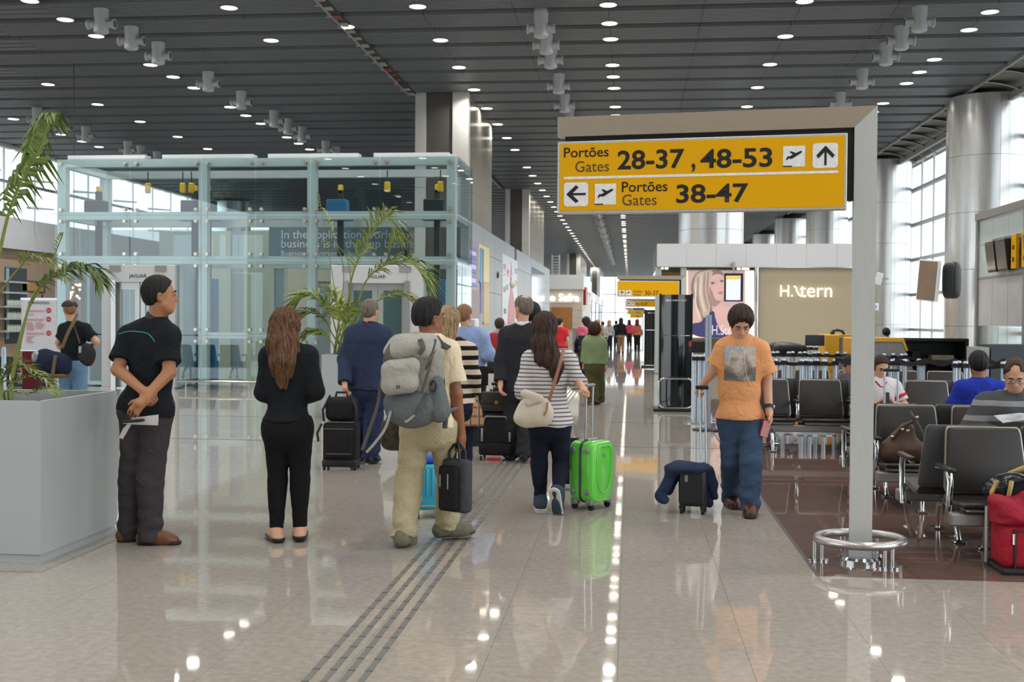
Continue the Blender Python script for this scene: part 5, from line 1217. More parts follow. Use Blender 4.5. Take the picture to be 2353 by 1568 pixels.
skins = {'tan': mat('skin_tan', 'a8744f', .5, 0, .06, 12), 'light': mat('skin_light', 'd2a183', .5, 0, .06, 12), 'brown': mat('skin_brown', '8a573a', .5, 0, .06, 12), 'pale': mat('skin_pale', 'd9ab90', .5, 0, .06, 12)}
def hair_mat(name, a, b_, rough=.6):
    if name in MATS: return MATS[name]
    t = NT(name); v = t.coord(); mp = t.add('ShaderNodeMapping'); mp.inputs['Scale'].default_value = (60, 60, 5); t.link(v, mp.inputs[0])
    nz = t.add('ShaderNodeTexNoise', Scale=2.0, Detail=3.0); t.link(mp.outputs[0], nz.inputs['Vector']); t.link(t.ramp(nz.outputs[0], [(.3, srgb(a)), (.72, srgb(b_))]), t.b.inputs['Base Color'])
    t.b.inputs['Roughness'].default_value = rough; t.b.inputs['Specular IOR Level'].default_value = .3; bp = t.add('ShaderNodeBump', Strength=.5, Distance=.01); t.link(nz.outputs[0], bp.inputs['Height']); t.link(bp.outputs[0], t.b.inputs['Normal'])
    MATS[name] = t.m; return t.m
eye_m = mat('eye_dark', '1d1512', .2); brow_m = mat('brow_dark', '241a15', .8); lip_m = mat('lip', 'a05c50', .5)

def hand(F, wrist, d, n, size, curl, thumb, k=0.006, spread=.10, straight=None):
    """wrist point, d toward the fingertips, n the palm's facing, curl 0..1, thumb = +1/-1 side along d x n"""
    d = unit(d); n = unit(np.array(n) - d * (np.array(n) @ d)); w = np.cross(d, n); sc = size
    kn = wrist + d * .092 * sc
    F.cone(wrist, wrist + d * .03 * sc, .026 * sc, .030 * sc, .015, (n, 1.25))
    F.cone(wrist + d * .035 * sc + w * .014 * sc, kn + w * .022 * sc, .022 * sc, .017 * sc, .014, (n, 1.15)); F.cone(wrist + d * .035 * sc - w * .014 * sc, kn - w * .022 * sc, .022 * sc, .017 * sc, .014, (n, 1.15))
    for i, (o, L_) in enumerate(((.034, .070), (.0115, .080), (-.0115, .075), (-.034, .058))):
        p = kn + w * o * thumb * sc; dd = unit(d + w * thumb * spread * (o / .03)); r = .0086 * sc
        for j, f in enumerate((.45, .32, .23)):
            a = curl * (1.05, 1.25, .9)[j]; ax = np.cross(dd, n); dd = axrot(ax, a) @ dd if np.linalg.norm(ax) > 1e-6 else dd
            n2 = n; q = p + dd * L_ * f * sc * 1.06; F.cone(p, q, r, r * .93, .004); p = q; r *= .93
            n = n2 if j > 5 else unit(axrot(ax, a) @ n2)
        n = unit(np.cross(w, d)) if False else _n0(d, w)
    tb = wrist + d * .028 * sc + w * thumb * .026 * sc; td = unit(d * .75 + w * thumb * .75 + n * .25)
    q = tb + td * .042 * sc; F.cone(tb, q, .0145 * sc, .0115 * sc, .008); td2 = unit(td + n * .55 * curl - w * thumb * .5 * curl + d * .3); F.cone(q, q + td2 * .034 * sc, .0112 * sc, .0092 * sc, .004)
def _n0(d, w): return unit(np.cross(w, d))

def face(F, c, M, s, k=.01):
    g = lambda x, y, z: c + M @ (np.array([x, y, z]) * s)
    F.ell(g(0, -.012, .028), (.077 * s, .094 * s, .088 * s), M, .02)          # cranium
    F.ell(g(0, .022, -.042), (.060 * s, .066 * s, .074 * s), M, .03)          # face
    F.ell(g(0, .052, -.092), (.034 * s, .030 * s, .024 * s), M, .03)          # jaw, chin
    F.cone(g(-.045, .01, -.055), g(-.018, .055, -.092), .022 * s, .018 * s, .02); F.cone(g(.045, .01, -.055), g(.018, .055, -.092), .022 * s, .018 * s, .02)
    for q in (-1, 1): F.ell(g(q * .031, .083, .004), (.017 * s, .014 * s, .013 * s), M, .014, mode='s')
    F.cone(g(-.034, .078, .024), g(.034, .078, .024), .011 * s, .011 * s, .014)  # brow ridge
    F.cone(g(0, .083, .012), g(0, .099, -.030), .008 * s, .012 * s, .010)       # nose
    for q in (-1, 1): F.ell(g(q * .012, .093, -.034), (.009 * s, .009 * s, .007 * s), M, .006); F.ell(g(q * .031, .076, .003), (.013 * s, .011 * s, .010 * s), M, .003)
    F.cone(g(-.016, .082, -.060), g(.016, .082, -.060), .007 * s, .007 * s, .008); F.cone(g(-.014, .080, -.072), g(.014, .080, -.072), .0075 * s, .0075 * s, .008)
    F.cone(g(-.022, .092, -.066), g(.022, .092, -.066), .003 * s, .003 * s, .004, mode='s')
    for q in (-1, 1):                                                           # ears
        F.ell(g(q * .077, -.012, -.012), (.012 * s, .020 * s, .033 * s), M @ roty(q * .25) @ rotz(q * -.35), .008); F.ell(g(q * .086, -.006, -.008), (.006 * s, .009 * s, .016 * s), M, .005, mode='s')

def person(label, Y0, foot, px, cl, h=.008, sex='m', skin='tan', yaw_t=0.0, head=(0, 0, 0), hs=1.0, bulk=1.0, feet=((0, 0), (0, 0)), hands=None, hair=None, group=None, shoe=None, seated=False, seed=0, fold=.005, face_on=True, hand_size=1.0):
    """px: joint -> (x, y, depth offset) read off the photograph at depth Y0; cl: clothing list"""
    g0 = AY(foot[0], foot[1], Y0); root = Vector((g0.x, Y0, 0))
    J = {k_: np.array(AY(v[0], v[1], Y0 + (v[2] if len(v) > 2 else 0)) - root) for k_, v in px.items()}
    mid = (J['shL'] + J['shR']) / 2
    for s_ in 'LR': J['sh' + s_] = J['sh' + s_] + (mid - J['sh' + s_]) * (.13 if sex == 'm' else .12) - np.array([0, 0, .022])
    P = np.array(list(J.values())); lo = P.min(0) - (.26, .24, .16); hi = P.max(0) + (.26, .28, .22); lo[2] = -.03
    lo[:2] -= .06; hi[:2] += .06
    R_ = rotz(yaw_t); B = bulk; fem = sex == 'f'
    up = unit(J['neck'] - J['hip']); xr = unit(J['shR'] - J['shL']); fw = unit(np.cross(up, xr)); xr = np.cross(fw, up)
    if 'yaw' in px: pass
    TM = np.stack([xr, fw, up], 1); TMl = TM
    T = lambda x, y, z: J['hip'] + TM @ np.array([x, y, z]); L_ = float(np.linalg.norm(J['neck'] - J['hip']))
    HM = rotz(head[0]) @ rotx(head[1]) @ roty(head[2]) if len(head) > 2 else rotz(head[0]) @ rotx(head[1])
    ww = float(np.linalg.norm(J['shR'] - J['shL'])) / 2
    hipw = float(np.linalg.norm(J['hipR'] - J['hipL'])) / 2
    bust = 0.02 if fem else 0.0
    def torso(F, t, k=.05):
        F.ell(T(0, .00, -.02), ((hipw + .085 * B) + t, .112 * B + t, .13 + t), TM, k)
        if fem:
            for q in (-1, 1): F.ell(T(q * hipw * .75, -.045, -.06), (.085 * B + t, .085 * B + t, .085 + t), TM, .06)
        else:
            for q in (-1, 1): F.ell(T(q * hipw * .75, -.035, -.05), (.085 * B + t, .075 * B + t, .085 + t), TM, .06)
        F.ell(T(0, .01, L_ * .32), ((.118 if fem else .142) * B + t, .098 * B + t, .20 + t), TM, k)
        F.ell(T(0, .01, L_ * .66), ((.140 if fem else .166) * B + t, (.104 + bust) * B + t, .175 + t), TM, k)
        if fem:
            for q in (-1, 1): F.ell(T(q * .07, .085, L_ * .66), (.055 + t, .055 + t, .06 + t), TM, .05)
        F.cone(J['shL'], J['shR'], .046 * B + t, .046 * B + t, .06)
        F.cone(T(0, 0, L_ * .94), J['shL'], .055 + t * .6, .047 * B + t, .06); F.cone(T(0, 0, L_ * .94), J['shR'], .055 + t * .6, .047 * B + t, .06)
    def armp(F, s_, t, k=.025, upto=2.0, swell=0.0, body=False):
        sh, el, wr = J['sh' + s_], J['el' + s_], J['wr' + s_]; a = (.043 if fem else .051) * B; b_ = (.037 if fem else .043) * B; c = (.026 if fem else .030)
        if upto <= 1:
            e = sh + (el - sh) * upto; n = unit(el - sh); F.cone(sh, sh + (el - sh) * min(1, upto + .25), a + t, b_ + (a - b_) * .2 + t + swell, k, clips=[(e, n)])
        else:
            u = upto - 1; e = el + (wr - el) * u; n = unit(wr - el)
            F.cone(sh, el, a + t, b_ + t, k); F.cone(el, el + (wr - el) * min(1.15, u + .2), b_ + t, b_ + (c - b_) * min(1, u) + t + swell, .02, clips=[(e, n)] if upto < 1.99 or not body else ())
    def legp(F, s_, t0, t1, k=.03, loose=0.0, cuff=None, body=False):
        hp, kn, an = J['hip' + s_], J['kn' + s_], J['an' + s_]; a = (.088 if fem else .086) * B; b_ = .056 * B; c = .036
        F.cone(hp, kn, a + t0, b_ + t0 + loose * .5, k)
        d = unit(an - kn); cut = an + d * (.045 if cuff is None else cuff)
        if loose > .004 or not body: pass
        cl_ = [] if body else [(cut, d)]
        end = an if body else an + d * (.10 if cuff is None else max(cuff, 0) + .05)
        F.cone(kn, end, b_ + t1 + loose * .6, c + t1 + loose, .03, clips=cl_)
        back = -fw if abs(d[2]) > .5 else np.array([0, 0, -1.])
        F.cone(kn + (an - kn) * .2 + back * .012, kn + (an - kn) * .45 + back * .010, .050 * B + t1 + loose * .4, .040 * B + t1 + loose * .5, .03)
        return cut
    def feetp(F, s_, t, k=.02, sole=False):
        an = J['an' + s_]; yw, pt = feet[0 if s_ == 'L' else 1]; M = rotz(yw) @ rotx(pt); fwd = M @ np.array([0, 1.0, 0]); dn = M @ np.array([0, 0, -1.0]); zf = (.062 if pt == 0 else .065)
        L2 = (.155 if fem else .175); base = an + dn * zf; heel = base - fwd * .045; toe = base + fwd * L2; sw = np.cross(fwd, dn)
        pl = [(base + dn * .012, dn)]
        if sole:
            F.cone(heel + fwd * .004, toe - fwd * .024, .046, .047, .01, clips=[(base + dn * .013, dn), (base - dn * .008, -dn)]); return
        F.cone(heel - dn * .03, an - dn * .01, .036 + t, .040 + t, .03, clips=pl); F.cone(heel - dn * .028, base + fwd * .10 - dn * .018, .036 + t, .038 + t, .03, clips=pl)
        F.cone(base + fwd * .05 - dn * .022, toe - fwd * .03 - dn * .010, .040 + t, .032 + t, .03, clips=pl); F.cone(an - dn * .0, base + fwd * .11 - dn * .02, .034 + t, .028 + t, .04, clips=pl)
    # --- body
    fl = lambda t, hh=h: Field(lo, hi, hh)
    F = Field(lo, hi, h); torso(F, -.012)
    for s_ in 'LR':
        armp(F, s_, -.003, body=True); legp(F, s_, -.006, -.004, body=True)
        if J['an' + s_][2] > -.5: feetp(F, s_, -.004)
        el, wr = J['el' + s_], J['wr' + s_]; d = unit(wr - el); hd = (hands or {}).get(s_, {})
        hdir = np.array(hd.get('d', d)); pn = np.array(hd.get('n', fw * 1.0)); 
        if hand_size > 0: hand(F, wr, hdir, pn, (.93 if fem else 1.0) * hand_size, hd.get('curl', .35), hd.get('thumb', 1))
    hc = J['head']; F.cone(J['neck'] - up * .03, hc - HM @ np.array([0, .01, .06 * hs]), .058 if not fem else .048, .055 if not fem else .045, .03)
    if h < .012 or True: face(F, hc, HM, hs)
    me = F.mesh('person'); me.materials.append(skins[skin])
    body = bpy.data.objects.new('person', me); COL.objects.link(body); body.location = root; tag(body, label, 'person', group)
    out = {'o': body, 'J': J, 'root': root, 'TM': TM, 'HM': HM, 'hc': hc, 'F': {}, 'up': up, 'fw': fw, 'xr': xr}
    def add(nm, F_, m, lab=None):
        o = obj(nm, F_.mesh(nm), m, body)
        if lab: o['label'] = lab
        out['F'][nm] = F_; return o
    for c in cl:
        kind = c[0]; m = c[1]; q = c[2] if len(c) > 2 else {}
        t = q.get('t', .012); hh = q.get('h', h)
        if kind in ('top', 'jacket'):
            F = Field(lo, hi, hh); torso(F, t)
            hz = q.get('hem', -.10); hemp = T(0, 0, hz)
            if hz < -.02: F.cone(T(-hipw * .55, 0, -.02), T(-hipw * .6, 0, hz - .1), hipw * .62 + .055 * B + t, hipw * .62 + .062 * B + t + q.get('flare', 0), .05); F.cone(T(hipw * .55, 0, -.02), T(hipw * .6, 0, hz - .1), hipw * .62 + .055 * B + t, hipw * .62 + .062 * B + t + q.get('flare', 0), .05)
            if q.get('box', 0): F.cone(T(-.05, 0, 0), T(-.07, .0, L_ * .75), .105 * B + t, .115 * B + t, .06); F.cone(T(.05, 0, 0), T(.07, .0, L_ * .75), .105 * B + t, .115 * B + t, .06)
            F.plane(hemp, -up)
            neck = q.get('neck', .02)
            for s_ in 'LR': armp(F, s_, t + q.get('ts', 0), k=.04, upto=q.get('sleeve', .55), swell=q.get('swell', .012))
            F.folds(q.get('fold', fold), seed + 3, q.get('fz', 20), q.get('fx', 15), hi=99) if False else F.folds(q.get('fold', fold), seed + 3, q.get('fz', 13), q.get('fx', 30))
            # neck opening
            nb = J['neck'] + up * neck; F.cone(nb + up * .01, nb + up * .2, .062, .075, .004, mode='s'); F.plane(nb + up * .03 - fw * .0, up)
            add(q.get('name', 'shirt'), F, m, q.get('lab'))
            if 'collar' in q:
                F = Field(lo, hi, hh * .8); cz = J['neck'] + up * (neck - .01); F.cone(cz - up * .012 , cz + up * .035 + fw * .004, .074, .066, .0, clips=[(cz + up * .036, up), (cz - up * .02, -up)]); F.cone(cz - up * .1, cz + up * .1, .060, .060, 0, mode='s'); F.cone(cz + fw * .05 - up * .05, cz + fw * .12 + up * .06, .025, .03, 0, mode='s')
                add('collar', F, q['collar'])
        elif kind == 'legs':
            F = Field(lo, hi, hh); torso_t = q.get('tw', t); F.ell(T(0, .0, -.02), ((hipw + .085 * B) + torso_t, .112 * B + torso_t, .15 + torso_t), TM, .05)
            for s2 in (-1, 1): F.ell(T(s2 * hipw * .75, -.040, -.055), (.085 * B + torso_t, .080 * B + torso_t, .085 + torso_t), TM, .06)
            F.ell(T(0, .01, L_ * .25), (.135 * B + torso_t, .102 * B + torso_t, .16), TM, .05)
            hems = [c_[2].get('hem', -.10) for c_ in cl if c_[0] in ('top', 'jacket')]; F.plane(T(0, 0, min(q.get('rise', .13), min(hems) + .025 if hems else 9)), up)
            for s_ in 'LR': legp(F, s_, t, q.get('tc', t), k=.025, loose=q.get('loose', 0), cuff=q.get('cuff'))
            if q.get('fold', fold): za = J['anL'][2]; F.folds(q.get('fold', fold), seed + 9, q.get('fz', 44), q.get('fx', 26), weight=lambda Z: .35 + 1.3 * np.exp(-((Z - .10) / .10) ** 2) + .7 * np.exp(-((Z - .48) / .10) ** 2))
            add(q.get('name', 'trousers'), F, m, q.get('lab'))
        elif kind == 'shoes':
            for s_ in 'LR':
                an = J['an' + s_]; F = Field(an - (.30, .30, .16), an + (.30, .30, .13), min(hh, .008)); feetp(F, s_, q.get('t', .006)); 
                if 'top' in q: yw, pt = feet[0 if s_ == 'L' else 1]; M = rotz(yw) @ rotx(pt); F.plane(an + M @ np.array([0, 0, q['top']]), M @ np.array([0, -q.get('slope', .0), 1.0]))
                if 'boot' in q: F.cone(an - np.array([0, 0, .03]), an + unit(J['kn' + s_] - an) * q['boot'], .043, .044, .03, clips=[(an + unit(J['kn' + s_] - an) * q['boot'], unit(J['kn' + s_] - an))])
                o = add('shoe', F, m)
                if 'sole' in q: F = Field(an - (.30, .30, .16), an + (.30, .30, .13), .008); feetp(F, s_, 0, sole=True); o2 = obj('sole', F.mesh('sole'), q['sole'], o)
    if hair:
        m, q = hair; F = Field(hc - (.26, .26, q.get('len', .16) + .06), hc + (.26, .26, .24), q.get('h', min(h, .008))); sc = hs; g = lambda x, y, z: hc + HM @ (np.array([x, y, z]) * sc)
        tt = q.get('t', .012)
        F.ell(g(0, -.014, .034), (.079 * sc + tt, .096 * sc + tt, .089 * sc + tt * 1.2), HM, .01)
        if q.get('top', 0): F.ell(g(0, .03, .09), (.06, .06, .03 + q['top']), HM, .03)
        F.ell(g(0, -.055, -.005), (.068 * sc + tt, .050 * sc + tt, .075 * sc + tt) if q.get('long') else (.060 * sc + tt, .044 * sc + tt, .062 * sc + tt * .5), HM, .025)
        nrm = lambda x, y, z: HM @ unit([x, y, z])
        F.put(lo - 1, hi + 1, lambda X, Y, Z: np.maximum(np.maximum((X - g(0, q.get('fy', .042), .02)[0]) * nrm(0, 1, -.55)[0] + (Y - g(0, q.get('fy', .042), .02)[1]) * nrm(0, 1, -.55)[1] + (Z - g(0, q.get('fy', .042), .02)[2]) * nrm(0, 1, -.55)[2], -1e3), -1e3) * -1.0, .008, mode='s') if False else None
        c0 = g(0, q.get('fy', .040), q.get('fz', .045)); n0 = nrm(0, 1.0, q.get('tilt', -.75)); F.plane(c0, n0)      # hair line at the forehead and sides
        F.plane(g(0, 0, q.get('nape', -.075)), nrm(0, 0, -1)) if not q.get('long') else None
        for s2 in (-1, 1):
            if not q.get('long'): F.cone(g(s2 * .095, .012, -.02), g(s2 * .095, .0, -.04), .034 * sc, .03 * sc, .006, mode='s')
            if q.get('side'): F.cone(g(s2 * .078, .02, .0), g(s2 * .074, .026, -.03), .012, .006, .01)
        for p in q.get('long', []): F.cone(g(*p[0]), g(*p[1]), p[2], p[3], .03)
        if q.get('bald'): F.ell(g(*q.get('bpos', (0, -.02, .13))), (q['bald'], q['bald'] * 1.2, .045), HM, .01, mode='s')
        X = F.ax[0][:, None, None]; Y = F.ax[1][None, :, None]; Z = F.ax[2][None, None, :]
        a_ = np.arctan2(X - hc[0], Y - hc[1]); F.g = F.g + (q.get('str', .003) * (np.sin(17 * a_ + 14 * Z) + .7 * np.sin(31 * a_ - 9 * Z + 4 * np.sin(11 * Z)))).astype(np.float32)
        add('hair', F, m)
    return out
def surf_strip(p, key, pts, r, m, name, side=-1, off=.004, seg=6, flat=None, parent=None):
    """a cord or strap that follows the garment's surface ; pts are local x, z"""
    F = p['F'][key]; C_ = catmull([(a, 0, b_) for a, b_ in pts], 6 * len(pts)); out = []; last = None
    for c in C_:
        y = F.depth(c.x, c.z, side)
        if y is None: y = last if last is not None else 0
        last = y; out.append(Vector((c.x, y + side * off, c.z)))
    for _ in range(2): out = [out[0]] + [Vector((out[i].x, (out[i - 1].y + out[i].y * 2 + out[i + 1].y) / 4, out[i].z)) for i in range(1, len(out) - 1)] + [out[-1]]
    b = MB(); b.tube(out, r, seg, flat=flat); return obj(name, b, m, parent or p['o'], smooth=60)
def surf_patch(p, key, x0, x1, z0, z1, m, name, side=-1, off=.004, nx=24, nz=24, warp=0.0):
    F = p['F'][key]; V = []; n = 0
    for k in range(nz + 1):
        for i in range(nx + 1):
            x = x0 + (x1 - x0) * i / nx; z = z0 + (z1 - z0) * k / nz; y = F.depth(x, z, side); V.append([x, 0 if y is None else y + side * off, z])
    A = np.array(V).reshape(nz + 1, nx + 1, 3)
    for _ in range(4): B_ = A[:, :, 1].copy(); B_[1:-1, 1:-1] = (A[:-2, 1:-1, 1] + A[2:, 1:-1, 1] + A[1:-1, :-2, 1] + A[1:-1, 2:, 1] + 2 * A[1:-1, 1:-1, 1]) / 6; A[:, :, 1] = B_
    Q = [(k * (nx + 1) + i, k * (nx + 1) + i + 1, (k + 1) * (nx + 1) + i + 1, (k + 1) * (nx + 1) + i) for k in range(nz) for i in range(nx)]
    b = MB(); b.add([tuple(v) for v in A.reshape(-1, 3)], Q); return obj(name, b, m, p['o'], smooth=60, fix=False)
# ------------------------------------------------------------------ the people
black_k = fabric('black_knit', '1a1d22', .15); black_l = fabric('black_legging', '121316', .1); polo_m = fabric('polo_black', '171b20', .15)
gtrou = fabric('charcoal_trousers', '3f3b3e', .12); navy_suit = fabric('navy_suit', '2b354f', .1, .8, .12, 140); navy_tr = fabric('navy_trousers', '252e4a', .1, .8)
khaki = fabric('khaki_cargo', 'b1a686', .1); cream_t = fabric('cream_tee', 'e3d3b4', .06); black_tee = fabric('black_tee', '1b1e22', .12); jean_l = fabric('pale_jeans', '6d8fb0', .14, .9, .3, 150); jean_d = fabric('dark_jeans', '1b2030', .15)
jean_b = fabric('blue_jeans', '3b4f69', .12, .9, .3, 150); orange_t = fabric('orange_tee', 'e6a26e', .07); suit_g = fabric('charcoal_suit', '26282c', .12, .8, .12, 140); blue_sh = fabric('sky_shirt', '8ea6cf', .06); dk_tr = fabric('dark_slate_trousers', '262b36', .1)
green_j = fabric('sage_jacket', '7b8c66', .08); olive_t = fabric('olive_trousers', '4c4a30', .1); brown_leather = mat('brown_shoe_leather', '6e3f26', .4, 0, .12, 20); dk_brown = mat('dark_brown_leather', '4a241a', .3, 0, .15, 20); black_leather = mat('black_shoe_leather', '15161a', .35); sole_k = mat('shoe_sole_black', '1b1a1a', .6); sole_w = mat('shoe_sole_white', 'c9c9c6', .6)
st_white = stripes('white_striped_knit', 'd6d3d0', '6d6a74', .030, .34); st_black = stripes('cream_black_stripes', 'd8c9b4', '1f1a1e', .075, .46); denim_sh = fabric('denim_shoe', '3b4857', .15)
hb = hair_mat('hair_black', '0d0c0d', '262324'); hbr = hair_mat('hair_dark_brown', '20150f', '4a3324'); hbr2 = hair_mat('hair_chestnut', '241710', '80593a'); hbl = hair_mat('hair_blond_streaked', '6b5138', 'c3a67e'); hgr = hair_mat('hair_grey', '55493f', '8b7f74'); hst = hair_mat('hair_sandy', '6f5137', 'a07d58')

# man in the black polo
A = person('man in a black polo with a teal back line, hands clasped behind, brown shoes', 7.02, (330, 1250), dict(
    head=(368, 679, -.02), neck=(360, 735, 0), shL=(291, 765, .05), shR=(392, 766, -.07), elL=(271, 850, -.06), elR=(389, 856, -.12), wrL=(322, 893, -.235), wrR=(330, 918, -.275),
    hip=(338, 930, -.0), hipL=(312, 935, .02), hipR=(365, 935, -.02), knL=(306, 1082, .03), knR=(346, 1085, -.03), anL=(300, 1218, .06), anR=(346, 1224, -.03)),
    [('top', polo_m, dict(hem=-.055, sleeve=.72, swell=.022, t=.016, collar=mat('collar_brown_grey', '3a3536', .8), fold=.004)), ('legs', gtrou, dict(t=.014, loose=.024, cuff=.055, fold=.005)), ('shoes', brown_leather, dict(sole=sole_k, top=.025))],
    h=.006, skin='tan', head=(-1.05, .02), hs=1.02, bulk=1.02, feet=((-1.0, 0), (-1.42, 0)), hands=dict(L=dict(d=(.75, -.1, -.45), n=(.15, .2, -1), curl=.75, thumb=1), R=dict(d=(-.55, -.15, -.75), n=(0, 1, -.3), curl=.45, thumb=-1)), hair=(hb, dict(t=.007, nape=-.062, str=.002)), seed=1)
surf_strip(A, 'shirt', [(-.155, 1.355), (-.08, 1.372), (0, 1.372), (.08, 1.358), (.135, 1.31)], .0042, mat('teal_piping', '2f8fa0', .6), 'teal_line', -1, .001)

# woman in black
Bw = person('woman all in black with long chestnut hair hanging down her back', 7.2, (655, 1247), dict(
    head=(656, 754, .02), neck=(662, 796, 0), shL=(616, 812, 0), shR=(712, 812, 0), elL=(604, 902, -.02), elR=(727, 900, -.02), wrL=(632, 912, .22), wrR=(700, 912, .22), hip=(661, 975, 0), hipL=(636, 980, 0), hipR=(688, 980, 0),
    knL=(638, 1105, .03), knR=(690, 1105, .03), anL=(635, 1222, .0), anR=(689, 1217, .05)),
    [('top', black_k, dict(hem=.025, sleeve=1.92, t=.014, ts=.006, neck=.0, fold=.004)), ('legs', black_l, dict(t=.006, tw=.006, cuff=-.01, fold=.0015, rise=.10)), ('shoes', black_leather, dict(top=-.028, slope=.05, t=.004))],
    h=.007, sex='f', skin='light', head=(.1, -.15, .06), hs=.97, bulk=.98, feet=((.55, 0), (.25, 0)),
    hair=(hbr2, dict(t=.016, str=.006, len=.5, tilt=-.4, fy=.05, long=[((0, -.04, .03), (0, -.07, -.12), .088, .098), ((-.07, -.01, -.02), (-.08, -.03, -.12), .03, .02), ((.01, -.08, -.12), (.03, -.11, -.24), .10, .078), ((.03, -.11, -.24), (.04, -.10, -.40), .070, .028), ((-.02, -.11, -.24), (-.01, -.10, -.36), .045, .012), ((.07, -.09, -.18), (.09, -.10, -.33), .045, .012)])), seed=2)
# businessman in navy
C_ = person('man in a navy blue suit holding the handle of a black suitcase', 11.3, (850, 1058), dict(
    head=(851, 716, .02), neck=(846, 748, 0), shL=(806, 763, 0), shR=(884, 763, 0), elL=(792, 828, -.05), elR=(899, 826, .03), wrL=(792, 884, -.22), wrR=(900, 880, .1), hip=(846, 888, 0), hipL=(826, 890, 0), hipR=(866, 890, 0),
    knL=(826, 968, .05), knR=(858, 970, -.03), anL=(822, 1044, .1), anR=(852, 1046, -.12)),
    [('jacket', navy_suit, dict(hem=-.03, sleeve=1.95, t=.028, box=1, name='jacket', collar=navy_suit, flare=.02, fold=.005, h=.009)), ('legs', navy_tr, dict(t=.02, loose=.028, cuff=.05, fold=.006, h=.010)), ('shoes', black_leather, dict(sole=sole_k))],
    h=.009, skin='light', head=(-.25, -.05), bulk=1.06, feet=((0, 0), (-.2, 0)), hands=dict(L=dict(curl=.95, n=(1, 0, 0), thumb=-1, d=(0.05, 0, -1))), hair=(hgr, dict(t=.006, nape=-.07)), seed=3)
# trekker
D = person('man in a cream tee and khaki cargo trousers carrying a big grey backpack', 7.25, (930, 1255), dict(
    head=(985, 730, .02), neck=(988, 775, 0), shL=(935, 800, .03), shR=(1036, 802, -.03), elL=(912, 888, .10), elR=(1048, 905, -.02), wrL=(925, 960, .28), wrR=(1060, 996, .02), hip=(985, 970, 0), hipL=(957, 980, .0), hipR=(1014, 980, 0),
    knL=(940, 1110, .02), knR=(1036, 1098, .16), anL=(928, 1226, -.10), anR=(1026, 1205, .16)),
    [('top', cream_t, dict(hem=-.02, sleeve=.72, swell=.026, t=.016, fold=.006)), ('legs', khaki, dict(t=.018, loose=.026, cuff=.03, fold=.006)), ('shoes', mat('hiking_shoe', '6b6455', .7, 0, .2, 30), dict(sole=mat('hiking_sole', '3a3733', .7), t=.012))],
    h=.006, skin='brown', head=(-.75, -.02), hs=1.0, bulk=1.0, feet=((-.1, -.15), (-1.15, .05)), hands=dict(R=dict(curl=.9, n=(-.9, .3, 0), thumb=1, d=(.05, 0, -1))), hair=(hb, dict(t=.011, top=.008, nape=-.055, str=.003)), seed=4)
# blond woman in bold stripes
E_ = person('blond woman in a cream and black striped jumper, half hidden by the backpacker', 8.9, (1050, 1160), dict(
    head=(1031, 742, 0), neck=(1038, 782, 0), shL=(1018, 800, .04), shR=(1078, 802, -.04), elL=(1008, 868, 0), elR=(1090, 866, -.03), wrL=(1012, 915, .12), wrR=(1089, 910, .10), hip=(1050, 935, 0), hipL=(1030, 938, 0), hipR=(1070, 938, 0),
    knL=(1030, 1045, .05), knR=(1065, 1050, 0), anL=(1028, 1140, .1), anR=(1062, 1142, -.05)),
    [('top', st_black, dict(hem=.02, sleeve=1.85, t=.016, ts=.004, fold=.004)), ('legs', jean_d, dict(t=.010, cuff=.03, fold=.003)), ('shoes', black_leather)],
    h=.009, sex='f', skin='light', head=(-.5, -.05), hs=.97, feet=((0, 0), (0, 0)), hands=dict(R=dict(curl=.7, n=(-1, 0, 0), thumb=1)),
    hair=(hbl, dict(t=.016, str=.006, len=.35, tilt=-.4, fy=.05, long=[((0, -.04, .03), (0, -.06, -.12), .086, .095), ((0, -.07, -.12), (.02, -.10, -.26), .095, .06), ((.02, -.1, -.24), (.05, -.1, -.34), .055, .02)])), seed=5)
# man in the sky blue shirt
F_ = person('man in a loose sky blue shirt with thinning sandy hair seen from behind', 13.0, (1085, 1040), dict(
    head=(1068, 725, 0), neck=(1076, 756, 0), shL=(1052, 772, .03), shR=(1108, 772, -.03), elL=(1045, 818, 0), elR=(1124, 815, -.05), wrL=(1056, 850, .1), wrR=(1108, 838, .03), hip=(1080, 865, 0), hipL=(1062, 868, 0), hipR=(1098, 868, 0),
    knL=(1066, 950, .05), knR=(1092, 950, 0), anL=(1064, 1024, .1), anR=(1092, 1024, -.05)),
    [('top', blue_sh, dict(hem=.03, sleeve=1.12, t=.026, swell=.02, ts=.012, fold=.009, collar=blue_sh, h=.011)), ('legs', dk_tr, dict(t=.018, loose=.024, h=.012)), ('shoes', black_leather)],
    h=.011, skin='light', head=(-.35, 0), bulk=1.1, hs=1.04, feet=((0, 0), (0, 0)), hands=dict(R=dict(curl=.5, n=(0, 1, 0), thumb=1)), hair=(hst, dict(t=.006, nape=-.07, bald=.0)), seed=6)
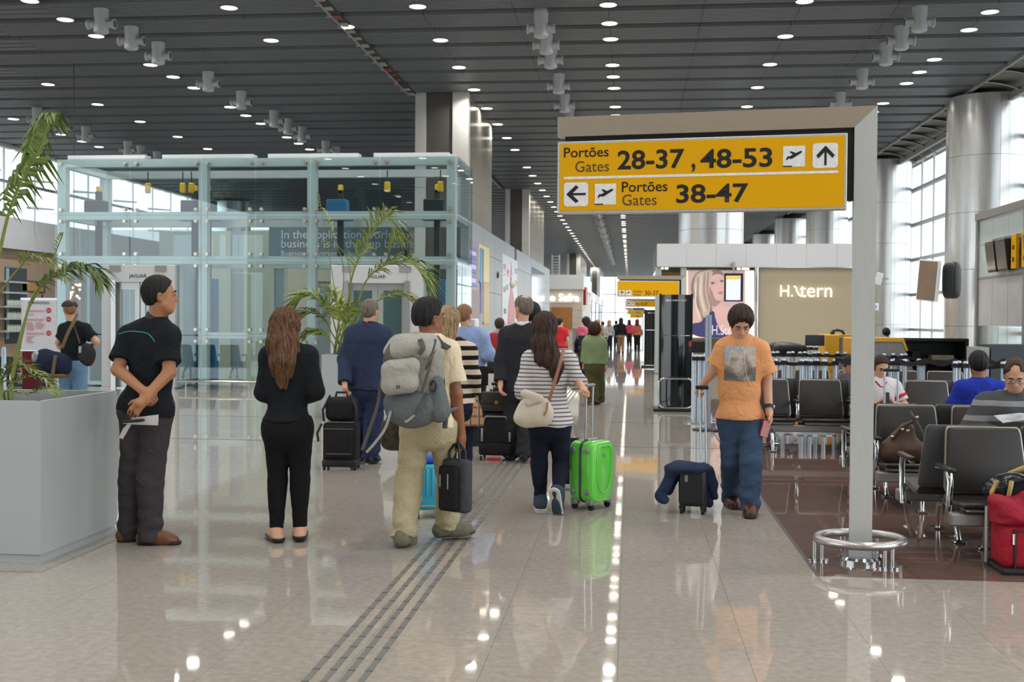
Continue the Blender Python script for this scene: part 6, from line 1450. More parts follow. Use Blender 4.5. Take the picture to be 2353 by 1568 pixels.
# man in the charcoal suit
Gm = person('balding man in a charcoal suit with a white collar pulling a black trolley case', 11.6, (1195, 1052), dict(
    head=(1202, 708, .02), neck=(1200, 748, 0), shL=(1162, 764, .04), shR=(1240, 764, -.02), elL=(1151, 828, -.04), elR=(1246, 828, .02), wrL=(1150, 880, -.12), wrR=(1240, 875, .1), hip=(1198, 890, 0), hipL=(1178, 892, 0), hipR=(1218, 892, 0),
    knL=(1176, 970, .05), knR=(1212, 968, 0), anL=(1172, 1040, .1), anR=(1204, 1040, -.1)),
    [('jacket', suit_g, dict(hem=-.05, sleeve=1.93, t=.026, box=1, name='jacket', collar=mat('shirt_collar_white', 'dcdfe4', .7), flare=.01, fold=.005, h=.009)), ('legs', suit_g, dict(t=.02, loose=.026, fold=.006, h=.011)), ('shoes', black_leather, dict(sole=sole_k))],
    h=.009, skin='light', head=(.75, -.02), bulk=1.05, hs=1.06, feet=((0, 0), (0, 0)), hands=dict(L=dict(curl=.6, n=(1, 0, 0), thumb=-1)), hair=(hgr, dict(t=.008, nape=-.085, bald=.055, bpos=(0.0, -.04, .122))), seed=7)
# companion behind him
H_ = person('dark haired person in dark jeans and red shoes, mostly hidden by the striped woman', 12.1, (1210, 1048), dict(
    head=(1223, 722, 0), neck=(1224, 756, 0), shL=(1196, 772, 0), shR=(1252, 772, 0), elL=(1190, 826, 0), elR=(1260, 826, 0), wrL=(1192, 870, .1), wrR=(1258, 870, .1), hip=(1222, 876, 0), hipL=(1206, 880, 0), hipR=(1240, 880, 0),
    knL=(1206, 960, 0), knR=(1238, 960, .05), anL=(1208, 1032, -.05), anR=(1236, 1030, .15)),
    [('top', fabric('charcoal_top', '2a2b30'), dict(hem=-.0, sleeve=1.9, h=.012)), ('legs', jean_d, dict(t=.014, loose=.012, h=.012)), ('shoes', mat('red_shoe', '7d1f2c', .6), dict(sole=sole_w))],
    h=.011, skin='light', head=(-.2, 0), feet=((0, 0), (0, 0)), hair=(hb, dict(t=.014, nape=-.1, tilt=-.5)), seed=8)
# child size walker with the red pack
I_ = person('small walker in light blue with a red backpack', 20.0, (1142, 935), dict(
    head=(1148, 747, 0), neck=(1143, 762, 0), shL=(1127, 770, 0), shR=(1157, 770, 0), elL=(1122, 795, 0), elR=(1162, 795, 0), wrL=(1124, 820, .1), wrR=(1160, 820, .1), hip=(1142, 832, 0), hipL=(1133, 834, 0), hipR=(1151, 834, 0), knL=(1134, 880, 0), knR=(1150, 880, .1), anL=(1134, 922, 0), anR=(1150, 922, .1)),
    [('top', fabric('aqua_tee', '7fb6cf'), dict(hem=0, sleeve=.6)), ('legs', dk_tr, dict(t=.015))], h=.014, skin='light', hs=.95, hair=(hbr, dict(t=.012)), seed=9)
rpk = MB(); q = AY(1137, 790, 19.8); rpk.sell((q.x, q.y, q.z), (.13, .09, .2), .6); tag(obj('backpack', rpk, fabric('red_pack', 'a8323a'), smooth=60), 'red backpack on the small walker in light blue', 'backpack')
# woman with the green case
J_ = person('woman in a white striped top and navy leggings pulling the green suitcase', 8.68, (1250, 1172), dict(
    head=(1253, 756, 0), neck=(1258, 800, 0), shL=(1216, 822, 0), shR=(1306, 822, 0), elL=(1203, 895, -.04), elR=(1327, 878, .0), wrL=(1205, 950, .08), wrR=(1336, 888, -.20), hip=(1262, 965, 0), hipL=(1241, 970, 0), hipR=(1284, 970, 0),
    knL=(1239, 1068, .04), knR=(1289, 1072, .06), anL=(1242, 1150, .02), anR=(1282, 1133, -.20)),
    [('top', st_white, dict(hem=-.045, sleeve=1.25, t=.020, ts=.010, swell=.016, flare=.0, neck=-.035, fold=.005)), ('legs', fabric('navy_legging', '161b2a', .1), dict(t=.006, tw=.008, cuff=-.02, fold=.0025)), ('shoes', denim_sh, dict(sole=sole_w, boot=.075, t=.002))],
    h=.0075, sex='f', skin='light', head=(-.1, -.05), hs=.98, bulk=1.0, feet=((.15, 0), (-.25, -1.15)), hands=dict(R=dict(curl=.95, n=(-.4, -.2, -1), thumb=1, d=(.35, -.85, -.35)), L=dict(curl=.4, n=(1, 0, 0), thumb=-1)),
    hair=(hair_mat('hair_long_brown', '1c1310', '4f362a'), dict(t=.015, str=.005, len=.5, tilt=-.45, fy=.05, long=[((0, -.04, .03), (0, -.06, -.12), .084, .090), ((0, -.07, -.12), (.0, -.10, -.24), .088, .06), ((.06, -.06, -.16), (.12, -.10, -.30), .05, .045), ((.12, -.10, -.30), (.10, -.10, -.42), .042, .018), ((.03, -.10, -.22), (.08, -.11, -.34), .05, .025)])), seed=10)
surf_strip(J_, 'shirt', [(-.028, 1.25), (-.012, 1.19), (.004, 1.155)], .005, black_k, 'strap_end', -1, .0)
# green jacket woman
K_ = person('woman in a sage green jacket and wide olive trousers walking away', 19.6, (1368, 930), dict(
    head=(1366, 759, 0), neck=(1366, 776, 0), shL=(1350, 785, 0), shR=(1382, 785, 0), elL=(1344, 812, 0), elR=(1388, 812, 0), wrL=(1343, 834, 0), wrR=(1389, 838, 0), hip=(1366, 838, 0), hipL=(1358, 840, 0), hipR=(1375, 840, 0), knL=(1360, 882, 0), knR=(1375, 882, .1), anL=(1360, 920, -.05), anR=(1374, 918, .15)),
    [('jacket', green_j, dict(hem=.015, sleeve=1.9, t=.03, box=1, name='jacket', fold=.006, collar=mat('pale_collar', 'c9d0c4', .7))), ('legs', olive_t, dict(t=.025, loose=.06, fold=.006)), ('shoes', mat('beige_shoe', 'b9a088', .6))],
    h=.013, sex='f', skin='light', hs=.92, feet=((0, 0), (0, 0)), hair=(hair_mat('hair_auburn', '2a120c', '4e2a20'), dict(t=.035, str=.008, nape=-.13, tilt=-.5)), seed=11)
# man in orange
M_ = person('man in an orange tee and blue jeans looking down, pulling a small black case', 8.85, (1702, 1172), dict(
    head=(1702, 742, -.07), neck=(1700, 776, 0), shR=(1661, 797, 0), shL=(1750, 797, 0), elR=(1643, 848, .02), elL=(1762, 868, .03), wrR=(1618, 880, .06), wrL=(1767, 940, -.06), hip=(1699, 952, 0), hipR=(1677, 958, 0), hipL=(1722, 958, 0),
    knR=(1682, 1062, .0), knL=(1725, 1068, -.14), anR=(1679, 1142, .22), anL=(1724, 1160, -.18)),
    [('top', orange_t, dict(hem=-.035, sleeve=.85, swell=.03, t=.020, fold=.005)), ('legs', jean_b, dict(t=.014, loose=.022, cuff=.045, fold=.006)), ('shoes', dk_brown, dict(sole=sole_k, t=.010))],
    h=.007, skin='light', head=(PI + .05, -.62), hs=1.02, bulk=1.0, feet=((PI - .1, 0), (PI + .2, 0)), hands=dict(R=dict(curl=.95, n=(.6, 0, -.6), thumb=-1, d=(-.45, .3, -.6)), L=dict(curl=.55, n=(-1, -.1, 0), thumb=-1, d=(.1, -.1, -1))),
    hair=(hair_mat('hair_mop_brown', '1f1610', '43301f'), dict(t=.017, top=.006, nape=-.06, tilt=-.45, fy=.064, fz=.035, str=.004)), seed=12)
def photo_print():
    t = NT('tee_print'); v = t.coord(); nz = t.add('ShaderNodeTexNoise', Scale=14.0, Detail=4.0); t.link(v, nz.inputs['Vector']); sp = t.add('ShaderNodeSeparateXYZ'); t.link(v, sp.inputs[0])
    f = t.math('ADD', t.math('MULTIPLY', nz.outputs[0], .9), t.math('MULTIPLY', t.math('SUBTRACT', sp.outputs[2], 1.12), 1.5)); t.link(t.ramp(f, [(.25, srgb('6a6462')), (.42, srgb('a39486')), (.55, srgb('cdc0b4')), (.66, srgb('a3adb8')), (.85, srgb('bcc6cd'))]), t.b.inputs['Base Color']); t.b.inputs['Roughness'].default_value = .85
    MATS['tee_print'] = t.m; return t.m
def lz(p, px, py, Y): v = AY(px, py, Y); return v.x - p['root'].x, v.z
x0, z0 = lz(M_, 1664, 875, 8.75); x1, z1 = lz(M_, 1737, 797, 8.75)
surf_patch(M_, 'shirt', x0, x1, z0, z1, photo_print(), 'printed_picture', -1, .003)
wire = mat('earphone_white', 'dcdcdc', .4)
pts = [lz(M_, *q_, 8.75) for q_ in ((1692, 782), (1700, 796), (1708, 812), (1711, 840), (1716, 868), (1727, 890))]
surf_strip(M_, 'shirt', pts, .0022, wire, 'earphone_wire', -1, .004, 5); pts = [lz(M_, *q_, 8.75) for q_ in ((1722, 782), (1716, 796), (1708, 812))]; surf_strip(M_, 'shirt', pts, .0022, wire, 'earphone_wire', -1, .004, 5)
def eyes(p, brows=True, lids=True):
    HM, hc = p['HM'], p['hc'] - 0
    for q in (-1, 1):
        b = MB(); c = hc + HM @ np.array([q * .031, .085, .002]); b.sell(tuple(c), (.011, .0045, .004), 1.0, 10, 6, ); obj('eye', b, eye_m, p['o'], smooth=60)
        if brows: b = MB(); b.tube([tuple(hc + HM @ np.array(w)) for w in ((q * .016, .094, .024), (q * .032, .093, .029), (q * .048, .082, .023))], [.005, .0055, .003], 6); obj('eyebrow', b, brow_m, p['o'], smooth=60)
eyes(M_); eyes(A); eyes(D)
# traveller with duffel bags on the left
N_ = person('man in a cap, black tee and pale jeans carrying two shoulder bags', 14.1, (163, 985), dict(
    head=(161, 712, 0), neck=(168, 742, 0), shL=(146, 752, .03), shR=(199, 752, -.03), elL=(134, 788, .05), elR=(221, 785, -.02), wrL=(138, 800, .25), wrR=(206, 806, .06), hip=(166, 838, 0), hipL=(153, 842, 0), hipR=(182, 842, 0), knL=(152, 910, 0), knR=(185, 910, 0), anL=(150, 968, 0), anR=(186, 968, 0)),
    [('top', black_tee, dict(hem=.03, sleeve=.7, swell=.02, t=.016)), ('legs', jean_l, dict(t=.016, loose=.02)), ('shoes', black_leather)],
    h=.011, skin='light', bulk=1.05, head=(.5, -.05), feet=((0, 0), (0, 0)), hands=dict(R=dict(curl=.5, n=(0, 1, 0), thumb=1, d=(-.6, .5, -.3))), hair=(hst, dict(t=.004, nape=-.08)), seed=13)
F2 = Field(N_['hc'] - .2, N_['hc'] + .25, .010); F2.ell(N_['hc'] + np.array([0, -.01, .05]), (.098, .112, .075), k=.01); F2.plane(N_['hc'] + np.array([0, 0, .035]), (0, 0, -1)); 
d_ = N_['HM'] @ np.array([0, 1., 0]); F2.ell(N_['hc'] + d_ * .11 + np.array([0, 0, .045]), (.075, .075, .012), k=.02); obj('cap', F2.mesh('cap'), fabric('grey_cap', '3d3c3c'), N_['o'])
# walker in red and the group by the bank
def walker(label, Y0, px, top, gy, upper, lower, hr, sex='m', skin='light', hlen=None, w=1.0, sleeve=1.85, stride=.1, hemz=.0, h=.018, turn=0.0):
    s = FPX / Y0; H = gy - top; y = lambda f: gy - H * f; X = lambda f: px + f * H * w
    d = dict(head=(px, y(.935)), neck=(px, y(.835)), shL=(X(-.095), y(.805)), shR=(X(.095), y(.805)), elL=(X(-.13), y(.64), -.02), elR=(X(.13), y(.64), -.02), wrL=(X(-.135), y(.50), .06), wrR=(X(.135), y(.50), .06), hip=(px, y(.52)), hipL=(X(-.05), y(.515)), hipR=(X(.05), y(.515)), knL=(X(-.05), y(.28), stride * .4), knR=(X(.05), y(.28), 0), anL=(X(-.048), y(.05), stride), anR=(X(.05), y(.05), -stride))
    q = dict(t=.013 if not hlen else .02, nape=-.09, tilt=-.5, str=.004)
    if hlen: q.update(len=hlen + .1, long=[((0, -.04, .03), (0, -.06, -.12), .085, .09), ((0, -.07, -.12), (0, -.1, -hlen), .09, .04)])
    return person(label, Y0, (px, gy), d, [('top', upper, dict(hem=hemz, sleeve=sleeve, t=.02, fold=.004)), ('legs', lower, dict(t=.014, loose=.012, fold=.003)), ('shoes', black_leather)], h=h, sex=sex, skin=skin, hs=H / s / 1.72, bulk=H / s / 1.68, head=(turn, 0), feet=((0, 0), (0, 0)), hair=(hr, q), seed=int(px) % 50, hand_size=.9)
red_t = fabric('red_tee', 'c42c38'); pink_t = fabric('pink_top', 'd8406c'); salm = fabric('salmon_jacket', 'b06452'); lgrey = fabric('light_grey_top', 'a5a8ab'); tan_c = fabric('tan_coat', '9c7a58'); navy_c = fabric('dark_navy_coat', '232a38'); pat_l = mat('patterned_leggings', '8a6a4c', .8, 0, .5, 30)
walker('man in a bright red tee standing near the bank front', 27.0, 1287, 733, 868, red_t, dk_tr, hb, sleeve=.6, turn=-.8, h=.016)
walker('woman in black carrying a child, beside the green jacket woman', 24.0, 1347, 731, 895, fabric('black_coat', '1d1e22'), dk_tr, hb, 'f', hlen=.14, h=.016)
walker('small child held at the shoulder of the woman in black', 23.7, 1337, 746, 800, fabric('child_pink', 'c76a80'), dk_tr, hst, 'f', h=.012)
for px, top, gy, up, lo_, hr, sx, hl, lab in ((1374, 736, 823, tan_c, dk_tr, hbl, 'f', .2, 'far walker in a tan coat close to the left shop fronts'), (1385, 740, 815, lgrey, jean_d, hbr, 'm', None, 'far walker in light grey just right of the tan coat'), (1400, 737, 809, lgrey, jean_d, hbl, 'f', .18, 'far blond walker in a light grey top and dark jeans'),
    (1416, 738, 800, navy_c, dk_tr, hb, 'm', None, 'far walker in a dark navy coat against the bright end window'), (1427, 732, 813, fabric('black_top', '1c1a1b'), pat_l, hb, 'f', .16, 'far walker in a black top and patterned leggings, alone in mid concourse'), (1446, 736, 799, pink_t, dk_tr, hbr, 'f', .14, 'far walker in a bright pink top'), (1464, 735, 809, salm, fabric('black_pants', '17171a'), hair_mat('hair_red', '3c160d', '7a3420'), 'f', .2, 'far walker with red hair in a salmon jacket')):
    walker(lab, 1.47 * FPX / (gy - 735.5), px, top, gy, up, lo_, hr, sx, hlen=hl, h=.026)
# seated travellers
def seated(label, Y, px_h, head_y, s, facing, upper, lower, hr, skin='light', head=(0, -.4), hands=None, arms=None, hq=None, topq=None, h=.010, hs=1.0, sex='m', lean=.0, glasses=False, bulk=1.0, zs=.36):
    f = facing; HX = AY(px_h, head_y, Y); c = HX.x
    def W(x, y, z): return (x, y, z)
    loc = {}
    sx = -f      # right hand side of someone facing the camera is image left
    top = HX.z
    pts = dict(head=(0, f * (.05 + lean), top), neck=(0, f * lean * .6, top - .16), shL=(-.185 * f, f * lean * .4, top - .21), shR=(.185 * f, f * lean * .4, top - .21), hip=(0, 0, zs + .10), hipL=(-.09 * f, .02 * f, zs + .09), hipR=(.09 * f, .02 * f, zs + .09), knL=(-.12 * f, .44 * f, zs + .12), knR=(.12 * f, .44 * f, zs + .12), anL=(-.12 * f, .46 * f, .09), anR=(.12 * f, .46 * f, .09),
        elL=(-.26 * f, .08 * f, top - .46), elR=(.26 * f, .08 * f, top - .46), wrL=(-.07 * f, .30 * f, top - .42), wrR=(.07 * f, .30 * f, top - .42))
    if arms: pts.update({k_: (v[0], v[1], top + v[2]) for k_, v in arms.items()})
    px = {k_: v for k_, v in pts.items()}
    return person3(label, Vector((c, Y, 0)), px, [('top', upper, dict(dict(hem=.0, sleeve=.6, t=.018), **(topq or {}))), ('legs', lower, dict(t=.016, loose=.016, h=.012)), ('shoes', black_leather)], h=h, skin=skin, head=((PI if f < 0 else 0) + head[0], head[1]), hs=hs, bulk=bulk, feet=((PI, 0), (PI, 0)) if f < 0 else ((0, 0), (0, 0)), hands=hands, hair=(hr, hq or dict(t=.010, side=1)), sex=sex)
def person3(label, root, pts, cl, **kw):
    # joints given straight in metres
    global AY
    old = AY
    def fake(a, b_, y): return Vector((a, y, b_))
    px = {k_: (root.x + v[0], v[2], v[1]) for k_, v in pts.items()}
    AY = fake
    try: r = person(label, root.y, (root.x, 0), px, cl, **kw)
    finally: AY = old
    return r
white_sport = fabric('white_sport_shirt', 'd6d2d6', .05); blue_polo = fabric('royal_blue_polo', '2236a0', .08); st_grey = stripes('grey_striped_jumper', '4c4e52', '8d8e8f', .115, .36, off=.02)
O_ = seated('seated man in a white sports shirt with red trim looking at his phone', 13.0, 2022, 843, 200, -1, white_sport, jean_b, hbr, 'light', (.15, -.45), dict(L=dict(curl=.7, n=(-.3, .3, 1), thumb=1, d=(-.4, -.6, .3)), R=dict(curl=.7, n=(.3, .3, 1), thumb=-1, d=(.4, -.6, .3))), topq=dict(sleeve=.7), hs=1.0, arms=dict(wrL=(.08, -.26, -.40), wrR=(-.08, -.26, -.40), elL=(.27, -.06, -.44), elR=(-.27, -.06, -.44)))
eyes(O_)
surf_strip(O_, 'shirt', [(-.07, AY(2000, 876, 12.9).z), (.0, AY(2016, 890, 12.9).z), (.05, AY(2030, 878, 12.9).z)], .008, fabric('red_trim', 'b8303c'), 'red_neck_trim', -1, .0)
for s_ in 'LR':
    a, b_ = O_['J']['sh' + s_], O_['J']['el' + s_]; b = MB(); d = b_ - a; b.tube([tuple(a + d * .42), tuple(a + d * .56)], .082, 14, cap=False); obj('red_sleeve_band', b, MATS['red_trim'], O_['o'], smooth=60)
P_ = seated('seated man in a royal blue polo seen from behind, black hair', 11.0, 2252, 838, 236, 1, blue_polo, dk_tr, hb, 'brown', (-.15, -.12), topq=dict(sleeve=.75, collar=blue_polo), arms=dict(elL=(-.27, .05, -.45), elR=(.26, .12, -.44), wrL=(-.16, .30, -.46), wrR=(.1, .32, -.44)))
Q_ = seated('seated man in a grey striped jumper and glasses reading a magazine', 8.95, 2327, 862, 290, -1, st_grey, fabric('grey_trousers', '54555a'), hair_mat('hair_thin_brown', '2e211a', '57402f'), 'light', (-.35, -.5), dict(L=dict(curl=.5, n=(0, .2, 1), thumb=1, d=(-.6, -.6, 0)), R=dict(curl=.5, n=(0, .2, 1), thumb=-1, d=(.75, -.5, -.05))), topq=dict(sleeve=1.55, t=.028, ts=.014, swell=.02, fold=.006, collar=fabric('jumper_collar', '35332f')), hs=1.02, bulk=1.12, lean=.02,
    arms=dict(wrL=(.10, -.22, -.47), wrR=(-.10, -.24, -.47), elL=(.34, -.05, -.46), elR=(-.32, -.03, -.46), shL=(.20, 0, -.24), shR=(-.22, 0, -.22), neck=(-.02, .02, -.16)), hq=dict(t=.006, bald=.05, bpos=(0, .088, .10), nape=-.06), h=.008)
eyes(Q_)
R2 = seated('seated person in a grey purple top half hidden behind the steel sign post', 15.4, 1951, 838, 168, -1, fabric('mauve_top', '6d6472'), dk_tr, hb, 'light', (.3, -.3), topq=dict(sleeve=1.7), h=.013)
S_ = walker('clerk behind the black gate counter, only the head showing above it', 22.6, 2036, 756, 905, navy_c, dk_tr, hb, h=.018)
b = MB(); g2 = lambda q: tuple(Q_['hc'] + Q_['HM'] @ np.array(q))
for q in (-1, 1): b.tube([g2((q * .034 + .022 * math.cos(i * PI / 6), .102, .0 + .015 * math.sin(i * PI / 6))) for i in range(12)], .0022, 5, closed=True); b.tube([g2((q * .056, .101, .003)), g2((q * .080, .06, .004)), g2((q * .084, -.005, .004))], .0022, 5)
b.tube([g2((-.012, .103, .002)), g2((.012, .103, .002))], .0022, 5); tag(obj('eyeglasses', b, chrome, Q_['o'], smooth=60))
# ================================================================== LUGGAGE AND HELD THINGS
case_k = fabric('case_black_fabric', '1b1a1b', .15, .75, .15, 120); case_t = mat('case_black_trim', '111213', .45); case_g = mat('case_grey_trim', '8d8f90', .35, .3)
handle_s = mat('handle_silver', 'c5ccd2', .25, .7)
def wheel(b, x, y, z=.03, r=.03, w=.02): b.cyl((x - w / 2, y, z), (x + w / 2, y, z), r, seg=14)
# --- soft two part trolley of the man in navy
q = G(792, 1074); s1 = thing('trolley_case', 'tall black soft trolley case with a pouch on top, by the man in navy', 'suitcase', (q.x, 10.75, 0), .06)
b = MB(); b.rbox(-.165, .165, -.11, .13, .05, .46, .035, 3); obj('body', b, case_k, s1, smooth=50)
b = MB(); b.rbox(-.135, .135, -.145, -.10, .12, .44, .025, 3); obj('front_pocket', b, case_k, s1, smooth=50)
b = MB(); b.rbox(-.17, .17, -.12, .135, .03, .10, .015, 2); obj('bottom_guard', b, case_t, s1, smooth=50)
b = MB(); b.rbox(-.15, .15, -.10, .12, .47, .70, .06, 3); obj('top_pouch', b, case_k, s1, smooth=50)
b = MB(); b.tube([(-.155, -.09, .47), (-.165, -.10, .58), (-.10, -.06, .72)], .012, 6); b.tube([(.155, -.09, .47), (.165, -.10, .58), (.10, -.06, .72)], .012, 6); obj('side_strap', b, case_t, s1, smooth=60)
b = MB(); b.tube([(-.06, 0, .69), (-.05, 0, .745), (.05, 0, .745), (.06, 0, .69)], .012, 8); obj('grip', b, dark_rubber, s1, smooth=60)
b = MB(); b.box(-.14, .14, -.148, -.144, .40, .405); b.box(-.12, .12, -.148, -.144, .16, .165); b.box(-.14, .14, -.118, -.112, .462, .468); obj('zip', b, case_g, s1)
for sx in (-.15, .15): b = MB(); wheel(b, sx, .10); wheel(b, sx, -.09, .025, .025); obj('wheel', b, dark_rubber, s1, smooth=40)
b = MB(); b.tube([(-.17, -.12, .45), (-.21, -.14, .36), (-.20, -.13, .28)], .012, 6); obj('loose_strap', b, case_t, s1, smooth=60)
# --- black trolley with briefcase
q = G(1146, 1054); s2 = thing('trolley_case', 'black trolley case with grey piping towed by the charcoal suit man', 'suitcase', (q.x, 11.72, 0), -.04)
b = MB(); b.rbox(-.19, .19, -.10, .14, .05, .50, .03, 3); obj('body', b, case_k, s2, smooth=50)
b = MB(); b.rbox(-.15, .15, -.14, -.09, .18, .46, .02, 3); obj('front_pocket', b, case_k, s2, smooth=50); b = MB(); b.rbox(-.17, .17, -.15, -.09, .06, .19, .03, 3); obj('lower_pocket', b, case_k, s2, smooth=50)
b = MB(); b.tube([(-.13, -.145, .40), (-.12, -.15, .44), (-.10, -.15, .462), (.10, -.15, .462), (.12, -.15, .44), (.13, -.145, .40)], .010, 6)
for sx in (-1, 1): b.rbox(sx * .145 - .012, sx * .145 + .012, -.15, -.135, .20, .34, .005, 1)
obj('grey_piping', b, case_g, s2, smooth=60)
for sx in (-.16, .16): b = MB(); wheel(b, sx, .12); wheel(b, sx, -.09, .022, .022); obj('wheel', b, dark_rubber, s2, smooth=40)
b = MB(); b.tube([(-.07, .10, .48), (-.07, .10, .78)], .009, 8); b.tube([(.07, .10, .48), (.07, .10, .78)], .009, 8); obj('telescopic_rod', b, handle_s, s2, smooth=60); b = MB(); b.rbox(-.09, .09, .085, .115, .77, .80, .01, 2); obj('grip', b, dark_rubber, s2, smooth=50)
s2b = thing('briefcase', 'dark brown briefcase with a brass lock riding on the black trolley case', 'briefcase', (q.x, 11.70, .50), -.04); bc_m = mat('briefcase_brown', '241c18', .4, 0, .1, 20)
b = MB(); b.rbox(-.155, .155, -.09, .07, .004, .21, .02, 3); obj('body', b, bc_m, s2b, smooth=50); b = MB(); b.rbox(-.15, .15, -.105, -.08, .09, .215, .012, 2); obj('flap', b, bc_m, s2b, smooth=50)
b = MB(); b.rbox(-.018, .018, -.112, -.10, .085, .125, .004, 1); obj('lock', b, mat('brass', 'b59a5c', .3, .9), s2b); b = MB(); b.tube([(-.05, 0, .205), (-.04, 0, .245), (.04, 0, .245), (.05, 0, .205)], .010, 8); obj('grip', b, dark_rubber, s2b, smooth=60)
# --- green hard shell
gsh = mat('shell_green', '6ad94c', .25, 0, .03, 6, coat=.4); q = G(1358, 1168); s3 = thing('hard_case', 'bright green hard shell suitcase with grey zip band, pulled by the striped woman', 'suitcase', (q.x, 8.83, 0), math.radians(58)); 
W_, H_, D_ = .155, .475, .115
def shell(c, y0, y1, bow):
    rings = []; P = rrect(-W_, W_, .055, .055 + H_, .07, 6)
    for t_, sc in ((0, 1.0), (.55, 1.0), (.85, .95), (1.0, .84)):
        y = y0 + (y1 - y0) * t_; rings.append([(p[0] * sc, y, .055 + H_ / 2 + (p[1] - .055 - H_ / 2) * (sc * .3 + .7 if sc < 1 else 1)) for p in P])
    b = MB(); b.loft(rings); return b
obj('front_shell', shell(s3, -.014, -D_, 0), gsh, s3, smooth=50); obj('rear_shell', shell(s3, .014, D_, 0), gsh, s3, smooth=50)
b = MB(); P = rrect(-W_ + .002, W_ - .002, .057, .053 + H_, .07, 6); b.loft([[(p[0], y, p[1]) for p in P] for y in (-.026, .026)]); obj('zip_band', b, case_g, s3, smooth=50)
b = MB(); P = rrect(-W_ - .002, W_ + .002, .053, .057 + H_, .072, 6); b.tube([(p[0], 0, p[1]) for p in P], .0035, 6, closed=True); obj('zip', b, case_t, s3, smooth=60)
for sx in (-1, 1):
    for zz in (.14, .46): b = MB(); b.lathe([(.022, 0), (.020, .012), (.0001, .016)], seg=14, M=Matrix.Translation((sx * (W_ - .001), -.062, zz)) @ Matrix.Rotation(sx * PI / 2, 4, 'Y')); obj('stud', b, case_g, s3, smooth=50); b = MB(); b.lathe([(.022, 0), (.020, .012), (.0001, .016)], seg=14, M=Matrix.Translation((sx * (W_ - .001), .062, zz)) @ Matrix.Rotation(sx * PI / 2, 4, 'Y')); obj('stud', b, case_g, s3, smooth=50)
b = MB(); P = poly_smooth([(-.09, .47), (0, .49), (.09, .47), (.10, .30), (.07, .17), (0, .13), (-.07, .17), (-.10, .30)], 4); b.tube([(p[0], -D_ - .0015, p[1]) for p in P], .006, 6, closed=True); obj('raised_rib', b, gsh, s3, smooth=60)
b = MB(); b.prism(rrect(-.012, .012, .405, .43, .006), -D_ - .004, -D_); obj('badge', b, case_g, s3)
for sx in (-1, 1):
    for sy in (-1, 1):
        b = MB(); b.rbox(sx * .115 - .03, sx * .115 + .03, sy * .07 - .03, sy * .07 + .03, .038, .085, .012, 2); o = obj('corner_foot', b, case_g, s3, smooth=50); b = MB(); wheel(b, sx * .115, sy * .075, .025, .025, .022); obj('wheel', b, dark_rubber, o, smooth=40)
b = MB()
for sx in (-.045, .045): b.tube([(sx, .03, .52), (sx, .02, .95)], .008, 8)
obj('telescopic_rod', b, handle_s, s3, smooth=60); b = MB(); b.rbox(-.06, .06, .005, .035, .945, .97, .01, 2); obj('grip', b, case_g, s3, smooth=50); b = MB(); b.rbox(-.07, .07, -.02, .02, .525, .545, .008, 2); obj('top_handle', b, case_g, s3, smooth=50)
# --- dark case behind green one
q = AY(1309, 1090, 9.6); s4 = thing('trolley_case', 'dark rounded case showing just behind the green suitcase', 'suitcase', (q.x + .02, 9.75, 0)); b = MB(); b.rbox(-.11, .11, -.1, .1, .05, .42, .06, 3); obj('body', b, case_k, s4, smooth=50); b = MB(); wheel(b, -.08, 0); wheel(b, .08, 0); obj('wheel', b, dark_rubber, s4, smooth=40)
b = MB(); b.rbox(-.05, .05, -.02, .02, .41, .45, .01, 2); obj('grip', b, dark_rubber, s4)
# --- cabin case of the man in orange, jacket over it
cab = mat('cabin_shell_black', '1c2122', .4, 0, .08, 10); q = G(1592, 1176); s5 = thing('cabin_case', 'small black cabin case with four wheels pulled by the man in orange', 'suitcase', (q.x, 8.72, 0), -.18)
b = MB(); b.rbox(-.105, .105, -.09, .09, .055, .345, .035, 3); obj('body', b, cab, s5, smooth=50); b = MB(); P = rrect(-.07, .07, .09, .31, .03, 4); b.prism(P, -.098, -.085); obj('front_panel', b, cab, s5, smooth=30); b = MB(); b.rbox(-.055, -.030, -.104, -.096, .245, .30, .004, 1); obj('zip_pull', b, case_g, s5)
for sx in (-1, 1):
    for sy in (-1, 1): b = MB(); wheel(b, sx * .08, sy * .065, .025, .025, .022); b.rbox(sx * .08 - .018, sx * .08 + .018, sy * .065 - .02, sy * .065 + .02, .03, .07, .008, 1); obj('wheel', b, dark_rubber, s5, smooth=40)
hq = AY(1613, 893, 8.86); rq_ = Vector((.075, .03, .34)); M5 = Matrix.Translation(s5.location) @ Matrix.Rotation(-.18, 4, 'Z'); hl_ = M5.inverted() @ hq
b = MB()
for sx in (-.022, .022): b.tube([(rq_.x + sx, rq_.y, rq_.z - .04), (hl_.x + sx, hl_.y, hl_.z)], .008, 8)
obj('telescopic_rod', b, handle_s, s5, smooth=60); b = MB(); b.rbox(hl_.x - .05, hl_.x + .05, hl_.y - .014, hl_.y + .014, hl_.z - .008, hl_.z + .022, .008, 2); obj('grip', b, dark_rubber, s5, smooth=50)
jk = fabric('navy_jacket_cloth', '27344f', .12); F = Field((-.32, -.22, .02), (.30, .22, .48), .009)
F.ell((-.03, .0, .34), (.19, .13, .05), k=.04); F.cone((-.15, -.02, .33), (-.25, -.04, .13), .045, .038, .04); F.cone((-.25, -.04, .14), (-.215, -.06, .10), .036, .034, .03); F.cone((.09, .05, .33), (.15, .06, .20), .045, .04, .04, ((.6, -.8, 0), 1.6)); F.cone((.12, .07, .29), (.17, .07, .12), .045, .030, .04, ((.6, -.8, 0), 1.6)); F.cone((.10, .08, .28), (.13, .09, .06), .04, .03, .04, ((.6, -.8, 0), 1.6)); F.cone((-.12, .05, .33), (-.19, .05, .16), .06, .04, .04); F.folds(.006, 5, 34, 30)
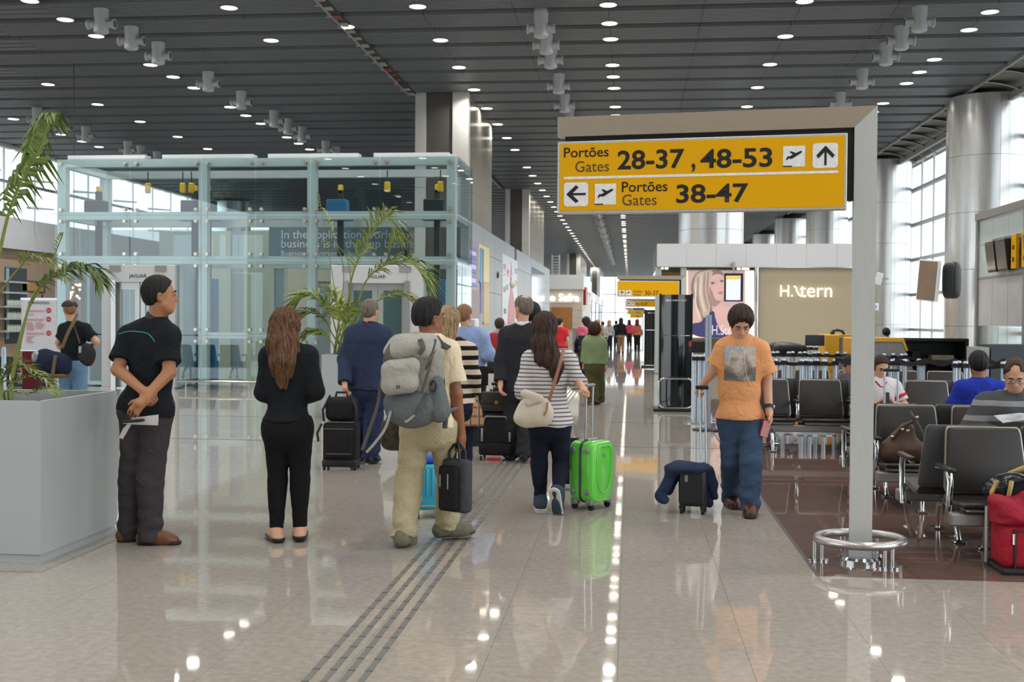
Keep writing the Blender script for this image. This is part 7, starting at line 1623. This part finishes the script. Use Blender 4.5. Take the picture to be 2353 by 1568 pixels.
me = F.mesh('draped_jacket'); me.materials.append(jk); o = bpy.data.objects.new('draped_jacket', me); COL.objects.link(o); o.location = s5.location; tag(o, 'crumpled navy jacket draped over the small black cabin case', 'jacket')
# --- turquoise case
tq = mat('shell_turquoise', '2ba3c2', .3, 0, .04, 6, coat=.3); q = G(985, 1196); s6 = thing('hard_case', 'turquoise ribbed hard case seen between the legs of the khaki trousers', 'suitcase', (q.x - .01, 8.25, 0), .25)
b = MB(); b.rbox(-.135, .10, -.09, .09, .06, .40, .03, 3); obj('shell', b, tq, s6, smooth=50)
for sx in (-.085, -.045, -.005, .035): b = MB(); b.rbox(sx, sx + .02, -.097, -.08, .16, .37, .006, 2); obj('raised_rib', b, tq, s6, smooth=40)
b = MB(); b.rbox(-.14, .105, -.095, .095, .085, .10, .004, 1); obj('grey_band', b, case_g, s6); b = MB(); wheel(b, -.10, -.07, .03, .03); wheel(b, .07, -.07, .03, .03); wheel(b, -.1, .07, .03, .03); wheel(b, .07, .07, .03, .03); obj('wheel', b, dark_rubber, s6, smooth=40); b = MB(); b.lathe([(.03, 0), (.03, .012), (.001, .016)], seg=14, M=Matrix.Translation((-.095, -.09, .145)) @ Matrix.Rotation(PI / 2, 4, 'X')); obj('stud', b, case_g, s6, smooth=50)
bl_hat = MB(); bl_hat.rbox(-.13, .09, -.07, .07, .402, .46, .025, 3); o = obj('blue_pouch', bl_hat, mat('pouch_blue', '2a55b8', .6), None, smooth=50); tag(o, 'bright blue pouch lying on top of the turquoise case', 'pouch'); o.location = s6.location; o.rotation_euler = (0, 0, .25)
# --- backpack
rip = fabric('pack_pale_grey', '8f8f86', .08, .8, .12, 60); rip2 = fabric('pack_slate', '62686a', .1, .8, .12, 60); rip3 = fabric('pack_light', 'a5a39a', .06, .8, .1, 60); stp = fabric('pack_strap', '5c5b58', .1)
YP = 6.98; pk = thing('backpack', 'big pale grey trekking backpack with dangling straps on the man in khaki trousers', 'backpack', (D['root'].x, YP, 0))
def PK(px, py, y=YP): v = AY(px, py, y); return np.array([v.x - pk.location.x, y - YP, v.z])
F = Field((-.42, -.24, .62), (.30, .20, 1.50), .008)
F.cone(PK(958, 812), PK(948, 905), .135, .140, .05, ((0, 1, 0), 1.25)); F.cone(PK(980, 830), PK(985, 930), .10, .11, .06, ((0, 1, 0), 1.1)); F.cone(PK(930, 830), PK(925, 900), .085, .10, .06); F.folds(.005, 2, 26, 22); obj('main_body', F.mesh('main_body'), rip, pk)
F = Field((-.42, -.26, .60), (.30, .20, 1.50), .008); F.ell(PK(948, 930, YP - .03), (.185, .125, .125), k=.04); F.ell(PK(945, 955, YP - .03), (.14, .11, .08), k=.05); F.folds(.004, 4, 26, 22); obj('lower_body', F.mesh('lower_body'), rip2, pk)
F = Field((-.45, -.30, .9), (.30, .22, 1.62), .008); F.ell(PK(948, 800, YP - .03), (.155, .13, .085), axrot((0, 1, 0), .28), .03); F.ell(PK(918, 808, YP - .06), (.10, .10, .07), k=.04); F.ell(PK(985, 790, YP), (.08, .10, .07), k=.05); F.folds(.006, 7, 24, 26); obj('lid', F.mesh('lid'), rip3, pk)
F = Field((-.45, -.34, .7), (.25, .1, 1.40), .008); F.cone(PK(900, 850, YP - .15), PK(945, 843, YP - .15), .062, .058, .02, ((0, 1, 0), 1.0)); F.cone(PK(898, 885, YP - .15), PK(940, 882, YP - .15), .066, .062, .05, ((0, 1, 0), 1.0)); F.folds(.004, 9, 24, 20); obj('front_pocket', F.mesh('front_pocket'), rip3, pk)
F = Field((-.1, -.3, .6), (.36, .2, 1.30), .008); F.cone(PK(998, 880, YP - .04), PK(1008, 945, YP - .04), .06, .075, .03); obj('side_pocket', F.mesh('side_pocket'), rip2, pk)
def strap(nm, P, r, m=stp, fl=.3, y=YP): b = MB(); b.tube(catmull([tuple(PK(p[0], p[1], y + (p[2] if len(p) > 2 else 0))) for p in P], 7 * len(P)), r, 6, flat=((1, 0, 0), fl)); return obj(nm, b, m, pk, smooth=60)
strap('lid_strap', [(965, 780, -.14), (972, 800, -.17), (962, 815, -.17)], .016); strap('lid_strap', [(900, 792, -.12), (888, 815, -.16), (885, 835, -.16)], .016)
strap('compression_strap', [(1000, 780, -.06), (985, 850, -.16), (968, 905, -.17)], .010); strap('compression_strap', [(1004, 800, -.05), (985, 830, -.15), (978, 850, -.15)], .008); strap('compression_strap', [(985, 905, -.13), (968, 930, -.16), (955, 955, -.16)], .010)
strap('shoulder_strap', [(1000, 775, .0), (1012, 790, .02), (1030, 800, .16)], .024, rip2); strap('hip_belt', [(1000, 940, -.04), (1028, 945, .02), (1046, 940, .10)], .034, rip2, .4)
strap('dangling_strap', [(876, 872, -.12), (868, 930, -.10), (850, 985, -.08), (832, 1035, -.06)], .011); strap('dangling_strap', [(898, 945, -.14), (885, 985, -.12), (860, 1020, -.10), (842, 1040, -.08)], .009, rip3); strap('dangling_strap', [(962, 945, -.14), (940, 965, -.15), (930, 970, -.14)], .008, rip3); strap('dangling_strap', [(1025, 955, .02), (1022, 985, .0)], .016)
strap('tool_loop', [(990, 885, -.12), (996, 875, -.13), (1002, 885, -.12), (998, 900, -.12), (991, 897, -.12)], .005, case_t, 1.0)
for a_, b_ in ((912, 890), (917, 890)): q = PK(a_, b_, YP - .225); b = MB(); b.rbox(q[0] - .003, q[0] + .003, q[1] - .002, q[1] + .002, q[2] - .012, q[2] + .012, .002, 1); obj('pocket_mark', b, case_t, pk)
bp2 = thing('shoulder_bag', 'dark patterned bag hanging behind the backpack straps at the left hip', 'bag', (0, 0, 0)); q = AY(888, 1000, 7.45); b = MB(); b.sell((q.x + .05, 7.5, q.z), (.10, .06, .11), .6); obj('body', b, mat('bag_pattern', '3a3229', .6, 0, .7, 30), bp2, smooth=60); b = MB(); b.tube([(q.x + .0, 7.45, q.z + .08), (q.x + .05, 7.42, q.z + .22), (q.x + .12, 7.40, q.z + .36)], .012, 6); obj('strap', b, case_t, bp2, smooth=60)
# --- laptop bag in his right hand
lpm = fabric('laptop_bag_grey', '3f4148', .1, .8, .15, 120); q = AY(1052, 1110, 7.25); lb = thing('laptop_bag', 'dark grey laptop bag carried in the right hand of the khaki trousers man', 'bag', (q.x, 7.22, q.z), -.55)
b = MB(); b.rbox(-.105, .105, -.045, .045, -.185, .16, .03, 3); obj('body', b, lpm, lb, smooth=50); b = MB(); b.rbox(-.098, .06, -.085, -.03, -.175, .12, .025, 3); obj('front_pocket', b, case_k, lb, smooth=50); b = MB(); b.rbox(-.01, .0, -.092, -.083, -.03, .07, .003, 1); b.rbox(-.075, -.065, -.092, -.083, -.02, .06, .003, 1); obj('zip_pull', b, case_g, lb)
for sy in (-.03, .03): b = MB(); b.tube([(-.045, sy, .15), (-.04, sy, .21), (-.015, sy * .3, .255), (.015, sy * .3, .255), (.04, sy, .21), (.045, sy, .15)], .009, 8); obj('grip', b, case_t, lb, smooth=60)
# --- plaid handbag of the blond woman
def plaid():
    t = NT('plaid_check'); v = t.coord(); sp = t.add('ShaderNodeSeparateXYZ'); t.link(v, sp.inputs[0]); f = lambda o, per, d: t.math('LESS_THAN', t.math('FRACT', t.math('DIVIDE', t.math('ADD', o, 5.0), per)), d)
    c = t.mix(f(sp.outputs[0], .07, .25), srgb('b4906a'), srgb('6d4f3a')); c = t.mix(t.math('MULTIPLY', f(sp.outputs[2], .07, .25), .7), c, srgb('5a4030')); c = t.mix(f(sp.outputs[0], .07, .05), c, srgb('d9c8ac')); c = t.mix(f(sp.outputs[2], .07, .05), c, srgb('a8493c')); t.link(c, t.b.inputs['Base Color']); t.b.inputs['Roughness'].default_value = .6
    MATS['plaid_check'] = t.m; return t.m
q = AY(1084, 950, 8.84); hbq = thing('handbag', 'small tan plaid handbag on the arm of the blond woman', 'handbag', q, .3); b = MB(); b.loft([[(x * sx, y * sy, z) for x, y in ((-1, -1), (1, -1), (1, 1), (-1, 1))] for z, sx, sy in ((-.10, .085, .05), (-.09, .09, .055), (.05, .07, .04), (.085, .055, .015))]); obj('body', b, plaid(), hbq, smooth=30); b = MB(); b.tube([(-.05, 0, .08), (-.045, 0, .13), (0.01, .08, .15), (.045, 0, .13), (.05, 0, .08)], .006, 6); obj('chain_strap', b, mat('gold_chain', 'b08f3f', .3, .9), hbq, smooth=60)
# --- cream shoulder bag
crm = mat('bag_cream', 'd2c9b6', .6, 0, .06, 10, .1, 40); tan_l = mat('tan_strap', '9d6b58', .55, 0, .1, 20); q0 = AY(1238, 945, 8.50); cb = thing('shoulder_bag', 'cream shoulder bag with a tan strap on the back of the striped woman', 'bag', q0)
def CB(px, py, y=8.50): v = AY(px, py, y); return np.array(v - q0)
F = Field((-.24, -.14, -.20), (.20, .12, .24), .007); F.ell(CB(1226, 945), (.135, .065, .115), axrot((0, 1, 0), -.12), .03); F.ell(CB(1245, 950, 8.47), (.09, .05, .10), k=.04); F.ell(CB(1205, 962), (.08, .05, .07), k=.04); F.plane(CB(1236, 905), axrot((0, 1, 0), -.2) @ np.array([0, 0, 1.0])); F.folds(.004, 3, 30, 26); obj('body', F.mesh('body'), crm, cb)
F = Field((-.2, -.2, -.1), (.2, .1, .2), .007); F.cone(CB(1206, 905, 8.44), CB(1240, 915, 8.42), .035, .03, .02, ((0, 1, 0), 2.0)); F.cone(CB(1215, 925, 8.44), CB(1240, 918, 8.42), .03, .02, .02, ((0, 1, 0), 2.0)); obj('flap', F.mesh('flap'), crm, cb)
sp_ = [CB(1296, 800, 8.55), CB(1290, 825, 8.46), CB(1280, 860, 8.44), CB(1268, 900, 8.42), CB(1262, 920, 8.43)]; b = MB(); b.tube([tuple(p) for p in catmull(sp_, 20)], .013, 6, flat=((1, 0, 0), .3)); obj('strap', b, tan_l, cb, smooth=60)
b = MB(); b.tube([tuple(CB(1258, 925, 8.42)), tuple(CB(1256, 945, 8.41)), tuple(CB(1250, 955, 8.41))], .008, 6); b.tube([tuple(CB(1238, 905, 8.43)), tuple(CB(1245, 912, 8.42))], .010, 6); obj('tan_tie', b, tan_l, cb, smooth=60)
# --- phone and paper of the man in the polo
q = AY(308, 966, 6.705); ph = thing('mobile_phone', 'black mobile phone held behind the back of the man in the polo', 'phone', q, -.1); b = MB(); b.rbox(-.062, .058, -.03, .03, -.012, .004, .005, 2, Matrix.Rotation(-.10, 4, 'Y')); obj('case', b, black_pl, ph, smooth=40); b = MB(); b.box(-.06, .055, -.031, .03, -.0165, -.0135, Matrix.Rotation(-.10, 4, 'Y')); obj('silver_edge', b, chrome, ph)
pp = thing('folded_paper', 'folded white paper held under the black phone', 'paper', (0, 0, 0)); V = [AY(p, r, y) for p, r, y in ((302, 961, 6.72), (364, 953, 6.72), (363, 978, 6.74), (302, 976, 6.74), (290, 978, 6.75), (282, 1010, 6.78), (273, 1006, 6.79), (283, 985, 6.77))]
b = MB(); b.add([tuple(v) for v in V] + [tuple(v + Vector((0, .003, 0))) for v in V], [(0, 1, 2, 3), (11, 10, 9, 8), (0, 3, 4), (3, 4, 5), (4, 5, 6, 7), (15, 14, 13, 12), (0, 1, 9, 8), (1, 2, 10, 9), (2, 3, 11, 10), (5, 6, 14, 13), (6, 7, 15, 14)]); obj('sheet', b, mat('paper_white', 'd8d4d6', .7), pp, fix=False)
# --- red booklet and watch of the man in orange
q = AY(1760, 980, 8.74); rb_ = thing('red_booklet', 'thin red booklet in the hand of the man in orange', 'booklet', q, .5); b = MB(); b.box(-.035, .035, -.006, .006, -.085, .045, Matrix.Rotation(.30, 4, 'Y')); obj('cover', b, mat('booklet_red', 'b82a35', .5), rb_); b = MB(); b.box(-.033, .032, -.0075, -.0062, -.08, .04, Matrix.Rotation(.30, 4, 'Y')); obj('pages', b, mat('booklet_pink', 'c98a8c', .6), rb_)
w0, w1 = Vector(M_['J']['wrL']), Vector(M_['J']['elL']); d = (w1 - w0).normalized(); b = MB(); b.tube([w0 + d * .005, w0 + d * .032], .037, 16, cap=False); o = obj('watch_strap', b, mat('watch_navy', '1d2436', .5), M_['o'], smooth=60); b = MB(); c = w0 + d * .018 + Vector((.036, -.010, 0)); b.sell(tuple(c), (.008, .018, .018), .7, 12, 8); obj('watch_case', b, chrome, o, smooth=60)
# --- bags of the man in the cap
q = AY(120, 835, 13.75); df = thing('duffel_bag', 'navy and tan duffel bag hanging at the left side of the man in the cap', 'bag', q, .15); nv = fabric('duffel_navy', '1f2840', .15); tn = fabric('duffel_tan', '6d5f45', .1)
F = Field((-.30, -.2, -.26), (.30, .2, .26), .011); F.cone((-.10, 0, .04), (.10, 0, -.02), .14, .15, .05); F.folds(.006, 3, 24, 20); obj('body', F.mesh('body'), nv, df); b = MB(); b.rbox(-.09, .20, -.16, .14, -.185, -.13, .03, 2); obj('base_band', b, tn, df, smooth=50); b = MB(); b.rbox(.06, .10, -.175, -.13, -.15, .12, .01, 1, Matrix.Rotation(.15, 4, 'Y')); obj('front_band', b, tn, df); b = MB(); b.sell((-.17, -.05, .08), (.06, .08, .07), .7); obj('end_pocket', b, case_g, df, smooth=60)
P = [AY(*p) - q for p in ((141, 800, 13.75), (155, 765, 13.78), (172, 735, 13.86), (180, 722, 13.98))]; b = MB(); b.tube([tuple(p) for p in catmull(P, 14)], .022, 6, flat=((1, 0, 0), .35)); obj('strap', b, tn, df, smooth=60)
q = AY(200, 812, 13.8); bb = thing('shoulder_bag', 'charcoal shoulder bag at the right hip of the man in the cap', 'bag', q, -.2); F = Field((-.2, -.14, -.22), (.2, .14, .2), .011); F.ell((0, 0, -.02), (.125, .07, .145), axrot((0, 1, 0), -.2), .02); F.folds(.005, 5, 24, 20); obj('body', F.mesh('body'), fabric('bag_charcoal', '2f3032', .15), bb); b = MB(); b.rbox(-.07, -.03, -.085, -.05, -.0, .09, .01, 1); obj('grey_panel', b, case_g, bb); P = [AY(*p) - q for p in ((181, 790, 13.8), (170, 765, 13.85), (158, 745, 13.92))]; b = MB(); b.tube([tuple(p) for p in P], .012, 6); b.tube([(.05, 0, .10), (.09, 0, .12), (.08, 0, .05)], .010, 6); obj('strap', b, case_t, bb, smooth=60)
# --- dark bag in the hand of the sky shirt man
q = AY(1113, 862, 12.9); sb_ = thing('document_bag', 'flat black document bag under the arm of the man in the sky blue shirt', 'bag', q, -.4); b = MB(); b.rbox(-.13, .13, -.03, .03, -.12, .10, .02, 2); obj('body', b, case_k, sb_, smooth=50); b = MB(); b.rbox(.07, .16, -.035, -.028, -.16, .02, .004, 1); obj('paper', b, MATS['paper_white'], sb_); b = MB(); b.tube([(-.1, 0, .09), (-.11, .02, .3), (-.12, .08, .55)], .010, 6); obj('strap', b, case_t, sb_, smooth=60)
# --- luggage on and beside the seats
brn = mat('bag_brown_leather', '4b3626', .55, 0, .15, 14, .15, 40); q = AY(2088, 1002, 9.18); br = thing('handbag', 'brown leather handbag sitting on the seat right of the sign post', 'handbag', (q.x, 9.22, .345))
F = Field((-.26, -.16, -.02), (.26, .16, .46), .008); F.cone((-.13, 0, .09), (.13, 0, .07), .10, .09, .04, ((0, 1, 0), 1.2)); F.cone((-.10, 0, .12), (-.02, 0, .27), .09, .05, .05, ((0, 1, 0), 1.3)); F.cone((.02, 0, .12), (.0, 0, .27), .10, .045, .05, ((0, 1, 0), 1.3)); F.plane((0, 0, .012), (0, 0, -1)); F.folds(.005, 4, 24, 22); obj('body', F.mesh('body'), brn, br)
b = MB(); b.tube([(-.13, -.05, .20), (-.07, -.07, .29), (.02, -.08, .345)], .016, 6); obj('buckle_band', b, brn, br, smooth=60); b = MB(); b.tube([(.0, -.06, .42), (.06, -.07, .32), (.115, -.06, .22)], .013, 6, flat=((1, 0, 0), .4)); obj('strap', b, mat('strap_grey_brown', '5d5049', .5), br, smooth=60)
b = MB(); [b.sell(c, (.014, .012, .014), .8, 8, 6) for c in ((-.13, -.065, .22), (-.06, -.085, .28), (-.02, -.09, .27), (.05, -.08, .375))]; obj('metal_stud', b, chrome, br, smooth=60)
q = AY(2322, 1098, 7.1); gb = thing('sports_bag', 'glossy black and gold sports bag lying on the near seat', 'bag', (q.x + .09, 7.12, .35)); bk_g = mat('bag_gloss_black', '10141a', .2, 0, .2, 12, .3, 20); gd = mat('bag_gold', 'b0945a', .35, .4, .15, 20)
F = Field((-.28, -.18, -.03), (.40, .2, .30), .008); F.cone((-.14, 0, .10), (.30, 0, .11), .10, .115, .05); F.ell((.0, -.03, .14), (.14, .10, .08), k=.05); F.plane((0, 0, -.010), (0, 0, -1)); F.folds(.008, 6, 28, 24); obj('body', F.mesh('body'), bk_g, gb)
b = MB(); b.tube([(-.205, -.05, .03), (-.215, -.08, .10), (-.18, -.07, .17)], .015, 6); b.tube([(-.14, -.10, .03), (-.13, -.125, .10), (-.11, -.10, .17)], .015, 6); obj('end_trim', b, gd, gb, smooth=60); b = MB(); b.tube([(-.10, -.02, .20), (-.02, -.05, .245), (.10, -.04, .25), (.13, 0, .27)], .018, 6, flat=((0, 0, 1), .5)); obj('gold_strap', b, gd, gb, smooth=60); b = MB(); b.sell((.08, -.135, .14), (.06, .012, .05), .6); b.sell((.20, -.12, .13), (.05, .012, .04), .6); obj('gold_patch', b, gd, gb, smooth=60)
redc = fabric('duffel_red', 'a5202e', .1, .7, .2, 60); q = G(2330, 1322); rd = thing('red_duffel', 'red duffel bag with black straps standing on the floor at the lower right edge', 'bag', (q.x + .13, 6.98, 0)); S_ = .87
b = MB(); b.rbox(-.19, .22, -.13, .13, .02, .29, .05, 3); obj('body', b, redc, rd, smooth=50); b = MB(); b.rbox(-.2, .22, -.17, .14, 0, .035, .012, 2); obj('base', b, dark_rubber, rd); b = MB(); b.box(-.12, .21, -.135, -.125, .245, .255); b.box(-.125, -.113, -.14, -.12, .03, .26); obj('piping', b, black_pl, rd)
b = MB(); b.rbox(.0, .05, -.142, -.125, .02, .20, .006, 1); obj('strap', b, black_pl, rd); b = MB(); b.tube([(-.02, -.145, .265), (.025, -.15, .215), (.07, -.145, .265), (-.02, -.145, .265)], .007, 6); b.rbox(.005, .045, -.15, -.135, .19, .215, .005, 1); obj('ring_clip', b, chrome, rd, smooth=60); b = MB(); b.rbox(-.135, -.12, -.145, -.13, .17, .24, .004, 1); obj('zip_pull', b, chrome, rd)
b = MB(); b.cyl((-.21, .1, .02), (-.21, .1, .36), .012, seg=8); obj('trolley_rod', b, handle_s, rd)
F = Field((-.30, -.24, .22), (.34, .24, .56), .009); F.ell((-.05, 0, .36), (.19, .15, .10), k=.05); F.ell((.12, .02, .39), (.16, .13, .10), k=.05); F.ell((-.15, -.05, .31), (.09, .10, .09), k=.05); F.folds(.016, 8, 22, 22); F.folds(.006, 3, 50, 45); F.plane((0, 0, .285), (0, 0, -1))
me = F.mesh('crumpled_jacket'); me.materials.append(fabric('jacket_crimson', '96182f', .1, .6, .15, 60)); o = bpy.data.objects.new('crumpled_jacket', me); COL.objects.link(o); o.location = rd.location; tag(o, 'crumpled crimson jacket heaped on top of the red duffel bag', 'jacket')
q = AY(2042, 925, 12.0); wc = thing('trolley_case', 'suitcase with raised silver handle standing before the man in the white sports shirt', 'suitcase', (q.x, 11.9, 0)); b = MB(); b.rbox(-.17, .17, -.10, .10, .05, .52, .03, 3); obj('body', b, fabric('case_plum', '3a2a33', .1), wc, smooth=50); b = MB(); wheel(b, -.12, .05); wheel(b, .12, .05); wheel(b, -.12, -.05); wheel(b, .12, -.05); obj('wheel', b, dark_rubber, wc, smooth=40); zt_ = AY(2042, 852, 11.9).z; b = MB(); b.tube([(-.066, 0, .5), (-.066, 0, zt_)], .012, 8); b.tube([(.066, 0, .5), (.066, 0, zt_)], .012, 8); obj('telescopic_rod', b, handle_s, wc, smooth=60); b = MB(); b.rbox(-.082, .082, -.016, .016, zt_ - .01, zt_ + .018, .008, 2); obj('grip', b, dark_rubber, wc)
q = AY(2095, 912, 12.95); gbx = thing('handbag', 'grey brown handbag on the seat beside the man in the white sports shirt', 'handbag', (q.x, 13.0, .35)); F = Field((-.2, -.12, -.02), (.2, .12, .3), .011); F.cone((-.08, 0, .07), (.07, 0, .06), .08, .07, .04); F.cone((-.03, 0, .08), (-.04, 0, .17), .06, .03, .04); F.plane((0, 0, .0), (0, 0, -1)); obj('body', F.mesh('body'), mat('bag_taupe', '5f544c', .5), gbx); b = MB(); b.tube([(-.02, -.05, .19), (.04, -.06, .15), (.09, -.05, .06)], .010, 6); obj('strap', b, dark_rubber, gbx, smooth=60)
mg = thing('magazine', 'open magazine in the hands of the man in the grey striped jumper', 'magazine', tuple(Vector(Q_['root']) + Vector((.0, -.30, AY(2327, 968, 8.6).z))), .1); b = MB(); b.add([(-.20, -.08, -.01), (0, -.09, .02), (0, .09, .05), (-.20, .09, .03), (.20, -.08, -.01), (.20, .09, .03)], [(0, 1, 2, 3), (1, 4, 5, 2)]); b.add([(-.20, -.08, -.014), (0, -.09, .016), (0, .09, .046), (-.20, .09, .026), (.20, -.08, -.014), (.20, .09, .026)], [(3, 2, 1, 0), (2, 5, 4, 1)]); obj('pages', b, mat('magazine_page', 'b9c0c2', .3, 0, .4, 12), mg, fix=False)
mp = thing('mobile_phone', 'black mobile phone held by the man in the white sports shirt', 'phone', tuple(Vector(O_['root']) + Vector((0, -.35, AY(2022, 915, 12.7).z))), 0); b = MB(); b.rbox(-.034, .034, -.005, .005, -.06, .07, .004, 1, Matrix.Rotation(-.4, 4, 'X')); obj('case', b, black_pl, mp)
mc = thing('trolley_case', 'maroon trolley case beside the far left bench under the banner', 'suitcase', (AY(74, 850, 16.6).x, 16.6, 0)); b = MB(); z1_ = AY(74, 806, 16.6).z; b.rbox(-.12, .12, -.1, .1, .05, z1_, .03, 2); obj('body', b, fabric('case_maroon', '5e1f2b', .1), mc, smooth=50); b = MB(); wheel(b, -.09, 0); wheel(b, .09, 0); obj('wheel', b, dark_rubber, mc, smooth=40)

# notice and lamp on the second round column
q = AY(2010, 705, 38.9); nt_ = thing('wall_notice', 'small white and blue notice on the second round column', 'notice', q); b = MB(); b.box(-.12, .12, -.06, -.03, -.12, .12); obj('sheet', b, sign_white, nt_); b = MB(); b.box(-.07, .05, -.064, -.06, -.05, .05); obj('blue_print', b, mat('notice_blue', '7fa0c4', .5), nt_)
q = AY(2019, 641, 37.5); wl_ = thing('wall_lamp', 'small white tilted lamp beside the second round column', 'lamp', q, -.4); b = MB(); b.rbox(-.10, .10, -.05, .05, -.2, .2, .02, 2, Matrix.Rotation(.25, 4, 'Y')); obj('housing', b, white_m, wl_); b = MB(); b.box(-.02, .3, .05, .09, -.02, .02); obj('arm', b, steel, wl_)
